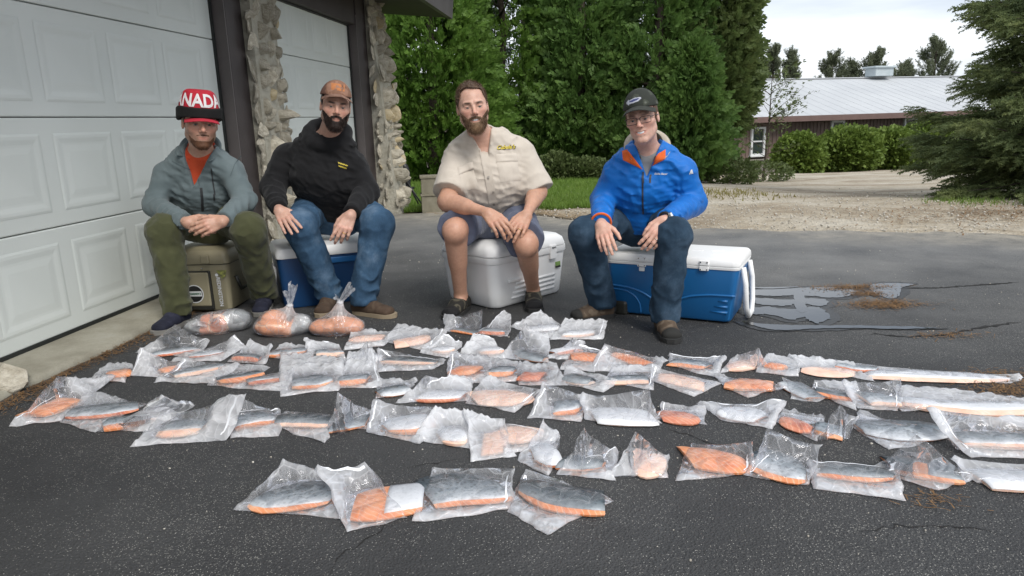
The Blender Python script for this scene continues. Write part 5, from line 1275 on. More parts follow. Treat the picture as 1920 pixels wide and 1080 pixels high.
for s in 'LR': shoe(p4.T, FT[s][0]-p4.O, FT[s][1]-p4.O, p4.J['an'+s]-p4.O, [(.085, .060, .040), (.13, .10, .07), m_sole2], 9, .046, toe_cap=(.020, .020, .018))
collar(p4.T, 'hood_lining', m_beige, p4.nb-p4.O, p4.X, p4.Yf, p4.U, .080, .100, .058, .03, R(42), .012, .060, .016, 1.0, zoff=-.014, out_edge=.0)
collar(p4.T, 'inner_collar', m_dkol, p4.nb-p4.O, p4.X, p4.Yf, p4.U, .070, .077, .062, .05, R(24), .005, .065, .0, 1.0, zoff=-.02, out_edge=.01)
m_orng = mat_fabric('orange_lining', (.62, .10, .012), (.72, .13, .02), .7)
flap(p4, [(1166, 283), (1176, 280), (1205, 318), (1168, 300)], 3.45, m_orng, 'orange_lining', .008); flap(p4, [(1212, 317), (1234, 288), (1248, 280), (1248, 298)], 3.45, m_orng, 'orange_lining', .008)
worn_strip(p4, [(1206, 322), (1205, 350), (1205, 380), (1206, 402)], 3.0, 3.45, m_zip, 'zip'); worn_strip(p4, [(1205, 330), (1206, 343)], 3.6, 3.44, m_zip, 'zip_pull', lift=.006)
worn_strip(p4, [(1220, 327), (1219, 335), (1219, 343)], 3.4, 3.45, m_zip, 'chest_zip')
worn_text(p4, 'Eddie Bauer', .013, 1239, 326, 3.45, m_lgry, 'chest_print', .0004, .3, R(-1)); 
worn_strip(p4, [(1296, 326), (1297, 318), (1299, 326)], 2.0, 3.5, m_lgry, 'sleeve_mark'); worn_strip(p4, [(1293, 327), (1296, 319)], 1.6, 3.5, m_lgry, 'sleeve_mark')
side_hair(p4, (.10, .055, .035))
def camo(q):
    n = vnoise(q, 62, 3, 2); c = np.repeat(np.array([[.022, .026, .020]]), len(q), 0); c = np.where((n > .22)[:, None], np.array([.045, .052, .038]), c); c = np.where((n > .46)[:, None], np.array([.11, .12, .10]), c)
    x, z = q[:, 0]+.012, q[:, 2]-.096-.15*(q[:, 0]+.012); fish = (np.abs(z) < .0105*np.clip(1-(x/.036)**2, 0, 1)**.5+.006*np.clip((np.abs(x+.036)-.0)/.01 < 1, 0, 1)) & (np.abs(x) < .042) & (q[:, 1] > .02)
    ins = (np.abs(z-.001) < .0055*np.clip(1-(x/.026)**2, 0, 1)**.5) & (q[:, 1] > .02); c = np.where(fish[:, None], np.array([.42, .44, .50]), c); return np.where(ins[:, None], np.array([.05, .06, .16]), c)
hat = cap_crown(p4, 'cap', .014, .054, camo, .011, .006, .012, .0028); hat['label'] = 'dark camouflage cap with a white fish emblem'
m_cam = simple('dark_cap_cloth', (.020, .022, .018), (.035, .038, .030), .85, 40, 400, .2, .002); brim(p4, hat, 'peak', .068, .092, .060, R(68), .032, .016, m_cam, xr=.086)
# spectacles
g = empty('glasses'); g.parent = p4.T
for sx in (-1, 1):
    P = []
    for k in range(29):
        a = 2*math.pi*k/28; ex = 5.0; ca, sa = math.cos(a), math.sin(a); r_ = (abs(ca)**ex+abs(sa)**ex)**(-1/ex); P.append(p4.loc((sx*.034+.0265*r_*ca, .1005-.10*abs(sx*.034+.0265*r_*ca)**1.6, -.002+.0155*r_*sa)))
    mb = MB(); mb.tube(P, .0015, 6, cap=False); f_ = mb.build('rim', m_black, g, 'all')
    mesh_np('lens', np.array([p4.loc((sx*.034, .0985, -.002))]+P[:-1]), [[0, k+1, (k+1) % 28+1] for k in range(28)], m_lens, g)
    MB().tube([p4.loc((sx*.0605, .092, .008)), p4.loc((sx*.078, .05, .010)), p4.loc((sx*.081, -.01, .008))], .0016, 6).build('temple', m_black, g)
MB().tube([p4.loc((-.0085, .101, .004)), p4.loc((0, .104, .006)), p4.loc((.0085, .101, .004))], .0014, 6).build('bridge', m_black, g)
ring_on(p4, 'R', 2, m_steel)
# wristwatch
e, w_ = p4.J['elR'], p4.J['wrR']; t_ = nrm(w_-e); hn = np.array(p4.o['handR'][1]); n_ = nrm(hn-t_*(hn@t_)); l_ = np.cross(t_, n_); c_ = w_-t_*.012
mb = MB(); mb.tube([c_+(n_*math.cos(q)*.030+l_*math.sin(q)*.036)-p4.O for q in np.linspace(0, 6.283, 21)], .0065, 6, cap=False); wt = mb.build('watch', m_black, p4.T, 'all')
def disc(c, n, r, h, mat, name, parent, k=20):
    u = nrm(np.cross(n, [0, .3, 1])); v = np.cross(n, u); V = [c+(u*math.cos(6.283*i/k)+v*math.sin(6.283*i/k))*r for i in range(k)]+[c+n*h+(u*math.cos(6.283*i/k)+v*math.sin(6.283*i/k))*r*.92 for i in range(k)]
    return mesh_np(name, np.array(V), [list(range(k))[::-1], list(range(k, 2*k))]+[[i, (i+1) % k, k+(i+1) % k, k+i] for i in range(k)], mat, parent)
disc(c_+n_*.031-p4.O, n_, .021, .008, m_steel, 'case', wt); disc(c_+n_*.0395-p4.O, n_, .0155, .001, m_white, 'dial', wt)
for s, d in (('L', (.28, .30)),):
    e, w_ = p4.J['elL'], p4.J['wrL']; t_ = nrm(w_-e); q0 = w_-t_*.018; u = nrm(np.cross(t_, [0, 0, 1])); v = np.cross(t_, u); MB().tube([q0+(u*math.cos(q)+v*math.sin(q))*.047-p4.O for q in np.linspace(0, 6.283, 25)], .006, 6, cap=False).build('cuff_lining', m_orng, p4.T, 'all')
# ------------------------------------------------------------------ coolers
def rr_loft(mb, layers, n=8, cap=True):
    """rounded rectangles (z, half x, half y, radius) joined upwards"""
    V = []; m = 4*n
    for z, hx, hy, r_ in layers:
        for q in range(4):
            cx = (hx-r_)*(1 if q in (0, 3) else -1); cy = (hy-r_)*(1 if q in (0, 1) else -1)
            for k in range(n):
                a = math.pi/2*(q+k/(n-1)); V.append((cx+r_*math.cos(a), cy+r_*math.sin(a), z))
    F = []
    for i in range(len(layers)-1):
        for k in range(m): F.append([i*m+k, i*m+(k+1) % m, (i+1)*m+(k+1) % m, (i+1)*m+k])
    if cap: F.append(list(range(m))[::-1]); F.append([(len(layers)-1)*m+k for k in range(m)])
    return mb.add(V, F)
def plastic(name, c, c2=None, rough=.38, b=.08): return simple(name, c, c2, rough, 3, 140, b, .002)
m_tanp = plastic('tan_plastic', (.26, .232, .15), (.29, .26, .17), .5); m_bluep = plastic('blue_plastic', (.010, .110, .30), (.013, .125, .33), .38); m_bluep2 = plastic('deep_blue_plastic', (.006, .042, .125), (.008, .05, .145), .45)
m_whp = plastic('white_plastic', (.80, .80, .785), (.85, .85, .84), .4); m_gap = plastic('dark_rubber', (.03, .03, .025)); m_paper = simple('white_sticker', (.72, .73, .73), None, .4); m_green = simple('green_sticker', (.03, .13, .07), None, .4); m_lime = simple('lime_sticker', (.10, .26, .04), (.2, .3, .08), .4); m_blk = simple('black_sticker', (.012, .012, .013), None, .4)  # m_gap: near-black material of gaskets, feet, wheels and panel gaps
def lettering(parent, txt, size, M, mat, bold=0.0, name='lettering', italic=0.0):
    V, F = text_mesh(txt, size, bold, italic); return mesh_np(name, [tuple(M @ Vector(v)) for v in V], F, mat, parent)
def face_front(x, y, z, rot=0.0, tilt=0.0):       # text plane on a front face (normal -y)
    return Matrix.Translation((x, y, z)) @ Matrix.Rotation(math.pi/2+tilt, 4, 'X') @ Matrix.Rotation(rot, 4, 'Z')
def disc_on(parent, name, mat, M, r_, k=28, h=.001):
    V = [M @ Vector((r_*math.cos(6.283*i/k), r_*math.sin(6.283*i/k), h)) for i in range(k)]; return mesh_np(name, [tuple(v) for v in V], [list(range(k))], mat, parent)
# tan cooler under the man in the slate jacket
g0 = gz(386, 588); c1 = empty('cooler', (g0[0]-.015, g0[1]+.19, 0), R(-3)); tag(c1, 'tan square cooler with round sticker, under the slate jacket person', 'cooler', 'coolers used as seats')
mb = MB(); rr_loft(mb, [(.012, .160, .155, .03), (.02, .166, .161, .032), (.26, .178, .172, .034), (.285, .180, .174, .034)]); b_ = mb.build('body', m_tanp, c1, True)
mb = MB(); rr_loft(mb, [(.288, .186, .180, .036), (.293, .189, .183, .036), (.330, .187, .181, .036), (.345, .180, .174, .034), (.362, .170, .164, .03), (.366, .162, .156, .03)]); lid = mb.build('lid', m_tanp, c1, True)
rr_loft(mb2 := MB(), [(.284, .183, .177, .034), (.289, .183, .177, .034)]); mb2.build('gasket', m_gap, c1)
# raised front panel with a dark gap round it
mb = MB(); mb.box((-.028, -.171, .135), (.205, .020, .230), bevel=.006); mb.build('panel_gap', m_gap, b_)
mb = MB(); mb.box((-.028, -.176, .142), (.186, .024, .200), bevel=.009); mb.build('front_panel', m_tanp, b_)
for x_ in (-.10, .06): MB().box((x_, -.187, .318), (.05, .016, .05), bevel=.006).build('latch', m_tanp, lid)
for (x_, z_) in ((-.10, .262), (.03, .264)): MB().box((x_, -.178, z_), (.008, .008, .008), bevel=.003).build('bolt', m_steel, b_)
for x_ in (-.130, .130): MB().box((x_, -.12, .007), (.05, .05, .014), bevel=.004).build('foot', m_gap, c1)
M = face_front(-.025, -.1895, .118); disc_on(b_, 'round_sticker', m_paper, M, .054); disc_on(b_, 'round_sticker', m_blk, M, .048, h=.0016); 
V = [M @ Vector(q) for q in ((-.044, -.014, .0022), (.044, -.014, .0022), (.042, .016, .0022), (-.042, .016, .0022))]; mesh_np('sticker_band', [tuple(v) for v in V], [[0, 1, 2, 3]], m_paper, b_)
lettering(b_, "BRIMMER'S", .0165, M @ Matrix.Translation((0, 0, .003)), m_green, .0006)
lettering(b_, 'REDINGTON', .030, face_front(.118, -.1765, .125, -math.pi/2, .04), m_paper, .0008)
disc_on(b_, 'flame_mark', m_paper, face_front(.113, -.1795, .225), .009); V = [face_front(.143, -.180, .232) @ Vector(q) for q in ((-.03, .02, 0), (.03, .02, 0), (.022, -.012, 0), (0, -.03, 0))]; mesh_np('triangle_sticker', [tuple(v) for v in V], [[0, 3, 2, 1]], simple('yellow_green_sticker', (.38, .40, .10), (.05, .05, .04), .5, 60), b_)
mb = MB(); mb.tube([(.184, -.09, .20), (.20, -.07, .12), (.20, .07, .12), (.184, .09, .20)], .010, 8); mb.build('rope_handle', m_gap, c1, 'all')
# blue cooler under the man in the hoodie
a = R(23); g0 = gz(528, 583); lx, ly = np.array([math.cos(a), math.sin(a), 0]), np.array([-math.sin(a), math.cos(a), 0]); ct = g0+lx*.285+ly*.20
c2 = empty('cooler', (ct[0], ct[1], 0), a); tag(c2, 'large blue cooler with white lid, under the black hoodie person', 'cooler', 'coolers used as seats')
mb = MB(); rr_loft(mb, [(.004, .255, .180, .03), (.02, .263, .186, .034), (.29, .281, .20, .036), (.300, .281, .20, .036)]); b_ = mb.build('body', m_bluep2, c2, True)
mb = MB(); rr_loft(mb, [(.301, .287, .206, .038), (.305, .289, .208, .038), (.332, .287, .206, .038), (.356, .277, .196, .036), (.362, .263, .184, .034)]); mb.build('lid', m_whp, c2, True)
mb = MB(); mb.tube([(-.287, -.07, .24), (-.310, -.06, .20), (-.310, .06, .20), (-.287, .07, .24)], .011, 8); mb.tube([(-.285, -.07, .235), (-.297, -.065, .12), (-.297, .065, .12), (-.285, .07, .235)], .010, 8); mb.build('handle', m_whp, c2, 'all')
MB().box((.05, -.203, .268), (.30, .012, .035), bevel=.005).build('label_recess', m_bluep, b_)
# white cooler under the man in the tan shirt
a = R(44.6); g0 = gz(930, 583); lx, ly = np.array([math.cos(a), math.sin(a), 0]), np.array([-math.sin(a), math.cos(a), 0]); ct = g0+lx*.285+ly*.213
c3 = empty('cooler', (ct[0], ct[1], 0), a); tag(c3, 'white rounded cooler under the person in shorts', 'cooler', 'coolers used as seats')
mb = MB(); rr_loft(mb, [(.006, .275, .198, .05), (.022, .288, .210, .055), (.10, .298, .218, .06), (.24, .314, .230, .065), (.262, .316, .232, .065)]); b_ = mb.build('body', m_whp, c3, True)
mb = MB(); rr_loft(mb, [(.264, .322, .238, .07), (.270, .325, .241, .07), (.300, .324, .240, .07)]); mb.build('rim', m_whp, c3, True)
mb = MB(); rr_loft(mb, [(.303, .320, .236, .07), (.310, .322, .238, .07), (.345, .312, .228, .07), (.366, .286, .204, .065), (.374, .245, .165, .06)]); lid = mb.build('lid', m_whp, c3, True)
for k in range(4):
    z = .050+.027*k; hy = float(np.interp(z, [.02, .1, .24], [.210, .218, .230])); mb = MB(); mb.tube([(-.16+.012*k, -hy-.0005, z), (.0, -hy-.001, z), (.20, -hy-.0005, z)], .0075, 8); mb.build('side_rib', m_whp, b_, 'all')
MB().box((-.15, -.232, .155), (.10, .012, .020), bevel=.005).build('foot_ledge', m_whp, b_)
for x_ in (-.06, .17):
    mb = MB(); mb.box((x_, -.240, .272), (.055, .014, .085), bevel=.004); mb.build('latch', m_whp, lid)
    MB().box((x_, -.249, .300), (.034, .006, .010), bevel=.002).build('latch_bar', m_steel, lid)
MB().box((-.115, -.2425, .285), (.03, .003, .012)).build('maker_badge', simple('blue_badge', (.03, .12, .25), None, .4), b_)
for x_, z_ in ((-.02, .215), (.225, .195)):
    hy = float(np.interp(z_, [.1, .24], [.218, .230])); M = face_front(x_, -hy-.0015, z_, 0, -.09); mesh_np('green_sticker', [tuple(M @ Vector(q)) for q in ((-.022, -.028, 0), (.022, -.028, 0), (.024, .012, 0), (.010, .028, 0), (-.022, .020, 0))], [[0, 1, 2, 3, 4]], m_lime, b_)
    mesh_np('sticker_band', [tuple(M @ Vector(q)) for q in ((-.022, -.028, .0008), (.022, -.028, .0008), (.022, -.016, .0008), (-.022, -.016, .0008))], [[0, 1, 2, 3]], m_blk, b_)
# end face: recessed handle, black label
Me = Matrix.Translation((-.3095, 0, .19)) @ Matrix.Rotation(-math.pi/2, 4, 'Z') @ Matrix.Rotation(math.pi/2-.09, 4, 'X')
V = []; k = 20
for i in range(k):
    t = 6.283*i/k; ex = 4; ca, sa = math.cos(t), math.sin(t); r_ = (abs(ca)**ex+abs(sa)**ex)**(-1/ex); V.append(tuple(Me @ Vector((-.035+.042*r_*ca, -.015+.052*r_*sa, .003))))
mesh_np('black_label', V, [list(range(k))], m_blk, b_)
for j, (sx, sz) in enumerate(((.05, .012), (.06, .008), (.045, .007), (.058, .009))):
    z = .012-.017*j; mesh_np('label_print', [tuple(Me @ Vector(q)) for q in ((-.035-sx/2, z-.015, .0045), (-.035+sx/2, z-.015, .0045), (-.035+sx/2*.9, z-.015+sz, .0045), (-.035-sx/2*.9, z-.015+sz, .0045))], [[0, 1, 2, 3]], m_paper, b_)
# blue wheeled cooler under the man in the blue jacket
p0, p1_ = gz(1142, 589), gz(1373, 612); lx = nrm(p1_-p0); a = math.atan2(lx[1], lx[0]); ly = np.array([-lx[1], lx[0], 0]); Lc = np.linalg.norm(p1_-p0); ct = (p0+p1_)/2+ly*.19
c4 = empty('cooler', (ct[0], ct[1], 0), a); tag(c4, 'bright blue wheeled cooler with white lid and pull handle', 'cooler', 'coolers used as seats')
h = Lc/2
mb = MB(); rr_loft(mb, [(.012, h-.02, .160, .03), (.022, h-.012, .168, .032), (.27, h+.018, .186, .034), (.283, h+.018, .186, .034)]); b_ = mb.build('body', m_bluep, c4, True)
mb = MB(); rr_loft(mb, [(.284, h+.022, .190, .034), (.296, h+.024, .192, .034), (.300, h+.020, .188, .034)]); mb.build('rim', m_whp, c4, True)
mb = MB(); rr_loft(mb, [(.301, h+.024, .192, .036), (.306, h+.025, .193, .036), (.328, h+.022, .190, .036), (.339, h+.012, .180, .034), (.342, h-.01, .158, .03)]); lid = mb.build('lid', m_whp, c4, True)
def fy(z): return -float(np.interp(z, [.012, .27, .3], [.166, .186, .188]))
def ridge(pts, r_=.006):
    mb = MB(); P = []
    for k in range(len(pts)-1):
        for t in range(6):
            u = t/6; P.append((pts[k][0]*(1-u)+pts[k+1][0]*u, pts[k][1]*(1-u)+pts[k+1][1]*u))
    P.append(pts[-1]); P = np.array(P)
    for _ in range(4): P[1:-1] = (P[:-2]+P[1:-1]*2+P[2:])/4
    mb.tube([(x, fy(z)-.001, z) for x, z in P], r_, 8); mb.build('moulded_wave', m_bluep, b_, 'all')
ridge([(-h+.01, .162), (-h+.10, .158), (-h+.18, .135), (-h+.235, .10), (-h+.28, .09), (-h+.36, .105), (h-.22, .135), (h-.12, .15), (h+.005, .152)])
ridge([(-h+.01, .142), (-h+.09, .138), (-h+.14, .11), (-h+.165, .07), (-h+.17, .02)], .005)
for k in range(3):
    z = .062+.030*k; MB().tube([(h-.115+.02*k, fy(z)-.001, z), (h-.03, fy(z)-.002, z)], [.003, .0075], 8).build('rib', m_bluep, b_, 'all')
mb = MB(); mb.box((-h+.045, -.135, .035), (.11, .09, .09), bevel=.02); mb.build('wheel_arch', m_gap, c4)
for y_ in (-.150, .150):
    mb = MB(); mb.tube([(-h+.040, y_-.018, .040), (-h+.040, y_+.018, .040)], .0395, 20); wz = mb.build('wheel', m_gap, c4, True); MB().tube([(-h+.040, y_-.0185, .040), (-h+.040, y_+.0185, .040)], .018, 14).build('hub', m_whp, wz, True)
for x_ in (-.145, .175):
    for z_ in (.315, .287): MB().box((x_, -.1945, z_), (.046, .008, .022), bevel=.002).build('latch', m_whp, lid)
    for dx in (-.016, .016):
        for z_ in (.320, .283): MB().box((x_+dx, -.199, z_), (.006, .004, .006)).build('screw', m_steel, lid)
MB().box((-.145, -.1915, .262), (.030, .006, .022), bevel=.003).build('hasp', m_whp, lid)
mb = MB(); mb.tube([(h+.026, -.10, .285), (h+.042, -.105, .20), (h+.050, -.10, .08), (h+.055, -.05, .025), (h+.055, .05, .025), (h+.050, .10, .08), (h+.042, .105, .20), (h+.026, .10, .285)], .014, 10); mb.build('pull_handle', m_whp, c4, 'all')
for (x_, y_) in ((.10, .0), (.20, .02), (.22, -.07)): MB().box((x_, y_, .3425), (.06, .022, .003), bevel=.0012).build('lid_dimple', m_whp, lid)
mb = MB(); mb.tube([(-h-.02, -.08, .25), (-h-.035, -.07, .22), (-h-.035, .07, .22), (-h-.02, .08, .25)], .009, 8); mb.build('end_grip', m_whp, c4, 'all')

# ------------------------------------------------------------------ knotted bags of fish
def fish_bag(label, base_px, blobs, knot, tails, seed, colfn):
    """blobs: contents as ellipsoids (dx, dy, z, rx, ry, rz, tilt); knot: point or None"""
    g = gz(*base_px); t = empty('fish_bag', g); tag(t, label, 'bag', 'tied bags of fish')
    def inner(P):
        d = None
        for (x, y, z, rx, ry, rz, a) in blobs:
            M = np.array(Matrix.Rotation(a, 3, 'Z')); e = dell(P, (x, y, z), (rx, ry, rz), M); d = e if d is None else smin(d, e, .008)
        d = d-.006*vnoise(P, 42, seed, 2); return smax(d, .004-P[:, 2], .004)
    lo = np.array([min(b[0]-max(b[3:5]) for b in blobs), min(b[1]-max(b[3:5]) for b in blobs), 0])-.03; hi = np.array([max(b[0]+max(b[3:5]) for b in blobs), max(b[1]+max(b[3:5]) for b in blobs), max(b[2]+b[5] for b in blobs)])+.03
    V, F = mesh_field(inner, lo, hi, .0042); mesh_np('contents', V, F, m_cont, t, smooth=True, col=np.clip(colfn(V), 0, 1))
    def film(P):
        d = None
        for (x, y, z, rx, ry, rz, a) in blobs:
            M = np.array(Matrix.Rotation(a, 3, 'Z')); e = dell(P, (x, y, z), (rx+.004, ry+.004, rz+.004), M); d = e if d is None else smin(d, e, .04)
        if knot is not None:
            k = np.array(knot, np.float32); c = np.array([np.mean([b[0] for b in blobs]), np.mean([b[1] for b in blobs]), .05], np.float32); r0 = .5*(hi[0]-lo[0]-.06)*.62
            d = smin(d, dcap(P, c, k, r0*.8, .010), .03); q = P-k; th = np.arctan2(q[:, 1], q[:, 0]); rr = np.linalg.norm(q, axis=1); d = d-.0035*np.sin(th*17+3*vnoise(P, 20, seed, 1))*np.exp(-rr/.09)
        d = d-.0030*(1-2*np.abs(vnoise(P, 48, seed+2, 2)))-.002; return smax(d, .0015-P[:, 2], .003)
    h2 = hi.copy(); 
    if knot is not None: h2[2] = max(h2[2], knot[2]+.03)
    V, F = mesh_field(film, lo-np.array([.02, .02, 0]), h2+.02, .0042); kk = np.array(knot if knot is not None else (0, 0, 1)); dist = np.linalg.norm(V-kk, axis=1); hz = np.clip(.14+.5*np.exp(-(dist/.07)**2), 0, 1)+.22*np.clip(vnoise(V, 50, 3, 2), 0, 1)
    mesh_np('film', V, F, m_film, t, smooth=True, col=np.repeat(hz[:, None], 3, 1))
    for j, tl in enumerate(tails):
        r = np.random.default_rng(seed+j); n, m = 12, 9; Vv = []; P0 = np.array(tl[0]); P1 = np.array(tl[1]); w1 = tl[2]; ax = nrm(P1-P0); sd = nrm(np.cross(ax, [0, 1, .2]))
        for i in range(n):
            s = i/(n-1)
            for k in range(m):
                u = k/(m-1)*2-1; wv = .008+(w1-.008)*s**.8; Vv.append(P0+(P1-P0)*s+sd*u*wv+np.cross(ax, sd)*(.014*math.sin(u*5+j)*(.3+s)+.004*r.normal())+ax*.008*r.normal()*(s > .9))
        idx = np.arange(n*m).reshape(n, m); Fq = np.stack([idx[:-1, :-1], idx[1:, :-1], idx[1:, 1:], idx[:-1, 1:]], -1).reshape(-1, 4); mesh_np('tail', np.array(Vv), Fq, m_film, t, smooth=True, col=np.full((n*m, 3), .42))
    if knot is not None:
        mb = MB(); k = np.array(knot); mb.tube([k+.011*np.array([math.cos(q), math.sin(q), .25*math.sin(2*q)]) for q in np.linspace(0, 6.283, 13)], .0075, 7, cap=False); o = mb.build('knot', m_film, t, 'all'); a = o.data.color_attributes.new('Col', 'FLOAT_COLOR', 'POINT'); a.data.foreach_set('color', np.tile([.6, .6, .6, 1], len(o.data.vertices)).astype(np.float32))
# ------------------------------------------------------------------ vacuum packed fillets
def mat_film():
    m, t, b = newmat('bag_film'); t.nodes.remove(b)
    at_ = nd(t, 'ShaderNodeAttribute', attribute_name='Col'); sep = nd(t, 'ShaderNodeSeparateColor'); t.links.new(at_.outputs['Color'], sep.inputs['Color'])
    v = coords(t)
    cre = noise(t, v, 8, 4, .6, 1.2); big = noise(t, v, 9, 3)
    k = nd(t, 'ShaderNodeMapRange'); k.inputs['From Min'].default_value = .42; k.inputs['From Max'].default_value = .70; k.inputs['To Min'].default_value = .84; k.inputs['To Max'].default_value = 1.45; t.links.new(cre, k.inputs['Value'])
    ml = nd(t, 'ShaderNodeMath', operation='MULTIPLY', use_clamp=True); t.links.new(sep.outputs['Red'], ml.inputs[0]); t.links.new(k.outputs['Result'], ml.inputs[1])
    w2 = nd(t, 'ShaderNodeVectorMath', operation='MULTIPLY_ADD'); nw = nd(t, 'ShaderNodeTexNoise', Scale=7.0, Detail=2.0); t.links.new(v, nw.inputs['Vector']); t.links.new(nw.outputs['Color'], w2.inputs[0]); w2.inputs[1].default_value = (.12, .12, .12); t.links.new(v, w2.inputs[2])
    ln = ramp(t, vor(t, w2.outputs[0], 19, 'DISTANCE_TO_EDGE'), [(0.0, (.16, .16, .16)), (.07, (0, 0, 0))]); ml0 = ml; ml = nd(t, 'ShaderNodeMath', operation='ADD', use_clamp=True); t.links.new(ml0.outputs[0], ml.inputs[0]); t.links.new(ln, ml.inputs[1])
    df = nd(t, 'ShaderNodeBsdfDiffuse'); df.inputs['Color'].default_value = (.95, .955, .965, 1)
    tl = nd(t, 'ShaderNodeBsdfTranslucent'); tl.inputs['Color'].default_value = (.96, .965, .975, 1)
    a = nd(t, 'ShaderNodeMixShader'); a.inputs['Fac'].default_value = .45; t.links.new(df.outputs[0], a.inputs[1]); t.links.new(tl.outputs[0], a.inputs[2])
    tp = nd(t, 'ShaderNodeBsdfTransparent'); tp.inputs['Color'].default_value = (.985, .985, .99, 1)
    c = nd(t, 'ShaderNodeMixShader'); t.links.new(ml.outputs[0], c.inputs['Fac']); t.links.new(tp.outputs[0], c.inputs[1]); t.links.new(a.outputs[0], c.inputs[2])
    gl = nd(t, 'ShaderNodeBsdfGlossy', Roughness=.07); gl.inputs['Color'].default_value = (.95, .96, 1, 1)
    fr = nd(t, 'ShaderNodeFresnel', IOR=1.42); f2 = nd(t, 'ShaderNodeMath', operation='MULTIPLY'); f2.inputs[1].default_value = .6; t.links.new(fr.outputs[0], f2.inputs[0])
    wp = nd(t, 'ShaderNodeVectorMath', operation='MULTIPLY_ADD'); nv_ = nd(t, 'ShaderNodeTexNoise', Scale=7.0, Detail=2.0); t.links.new(v, nv_.inputs['Vector']); t.links.new(nv_.outputs['Color'], wp.inputs[0]); wp.inputs[1].default_value = (.12, .12, .12); t.links.new(v, wp.inputs[2]); bn = nd(t, 'ShaderNodeBump', Strength=.75, Distance=.016); t.links.new(vor(t, wp.outputs[0], 19), bn.inputs['Height'])
    for n_ in (gl, df, tl, fr): t.links.new(bn.outputs[0], n_.inputs['Normal'])
    d = nd(t, 'ShaderNodeMixShader'); t.links.new(f2.outputs[0], d.inputs['Fac']); t.links.new(c.outputs[0], d.inputs[1]); t.links.new(gl.outputs[0], d.inputs[2])
    t.links.new(d.outputs[0], t.nodes['Material Output'].inputs['Surface']); return m
m_film = mat_film()
def mat_skin(name, back, mid, belly, spots):
    m, t, b = newmat(name); a = nd(t, 'ShaderNodeAttribute', attribute_name='uvp'); v = a.outputs['Vector']
    sx = nd(t, 'ShaderNodeSeparateXYZ'); t.links.new(v, sx.inputs['Vector'])
    oi = nd(t, 'ShaderNodeObjectInfo')
    fl_ = nd(t, 'ShaderNodeVectorMath', operation='MULTIPLY'); fl_.inputs[1].default_value = (1, 1, 0); t.links.new(v, fl_.inputs[0]); off = nd(t, 'ShaderNodeVectorMath', operation='ADD'); t.links.new(fl_.outputs[0], off.inputs[0]); t.links.new(oi.outputs['Random'], off.inputs[1])
    nn = noise(t, off.outputs[0], 14, 4); ad = nd(t, 'ShaderNodeMath', operation='MULTIPLY_ADD'); ad.inputs[1].default_value = .5; t.links.new(nn, ad.inputs[0]); t.links.new(sx.outputs['Z'], ad.inputs[2])
    c = ramp(t, ad.outputs[0], [(.22, belly), (.62, mid), (1.05, back)])
    d = vor(t, off.outputs[0], 85); sp = ramp(t, d, [(.28, (1, 1, 1)), (.44, (0, 0, 0))])
    zz = nd(t, 'ShaderNodeMath', operation='MULTIPLY', use_clamp=True); t.links.new(sx.outputs['Z'], zz.inputs[0]); zz.inputs[1].default_value = spots
    mm = nd(t, 'ShaderNodeMath', operation='MULTIPLY'); t.links.new(sp, mm.inputs[0]); t.links.new(zz.outputs[0], mm.inputs[1])
    c = mixc(t, mm.outputs[0], c, (.02, .024, .028))
    sc = vor(t, off.outputs[0], 330)
    c = mixc(t, .3, c, ramp(t, sc, [(0, (.62, .64, .66)), (.5, (.4, .4, .4))]), 'OVERLAY')
    t.links.new(c, b.inputs['Base Color']); b.inputs['Metallic'].default_value = .1; b.inputs['Roughness'].default_value = .4; b.inputs['Specular IOR Level'].default_value = .35
    bump(t, b, sc, .25, .0015); return m
m_sk = {'s': mat_skin('silver_skin', (.07, .09, .105), (.30, .34, .37), (.74, .75, .76), 1.1),
        'd': mat_skin('dark_skin', (.018, .026, .032), (.075, .10, .115), (.42, .45, .47), 1.2),
        'w': mat_skin('pale_skin', (.55, .57, .60), (.70, .71, .73), (.78, .78, .78), .15)}
def mat_flesh(name, c1, c2, c3, fat):
    m, t, b = newmat(name); a = nd(t, 'ShaderNodeAttribute', attribute_name='uvp'); v = a.outputs['Vector']
    oi = nd(t, 'ShaderNodeObjectInfo'); fl_ = nd(t, 'ShaderNodeVectorMath', operation='MULTIPLY'); fl_.inputs[1].default_value = (1, 1, 0); t.links.new(v, fl_.inputs[0]); off = nd(t, 'ShaderNodeVectorMath', operation='ADD'); t.links.new(fl_.outputs[0], off.inputs[0]); t.links.new(oi.outputs['Random'], off.inputs[1])
    c = ramp(t, noise(t, off.outputs[0], 16, 5), [(.3, c1), (.5, c2), (.72, c3)])
    wv = nd(t, 'ShaderNodeTexWave', wave_type='BANDS', bands_direction='DIAGONAL', Scale=30.0, Distortion=4.0, Detail=2.0); t.links.new(off.outputs[0], wv.inputs['Vector'])
    c = mixc(t, ramp(t, wv.outputs['Fac'], [(.80, (0, 0, 0)), (.97, (fat, fat, fat))]), c, (.80, .52, .36))
    t.links.new(c, b.inputs['Base Color']); b.inputs['Roughness'].default_value = .32
    b.inputs['Subsurface Weight'].default_value = .15; b.inputs['Subsurface Radius'].default_value = (.012, .004, .002)
    bump(t, b, wv.outputs['Fac'], .2, .002); return m
m_fl = {'o': mat_flesh('salmon_flesh', (.66, .21, .08), (.74, .30, .14), (.79, .42, .25), .5),
        'r': mat_flesh('red_flesh', (.48, .13, .07), (.60, .21, .12), (.70, .32, .20), .4),
        'p': mat_flesh('pale_flesh', (.76, .44, .32), (.81, .56, .44), (.85, .68, .57), .5)}
m_strip = simple('seal_strip', (.80, .82, .85), (.86, .87, .90), .3, 30)

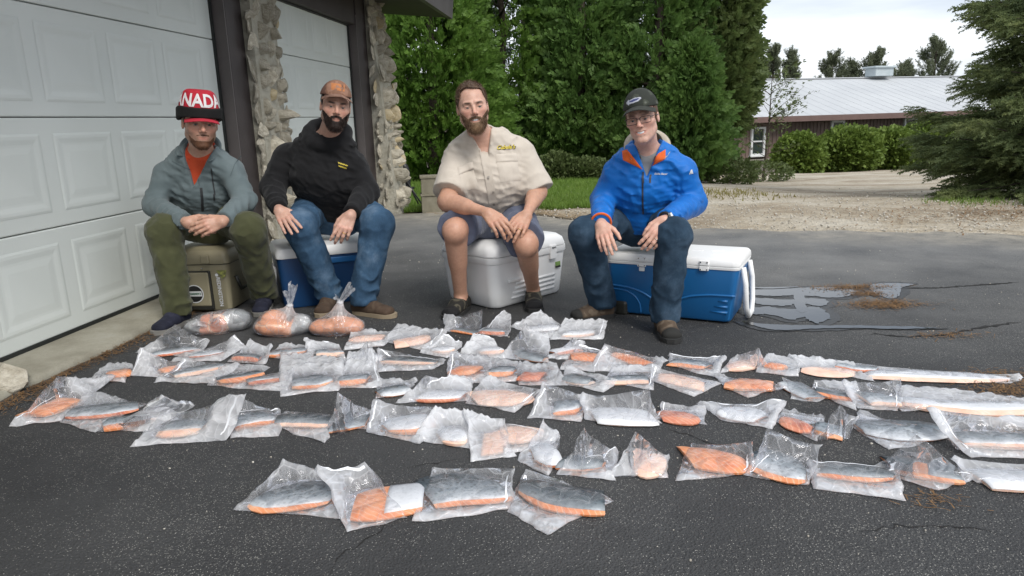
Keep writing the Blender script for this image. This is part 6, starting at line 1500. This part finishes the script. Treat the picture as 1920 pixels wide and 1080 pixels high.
def fillet_parts(A, B, wid, th, kind, flesh, seed, base):
    """loft along A-B; v=-1 is the edge turned to the camera.  Returns arrays for flesh body and skin sheet, and a height function"""
    r = np.random.default_rng(seed); A = np.array(A[:2]); B = np.array(B[:2]); ax = B-A; Ln = np.linalg.norm(ax); ax /= Ln; pv = np.array([-ax[1], ax[0]])
    nu, nv = 18, 11; us = np.linspace(0, 1, nu); vs = np.linspace(-1, 1, nv)
    bend = r.normal()*.05*Ln
    kx = [-.01, .0, .12, .3, .5, .7, .88, 1.0, 1.01]; e0, e1 = r.uniform(.4, .98), r.uniform(.2, .95)
    ky = [e0, e0, e0+(1-e0)*.55, .95+.05*r.random(), 1.0, .92+.08*r.random(), e1+(1-e1)*.55, e1, e1]
    def wprof(u): return np.interp(u, kx, ky)
    def hprof(u): return .62+.38*np.clip(1-np.abs(2*u-1)**5, 0, 1)
    eF, eB = r.uniform(.15, .55), r.uniform(.05, .25)
    def cross(v): return np.where(v < 0, eF+(1-eF)*(1-np.abs(np.clip(v, -1, 1))**3.5), eB+(1-eB)*(1-np.abs(np.clip(v, -1, 1))**2.2))
    U, Vv = np.meshgrid(us, vs, indexing='ij'); wp = wprof(U)*wid
    skew = r.choice([-1, 1])*r.uniform(.25, .8)
    S = U*Ln+skew*Vv*wp*.6; T = Vv*wp+bend*(1-(2*U-1)**2)
    H = th*cross(Vv)*hprof(U); H += .0026*vnoise(np.c_[S.ravel(), T.ravel(), 0*S.ravel()], 60, seed).reshape(S.shape)
    X = A[0]+ax[0]*S+pv[0]*T; Y = A[1]+ax[1]*S+pv[1]*T
    top = np.stack([X, Y, base+H], -1).reshape(-1, 3); bot = np.stack([X*.985+X.mean()*.015, Y*.985+Y.mean()*.015, np.full_like(X, base)], -1).reshape(-1, 3)
    uv = np.stack([S, T, (Vv+1)/2], -1).reshape(-1, 3)
    idx = np.arange(nu*nv).reshape(nu, nv); q = np.stack([idx[:-1, :-1], idx[1:, :-1], idx[1:, 1:], idx[:-1, 1:]], -1).reshape(-1, 4)
    ring = np.r_[idx[:, 0], idx[-1, 1:], idx[-2::-1, -1], idx[0, -2:0:-1]]; n = nu*nv
    side = np.array([[a+n, b_+n, b_, a] for a, b_ in zip(ring, np.roll(ring, -1))])
    body = (np.concatenate([top, bot]), np.concatenate([q, q[:, ::-1]+n, side]), np.concatenate([uv, uv]))
    sk = None
    if kind != 'f':
        lo = int(r.choice([0, 1, 1, 1, 2]))
        i0 = 0 if kind != 'h' else nu//2-1
        sub = idx[i0:, lo:]; tp = top.copy(); tp[:, 2] += .0018
        Vs = tp[sub.ravel()]; us_ = uv[sub.ravel()]; a, b_ = sub.shape; id2 = np.arange(a*b_).reshape(a, b_)
        q2 = np.stack([id2[:-1, :-1], id2[1:, :-1], id2[1:, 1:], id2[:-1, 1:]], -1).reshape(-1, 4)
        # turn the rim down so the skin has an edge
        rim = np.r_[id2[:, 0], id2[-1, 1:], id2[-2::-1, -1], id2[0, -2:0:-1]]; low = Vs[rim]-np.array([0, 0, .0026]); m0 = len(Vs)
        k = np.arange(len(rim)); sd = np.stack([m0+k, m0+np.roll(k, -1), np.roll(rim, -1), rim], -1)
        sk = (np.concatenate([Vs, low]), np.concatenate([q2, sd]), np.concatenate([us_, us_[rim]]))
    def hfun(P):
        d = P-A; s = d@ax; tt = d@pv; u = np.clip(s/Ln, 0, 1); ww = wprof(u)*wid+1e-4; vv = (tt-bend*(1-(2*u-1)**2))/ww
        ex = np.maximum(0, np.abs(s/Ln-.5)-.5)*Ln; ev = np.maximum(0, np.abs(vv)-1)*ww; dist = np.hypot(ex, ev)
        h = th*cross(vv)*hprof(u); return h, dist
    return body, sk, hfun

ZM = {'A': (0, 560, 3.856), 'B': (440, 580, 4.1545), 'C': (800, 570, 4.0), 'D': (1200, 630, 5.142), 'E': (1480, 630, 3.484), 'F': (440, 840, 2.667), 'G': (860, 760, 4.364), 'H': (1280, 760, 4.364)}
def zp(z, p): x, y, k = ZM[z]; return x+p[0]/k, y+p[1]/k
# row, view, kind+flesh, fillet ends, half width (m), bag corners FL FR BR BL (third number: how far that corner stands up), milkiness
PK = [
 (1,'B','fp',(900,232),(1165,212),.050,[(862,312),(1150,285),(1226,200),(930,160,.01)],.34),
 (1,'B','fp',(1240,262),(1520,212),.062,[(1178,250),(1500,325),(1640,175,.03),(1278,140,.02)],.30),
 (1,'C','do',(225,185),(385,212),.042,[(150,205),(372,236),(402,45,.11),(140,100,.05)],.22),
 (1,'C','sr',(398,196),(585,206),.048,[(380,226),(606,240),(632,95,.05),(585,60,.06)],.26),
 (1,'C','wo',(760,185),(990,165),.050,[(640,172),(930,252),(995,160),(860,60,.05)],.36),
 (1,'C','wp',(1020,222),(1260,208),.046,[(948,268),(1300,262),(1340,130,.04),(1040,128,.03)],.44),
 (2,'A','sr',(1100,405),(1425,358),.050,[(1010,392),(1420,425),(1492,310,.03),(1262,190,.13)],.30),
 (2,'A','sr',(1360,412),(1610,378),.045,[(1262,452),(1600,446),(1765,352,.02),(1705,280,.07)],.30),
 (2,'B','dr',(-10,365),(195,378),.036,[(-40,408),(222,424),(282,300,.03),(132,250,.05)],.32),
 (2,'B','so',(262,340),(565,312),.055,[(250,372),(600,395),(605,295),(380,288)],.34),
 (2,'B','sp',(630,335),(850,332),.052,[(590,340),(856,378),(812,290),(548,245,.04)],.36),
 (2,'B','wp',(930,400),(1150,370),.060,[(830,440),(1130,420),(1080,305,.03),(1020,248,.12)],.44),
 (2,'B','ds',(1165,395),(1570,412),.055,[(1140,485),(1520,470),(1624,398,.02),(1130,318,.04)],.22),
 (2,'C','wp',(30,345),(210,330),.044,[(-30,365),(160,402),(262,312),(132,228,.06)],.44),
 (2,'C','wp',(390,352),(575,342),.052,[(262,362),(572,408),(500,275),(358,238,.04)],.46),
 (2,'C','do',(672,345),(890,408),.046,[(560,402),(902,436),(912,258,.05),(740,150,.13)],.32),
 (2,'C','wr',(950,362),(1130,330),.045,[(914,402),(1050,414),(1182,300),(1090,258,.05)],.40),
 (2,'C','fo',(1080,385),(1335,402),.055,[(1018,484),(1260,505),(1340,372),(1140,310,.03)],.22),
 (2,'C','fo',(1415,368),(1645,452),.052,[(1240,495),(1690,515),(1782,430),(1352,306,.06)],.30),
 (2,'D','so',(320,245),(660,285),.055,[(325,292),(710,395),(800,215,.02),(280,210)],.32),
 (2,'D','fp',(840,300),(1200,240),.055,[(800,350),(1240,305),(1140,118,.10),(940,182,.03)],.44),
 (2,'D','fo',(1225,270),(1400,305),.040,[(1120,345),(1512,384),(1542,258),(1240,212,.01)],.30),
 (2,'E','fp',(80,215),(430,240),.060,[(70,205),(530,292),(392,190),(16,145,.01)],.40),
 (2,'E','sr',(315,183),(575,215),.038,[(380,222),(545,234),(588,210),(300,168)],.20),
 (2,'E','wp',(515,245),(1440,278),.062,[(512,262),(1400,305),(1476,275),(600,212)],.30),
 (3,'A','fo',(770,548),(948,520),.052,[(650,602),(905,598),(962,484),(800,488)],.26),
 (3,'A','fo',(1160,522),(1296,490),.040,[(955,562),(1165,566),(1292,468,.03),(1030,368,.10)],.34),
 (3,'A','sp',(1250,550),(1630,480),.062,[(1148,604),(1535,615),(1720,482,.02),(1340,446,.03)],.24),
 (3,'A','do',(1560,585),(1900,530),.052,[(1522,622),(1725,645),(1935,505),(1600,502)],.20),
 (3,'B','sr',(95,562),(375,520),.050,[(18,612),(402,634),(445,470,.03),(125,535)],.28),
 (3,'B','so',(448,560),(765,540),.080,[(378,664),(785,625),(836,395,.03),(368,360,.02)],.34),
 (3,'B','so',(805,545),(1040,530),.062,[(795,605),(1125,600),(1075,320,.05),(905,350,.04)],.34),
 (3,'C','fo',(195,490),(392,492),.062,[(160,584),(462,586),(462,415),(192,365,.06)],.20),
 (3,'C','so',(470,500),(660,498),.064,[(466,584),(664,576),(694,455),(470,418)],.20),
 (3,'C','fr',(705,530),(875,532),.056,[(704,604),(1032,606),(968,468,.01),(700,448)],.24),
 (3,'C','dp',(1055,540),(1240,582),.048,[(1026,592),(1312,658),(1425,600),(1060,486)],.34),
 (3,'C','sp',(1335,572),(1660,558),.050,[(1322,582),(1682,634),(1706,475,.02),(1400,495,.01)],.24),
 (3,'D','fp',(180,385),(620,480),.058,[(118,430),(490,574),(752,458),(130,315,.02)],.34),
 (3,'D','fo',(815,462),(1285,470),.060,[(800,470),(1020,586),(1380,490,.01),(735,385,.01)],.24),
 (3,'E','so',(0,300),(180,400),.052,[(25,412),(175,432),(255,385),(-30,285,.01)],.28),
 (3,'E','do',(165,350),(415,395),.042,[(165,365),(430,478),(440,330),(176,296,.03)],.30),
 (3,'E','sp',(475,400),(695,418),.060,[(455,470),(705,488),(712,288,.07),(366,308,.05)],.26),
 (3,'E','wp',(690,412),(1590,452),.066,[(785,488),(1560,478),(1620,425),(715,346)],.28),
 (4,'B','so',(1115,650),(1350,605),.052,[(1110,694),(1330,640),(1420,568,.01),(1128,556)],.26),
 (4,'B','wr',(1450,670),(1790,665),.058,[(1296,728),(1812,704),(1830,568),(1490,518,.07)],.36),
 (4,'C','fp',(335,700),(790,690),.085,[(312,742),(650,804),(838,650,.03),(450,566,.02)],.32),
 (4,'C','so',(952,770),(1160,752),.068,[(784,852),(1135,874),(1180,688,.02),(890,585,.10)],.26),
 (4,'C','wp',(1245,835),(1700,848),.078,[(1206,874),(1732,906),(1640,638,.12),(1182,680,.05)],.30),
 (4,'D','fr',(190,765),(570,790),.060,[(165,802),(620,840),(600,700,.01),(225,655,.02)],.34),
 (4,'D','wr',(790,705),(1170,790),.070,[(800,800),(1250,892),(1380,650,.03),(600,672)],.32),
 (4,'H','fr',(798,105),(1060,190),.050,[(792,140),(1085,282),(1150,110),(800,62)],.14),
 (4,'H','so',(1080,170),(1310,215),.055,[(1085,285),(1295,262),(1432,92,.08),(1300,0,.12)],.22),
 (4,'E','so',(445,592),(985,600),.080,[(425,600),(645,735),(1016,655),(465,515)],.20),
 (4,'E','sp',(1090,665),(1780,690),.062,[(1190,784),(1720,790),(1720,575),(938,478,.10)],.32),
 (5,'A','fo',(215,835),(490,722),.070,[(108,914),(455,872),(800,575,.02),(415,568,.11)],.26),
 (5,'A','sr',(475,822),(1000,770),.072,[(458,892),(690,950),(1014,770),(640,698,.01)],.18),
 (5,'A','so',(740,905),(1125,852),.060,[(736,952),(1065,958),(1390,780,.03),(1170,712,.12)],.30),
 (5,'A','sp',(1185,930),(1500,900),.085,[(985,1064),(1630,1018),(1728,690,.16),(1190,850,.02)],.30),
 (5,'B','so',(-20,885),(315,838),.070,[(-10,995),(335,980),(338,795),(-10,670,.10)],.26),
 (5,'B','dp',(325,852),(790,870),.058,[(300,905),(692,1028),(795,850),(405,800,.01)],.22),
 (5,'B','do',(765,890),(1045,845),.062,[(725,945),(1048,935),(1070,795,.02),(818,645,.16)],.26),
 (5,'B','wo',(1170,915),(1550,840),.085,[(1050,955),(1430,1040),(1572,770,.04),(1090,728,.06)],.22),
 (5,'B','wp',(1590,985),(1810,975),.075,[(1400,1010),(1830,1078),(1835,830,.02),(1578,768,.06)],.40),
 (5,'G','fp',(195,310),(400,280),.085,[(110,452),(440,402),(355,125,.04),(60,62,.04)],.44),
 (5,'G','fp',(320,205),(660,260),.075,[(390,405),(700,330),(805,252,.02),(335,142,.02)],.34),
 (5,'G','wo',(598,385),(825,395),.085,[(505,440),(722,548),(832,270,.02),(690,135,.06)],.26),
 (5,'G','do',(838,452),(1190,470),.050,[(838,562),(1255,615),(1285,390,.02),(1030,188,.14)],.32),
 (5,'G','fp',(1440,495),(1700,455),.070,[(1260,575),(1690,596),(1710,420),(1462,220,.14)],.38),
 (5,'H','fo',(20,405),(510,455),.078,[(-30,612),(525,556),(548,298,.08),(80,335,.01)],.20),
 (5,'H','so',(545,430),(1010,560),.090,[(535,570),(1014,645),(1116,328,.08),(700,180,.13)],.24),
 (5,'H','do',(1140,510),(1735,575),.055,[(1105,682),(1782,766),(1750,545,.01),(1056,468,.02)],.32),
 (5,'E','do',(640,825),(1100,905),.062,[(555,865),(965,1010),(1178,932),(838,645,.14)],.28),
 (5,'E','wp',(1240,930),(1760,945),.062,[(1250,965),(1720,1010),(1720,870),(1096,810,.03)],.34),
 (6,'F','so',(110,250),(520,222),.085,[(30,308),(515,345),(500,150,.01),(258,66,.06)],.24),
 (6,'F','ho',(595,285),(945,235),.090,[(570,405),(850,345),(650,85,.07),(438,108,.08)],.26),
 (6,'F','so',(950,225),(1350,205),.095,[(912,356),(1365,300),(1372,112,.04),(1000,112,.01)],.30),
 (6,'F','do',(1425,180),(1850,262),.075,[(1375,315),(1560,418),(1868,268),(1462,122,.02)],.26),
]
ROWN = {1: 'row against the coolers', 2: 'second row from the coolers', 3: 'third row from the coolers', 4: 'fourth row from the coolers', 5: 'long row beside the short row', 6: 'short row of four'}
LOOK = {'s': 'silver salmon skin', 'd': 'dark speckled salmon skin', 'w': 'pale white belly skin', 'f': 'bare orange flesh', 'h': 'half flesh, half white skin'}
ORD = 'first second third fourth fifth sixth seventh eighth ninth tenth eleventh twelfth thirteenth fourteenth fifteenth sixteenth seventeenth eighteenth nineteenth twentieth twenty-first'.split()
LIFT = {}
def packet(i, spec, label):
    row, zv, kf, a, b_, hw, cor, milk = spec; kind, flesh = kf[0], kf[1]
    if kind == 'd' and flesh == 's': flesh = 'p'
    r = np.random.default_rng(500+i)
    th = .011+.010*r.random(); base = .004
    A = gz(*zp(zv, a), base+th*.5); B = gz(*zp(zv, b_), base+th*.5)
    ctr = (A+B)/2; ctr[2] = 0
    body, sk, hf = fillet_parts(A, B, hw, th, kind, flesh if flesh in m_fl else 'o', 900+i, base)
    C4 = []
    for c in cor:
        lf = c[2] if len(c) > 2 else .002
        C4.append(gz(*zp(zv, c[:2]), lf))
    C4 = np.array(C4); hgt = C4[:, 2]; mid_ = C4[:, :2].mean(0); C4[:, :2] = mid_+(C4[:, :2]-mid_)*1.11
    n, m = 34, 26; S, T = np.meshgrid(np.linspace(0, 1, n), np.linspace(0, 1, m), indexing='ij')
    # nonlinear pull keeps flaps narrow: a standing corner rises only close to itself
    wts = np.stack([(1-S)*(1-T), S*(1-T), S*T, (1-S)*T], -1)
    XY = wts@C4[:, :2]
    # wavy outline
    q = np.c_[S.ravel()*3, T.ravel()*3, np.full(S.size, i*1.7)]
    span = np.linalg.norm(C4[1, :2]-C4[0, :2])
    edge = np.maximum(np.abs(S-.5), np.abs(T-.5))*2
    wob = np.stack([vnoise(q, 2.6, i), vnoise(q, 2.6, i+77)], -1).reshape(n, m, 2)*.013*(edge**3)[..., None]
    XY = XY+wob; P2 = XY.reshape(-1, 2)
    h, dist = hf(P2)
    Z = np.zeros(len(P2))
    for k in range(4):
        if hgt[k] > .006: Z += hgt[k]*np.clip(wts[..., k].ravel(), 0, 1)**1.25
    ca_ = r.random()*3.14; Rt = np.array([[math.cos(ca_), -math.sin(ca_)], [math.sin(ca_), math.cos(ca_)]]); crin = vnoise(np.c_[P2@Rt*np.array([1.5, .55]), np.full(len(P2), i)], 62, i+5, 2); big = vnoise(np.c_[P2, np.full(len(P2), i)], 34, i+9, 1)
    out_ = np.clip(dist/.05, 0, 1)
    ridge = (1-np.abs(crin))**2
    cover = base+h+.0032+Z*.15
    drop = np.exp(-(dist/.022)**1.4)
    zt = np.maximum(drop*cover, 0)+(1-drop)*(Z+.007*(1+big)+.016*ridge*out_)+.0020*crin*(1-out_)
    ed = (edge.ravel() > .97); zt = np.where(ed, Z+.003+.006*np.clip(big, 0, 1)*(Z < .01), zt)
    zb = np.where(drop > .3, .0022, np.minimum(Z*.92+.0015, zt-.0012)); zb = np.where(ed, zt-.0008, np.minimum(zb, zt-.0012)); zb = np.maximum(zb, .0012)
    zt = np.maximum(zt, zb+.0010)
    top = np.c_[P2, zt]; bot = np.c_[P2, zb]
    idx = np.arange(n*m).reshape(n, m); qd = np.stack([idx[:-1, :-1], idx[1:, :-1], idx[1:, 1:], idx[:-1, 1:]], -1).reshape(-1, 4)
    ring = np.r_[idx[:, 0], idx[-1, 1:], idx[-2::-1, -1], idx[0, -2:0:-1]]; N_ = n*m
    side = np.array([[x+N_, y+N_, y, x] for x, y in zip(ring, np.roll(ring, -1))])
    hz = np.clip(milk*(.38+1.45*out_)+.05*ridge*out_+(.2 if kind == 'w' or flesh == 'p' and kind == 'f' else 0)*(1-out_)*milk*2, .05, .90); hz = np.where(ed, hz+.08, hz)
    col = np.repeat(np.concatenate([hz, hz*.5])[:, None], 3, 1)
    t = empty('fish_packet', ctr); tag(t, label, 'fish packet', 'salmon packets laid out in rows on the asphalt')
    dz = np.array([0, 0, LIFT.get(i, 0.0)])
    mesh_np('bag', np.concatenate([top, bot])-ctr+dz, np.concatenate([qd, qd[:, ::-1]+N_, side]), m_film, t, smooth=True, col=col)
    fo = mesh_np('fillet', body[0]-ctr+dz, body[1], m_fl[flesh if flesh in m_fl else 'o'], t, smooth=True, uv=body[2]); fo.data.set_sharp_from_angle(angle=R(50))
    if sk is not None: mesh_np('skin', sk[0]-ctr+dz, sk[1], m_sk['w' if kind == 'h' else kind], fo, smooth=True, uv=sk[2])
    # heat seal band near one standing end
    k = int(np.argmax(hgt))
    if hgt[k] > .02 and r.random() < .8:
        j = {0: 2, 1: 2, 2: m-3, 3: m-3}[k]; seg = idx[2:n-2, j:j+2] if r.random() < .5 else idx[(2 if k in (0, 3) else n-4):(4 if k in (0, 3) else n-2), 2:m-2].T
        a_ = top[seg[:, 0]]+[0, 0, .0012]; c_ = top[seg[:, 1]]+[0, 0, .0012]; mid = (a_+c_)/2; a_ = mid+(a_-mid)*.7; c_ = mid+(c_-mid)*.7
        Vv = np.concatenate([a_, c_])-ctr+dz; kk = len(a_); Fq = np.array([[x, x+1, x+1+kk, x+kk] for x in range(kk-1)])
        mesh_np('seal_strip', Vv, Fq, m_strip, t, smooth=True)
    return t
def row_x(s): return zp(s[1], ((s[3][0]+s[4][0])/2, 0))[0]
_rank = {}
for rw in range(1, 7):
    for k, i in enumerate(sorted([i for i, s in enumerate(PK) if s[0] == rw], key=lambda i: row_x(PK[i]))): _rank[i] = k
for i, s in enumerate(PK):
    packet(i, s, f"clear bag with {LOOK[s[2][0]]}, {ORD[_rank[i]]} from garage, {ROWN[s[0]]}")
m_cont = mat_vcol('fish_contents', .35, .1, 120, .2, .5)
ORG, PNK, SIL, DRK = np.array([.68, .30, .15]), np.array([.66, .30, .20]), np.array([.42, .44, .44]), np.array([.12, .13, .13])
def col1(V):
    n = vnoise(V, 40, 2, 2); c = np.where((V[:, 0] > .045)[:, None], SIL*(1+.3*n[:, None]), PNK); c = np.where((V[:, 0] < -.07)[:, None], SIL*.9, c)
    q = V-np.array([.03, -.055, .05]); rr = np.hypot(q[:, 0]*1.0, q[:, 2]); ring = (rr < .052) & (V[:, 1] < -.012) & (V[:, 0] < .075); c = np.where(ring[:, None], np.where((np.abs(rr-.048) < .006)[:, None], np.array([.72, .50, .36]), np.array([.60, .25, .16])), c); return np.where((V[:, 0] > .10)[:, None] & (V[:, 2] > .05)[:, None], DRK*(1.6+n[:, None]), c)
def col2(V):
    n = vnoise(V, 30, 3, 2)[:, None]; c = ORG*(1+.15*n); c = np.where((V[:, 0] > .055)[:, None], SIL*(.9+.3*n), c); return np.where((np.abs(V[:, 2]-.058-.02*n[:, 0]) < .006)[:, None] & (V[:, 0] < .03)[:, None], np.array([.80, .50, .32]), c)
def col3(V):
    n = vnoise(V, 30, 5, 2)[:, None]; c = ORG*(1+.18*n); return np.where((vnoise(V, 55, 8, 1) > .5)[:, None], np.array([.60, .12, .05]), c)
fish_bag('slack bag of silver and pink fish pieces beside the tan cooler', (408, 622), [(.085, .02, .055, .085, .055, .055, .2), (-.02, -.01, .050, .075, .045, .050, -.3), (-.10, .0, .035, .06, .05, .036, .4), (-.03, -.035, .022, .07, .03, .022, 0), (.03, -.02, .052, .05, .035, .052, 0)], None, [((-.01, -.05, .045), (-.085, -.07, .075), .035), ((-.01, -.05, .05), (.03, -.075, .10), .03)], 31, col1)
fish_bag('knotted bag of orange fillets, middle of the three tied bags', (533, 626), [(-.05, -.01, .045, .095, .065, .045, -.1), (-.045, .01, .085, .065, .04, .038, .5), (.085, .02, .045, .06, .05, .045, -.5), (.03, -.02, .035, .05, .05, .035, 0)], (.045, -.005, .150), [((.045, -.005, .155), (.028, .0, .225), .020), ((.05, -.005, .155), (.072, .0, .262), .026)], 32, col2)
fish_bag('knotted bag of orange fillets with a long twisted tail', (636, 626), [(-.06, .0, .040, .085, .055, .040, .15), (.045, -.005, .042, .085, .060, .042, -.1), (.0, .01, .065, .06, .04, .03, 0)], (.018, .0, .165), [((.018, 0, .168), (.085, .0, .250), .024), ((.018, 0, .17), (-.004, 0, .192), .014)], 33, col3)
# ------------------------------------------------------------------ small things round about
# weathered wooden pedestal on the edge of the lawn
m_wood = simple('weathered_wood', (.16, .145, .10), (.24, .22, .165), .85, 12, 60, .4, .004)
g0 = at(809, 398, 8.55); pd = empty('garden_pedestal', (g0[0], 8.6, float(terrain(g0[0], 8.6))-.02), R(8)); tag(pd, 'square weathered wooden pedestal beside the lawn', 'pedestal')
z0 = .0
MB().box((0, 0, .10), (.235, .22, .22), bevel=.006).build('lower_box', m_wood, pd); MB().box((0, 0, .225), (.255, .24, .025), bevel=.005).build('ledge', m_wood, pd)
MB().box((0, 0, .33), (.225, .21, .19), bevel=.005).build('upper_box', m_wood, pd); MB().box((0, 0, .438), (.25, .235, .03), bevel=.005).build('cap', m_wood, pd); MB().box((.17, -.02, .09), (.09, .16, .18), bevel=.006).build('side_block', m_wood, pd)
# folded black chair leaning behind the pillar
b = at(757, 396, 9.2); ch = empty('folding_chair', (b[0], b[1], float(terrain(b[0], b[1]))-.02), -GAZ); tag(ch, 'black folding chair leaning behind the stone pillar', 'chair')
V = []; n = 10
for i in range(n):
    for j in range(n):
        s, t_ = i/(n-1)*2-1, j/(n-1)*2-1; ex = 3; k = (abs(s)**ex+abs(t_)**ex)**(1/ex) if (s or t_) else 1; m_ = max(abs(s), abs(t_), 1e-6); f = m_/max(k, 1e-6); V.append((.02+.10*s*f, -.05+.03*(s*f)**2+.02*t_, .36+.24*t_*f))
idx = np.arange(n*n).reshape(n, n); F = np.stack([idx[:-1, :-1], idx[1:, :-1], idx[1:, 1:], idx[:-1, 1:]], -1).reshape(-1, 4); bk = mesh_np('backrest', V, F, m_black, ch, smooth=True); sm_ = bk.modifiers.new('thickness', 'SOLIDIFY'); sm_.thickness = .012
for (x0, x1, y0) in ((.05, .30, -.05), (.02, .20, .10)): MB().tube([(x0, y0, .40), ((x0+x1)/2, y0, .2), (x1, y0, .0)], .011, 8).build('leg', m_black, ch, 'all')
MB().box((.08, .02, .26), (.10, .26, .03), bevel=.01).build('seat', m_black, ch)
# water on the asphalt
def mat_water():
    m, t, b = newmat('water'); v = coords(t); b.inputs['Base Color'].default_value = (.018, .019, .020, 1); b.inputs['Roughness'].default_value = .035; b.inputs['IOR'].default_value = 1.5; b.inputs['Specular IOR Level'].default_value = .8
    bump(t, b, noise(t, v, 7, 3), .05, .006); return m
m_water = mat_water()
m_damp = simple('damp_asphalt', (.010, .0105, .011), (.022, .022, .022), .42, 40, 150, .5, .004)
def blob(pts, seed, amp=.012, fine=8):
    r = np.random.default_rng(seed); G = np.array([gz(*p)[:2] for p in pts]); out_ = []
    n = len(G)
    for i in range(n):
        for k in range(fine):
            t_ = k/fine; p0, p1_, p2_, p3_ = G[(i-1) % n], G[i], G[(i+1) % n], G[(i+2) % n]
            q = .5*((2*p1_)+(-p0+p2_)*t_+(2*p0-5*p1_+4*p2_-p3_)*t_**2+(-p0+3*p1_-3*p2_+p3_)*t_**3); out_.append((q[0]+amp*r.normal()*.5, q[1]+amp*r.normal()*.5))
    return out_
def puddle(outs, label):
    t = empty('puddle', (*np.mean(outs[0], 0), 0)); tag(t, label, 'puddle'); c = t.location
    wet = []
    for o_ in outs:
        q = np.array(o_); m_ = q.mean(0); d_ = q-m_; nn = np.linalg.norm(d_, axis=1, keepdims=True); wet.append([tuple(p) for p in m_+d_*(1+.05/np.maximum(nn, .05))])
    for k, (o_, zz, mt, nm) in enumerate([(o_, .0022+.0003*j, m_damp, 'damp_margin') for j, o_ in enumerate(wet)]+[(o_, .0045+.0004*j, m_water, 'water_film') for j, o_ in enumerate(outs)]):
        bm = bmesh.new(); vs = [bm.verts.new((x-c.x, y-c.y, zz)) for x, y in o_]; f = bm.faces.new(vs); bmesh.ops.triangulate(bm, faces=[f]); bmesh.ops.recalc_face_normals(bm, faces=bm.faces[:])
        if sum(f.normal.z for f in bm.faces) < 0: bmesh.ops.reverse_faces(bm, faces=bm.faces[:])
        me = bpy.data.meshes.new(nm); bm.to_mesh(me); bm.free(); me.materials.append(mt); link(bpy.data.objects.new(nm, me), t)
puddle([blob([(1630, 536), (1665, 532), (1712, 534), (1690, 541), (1686, 556), (1668, 561), (1645, 553), (1634, 545)], 1, .006)], 'small bright puddle beside the orange needles')
puddle([blob([(1398, 546), (1440, 543), (1500, 541), (1560, 540), (1604, 546), (1592, 556), (1556, 559), (1500, 555), (1450, 556), (1400, 553)], 2, .012),
        blob([(1396, 563), (1430, 560), (1470, 563), (1520, 560), (1552, 566), (1538, 575), (1500, 570), (1470, 575), (1420, 571)], 5, .012),
        blob([(1402, 581), (1440, 577), (1480, 581), (1530, 577), (1550, 586), (1558, 597), (1532, 608), (1508, 596), (1480, 601), (1446, 592), (1410, 590)], 6, .012),
        blob([(1488, 554), (1508, 552), (1512, 584), (1494, 584)], 7, .008),
        blob([(1392, 604), (1430, 609), (1470, 611), (1520, 612), (1600, 612), (1700, 614), (1760, 617), (1700, 619), (1600, 617), (1530, 618), (1470, 621), (1440, 619), (1410, 611)], 3, .007),
        blob([(1398, 541), (1450, 540), (1500, 539), (1448, 543)], 4, .004)], 'spread of melt water trickling from the wheeled cooler')
# cracks in the asphalt
m_crk = simple('crack_dark', (.008, .008, .008), (.015, .014, .013), .95, 30)  # near-black colour of the crack lines
def crack(pts, wd, seed):
    r = np.random.default_rng(seed); G = [gz(*p) for p in pts]; P = []
    for a_, b_ in zip(G[:-1], G[1:]):
        n = max(3, int(np.linalg.norm(b_-a_)/.02))
        for k in range(n): P.append(a_+(b_-a_)*k/n+np.r_[r.normal(size=2)*.006, 0])
    V = []; 
    for i, p in enumerate(P):
        t_ = nrm(P[min(i+1, len(P)-1)]-P[max(i-1, 0)]); nn = np.array([-t_[1], t_[0], 0])*wd*(.3+r.random())*min(1, i/4, (len(P)-1-i)/4); V += [p+nn+[0, 0, .0022], p-nn+[0, 0, .0022]]
    F = [[2*k, 2*k+1, 2*k+3, 2*k+2] for k in range(len(P)-1)]; o = mesh_np('crack', np.array(V), F, m_crk, strip)
crack([(1690, 541), (1760, 540), (1830, 535), (1919, 529)], .012, 1); crack([(1620, 625), (1700, 632), (1780, 628), (1850, 612), (1919, 604)], .010, 2); crack([(610, 1078), (650, 1040), (690, 1010), (720, 990), (760, 975)], .0022, 3); crack([(1240, 800), (1330, 830), (1420, 850)], .0020, 4); crack([(1600, 1000), (1700, 985), (1830, 990), (1919, 1010)], .002, 5)
crack([(760, 880), (820, 868), (880, 862)], .0022, 6)
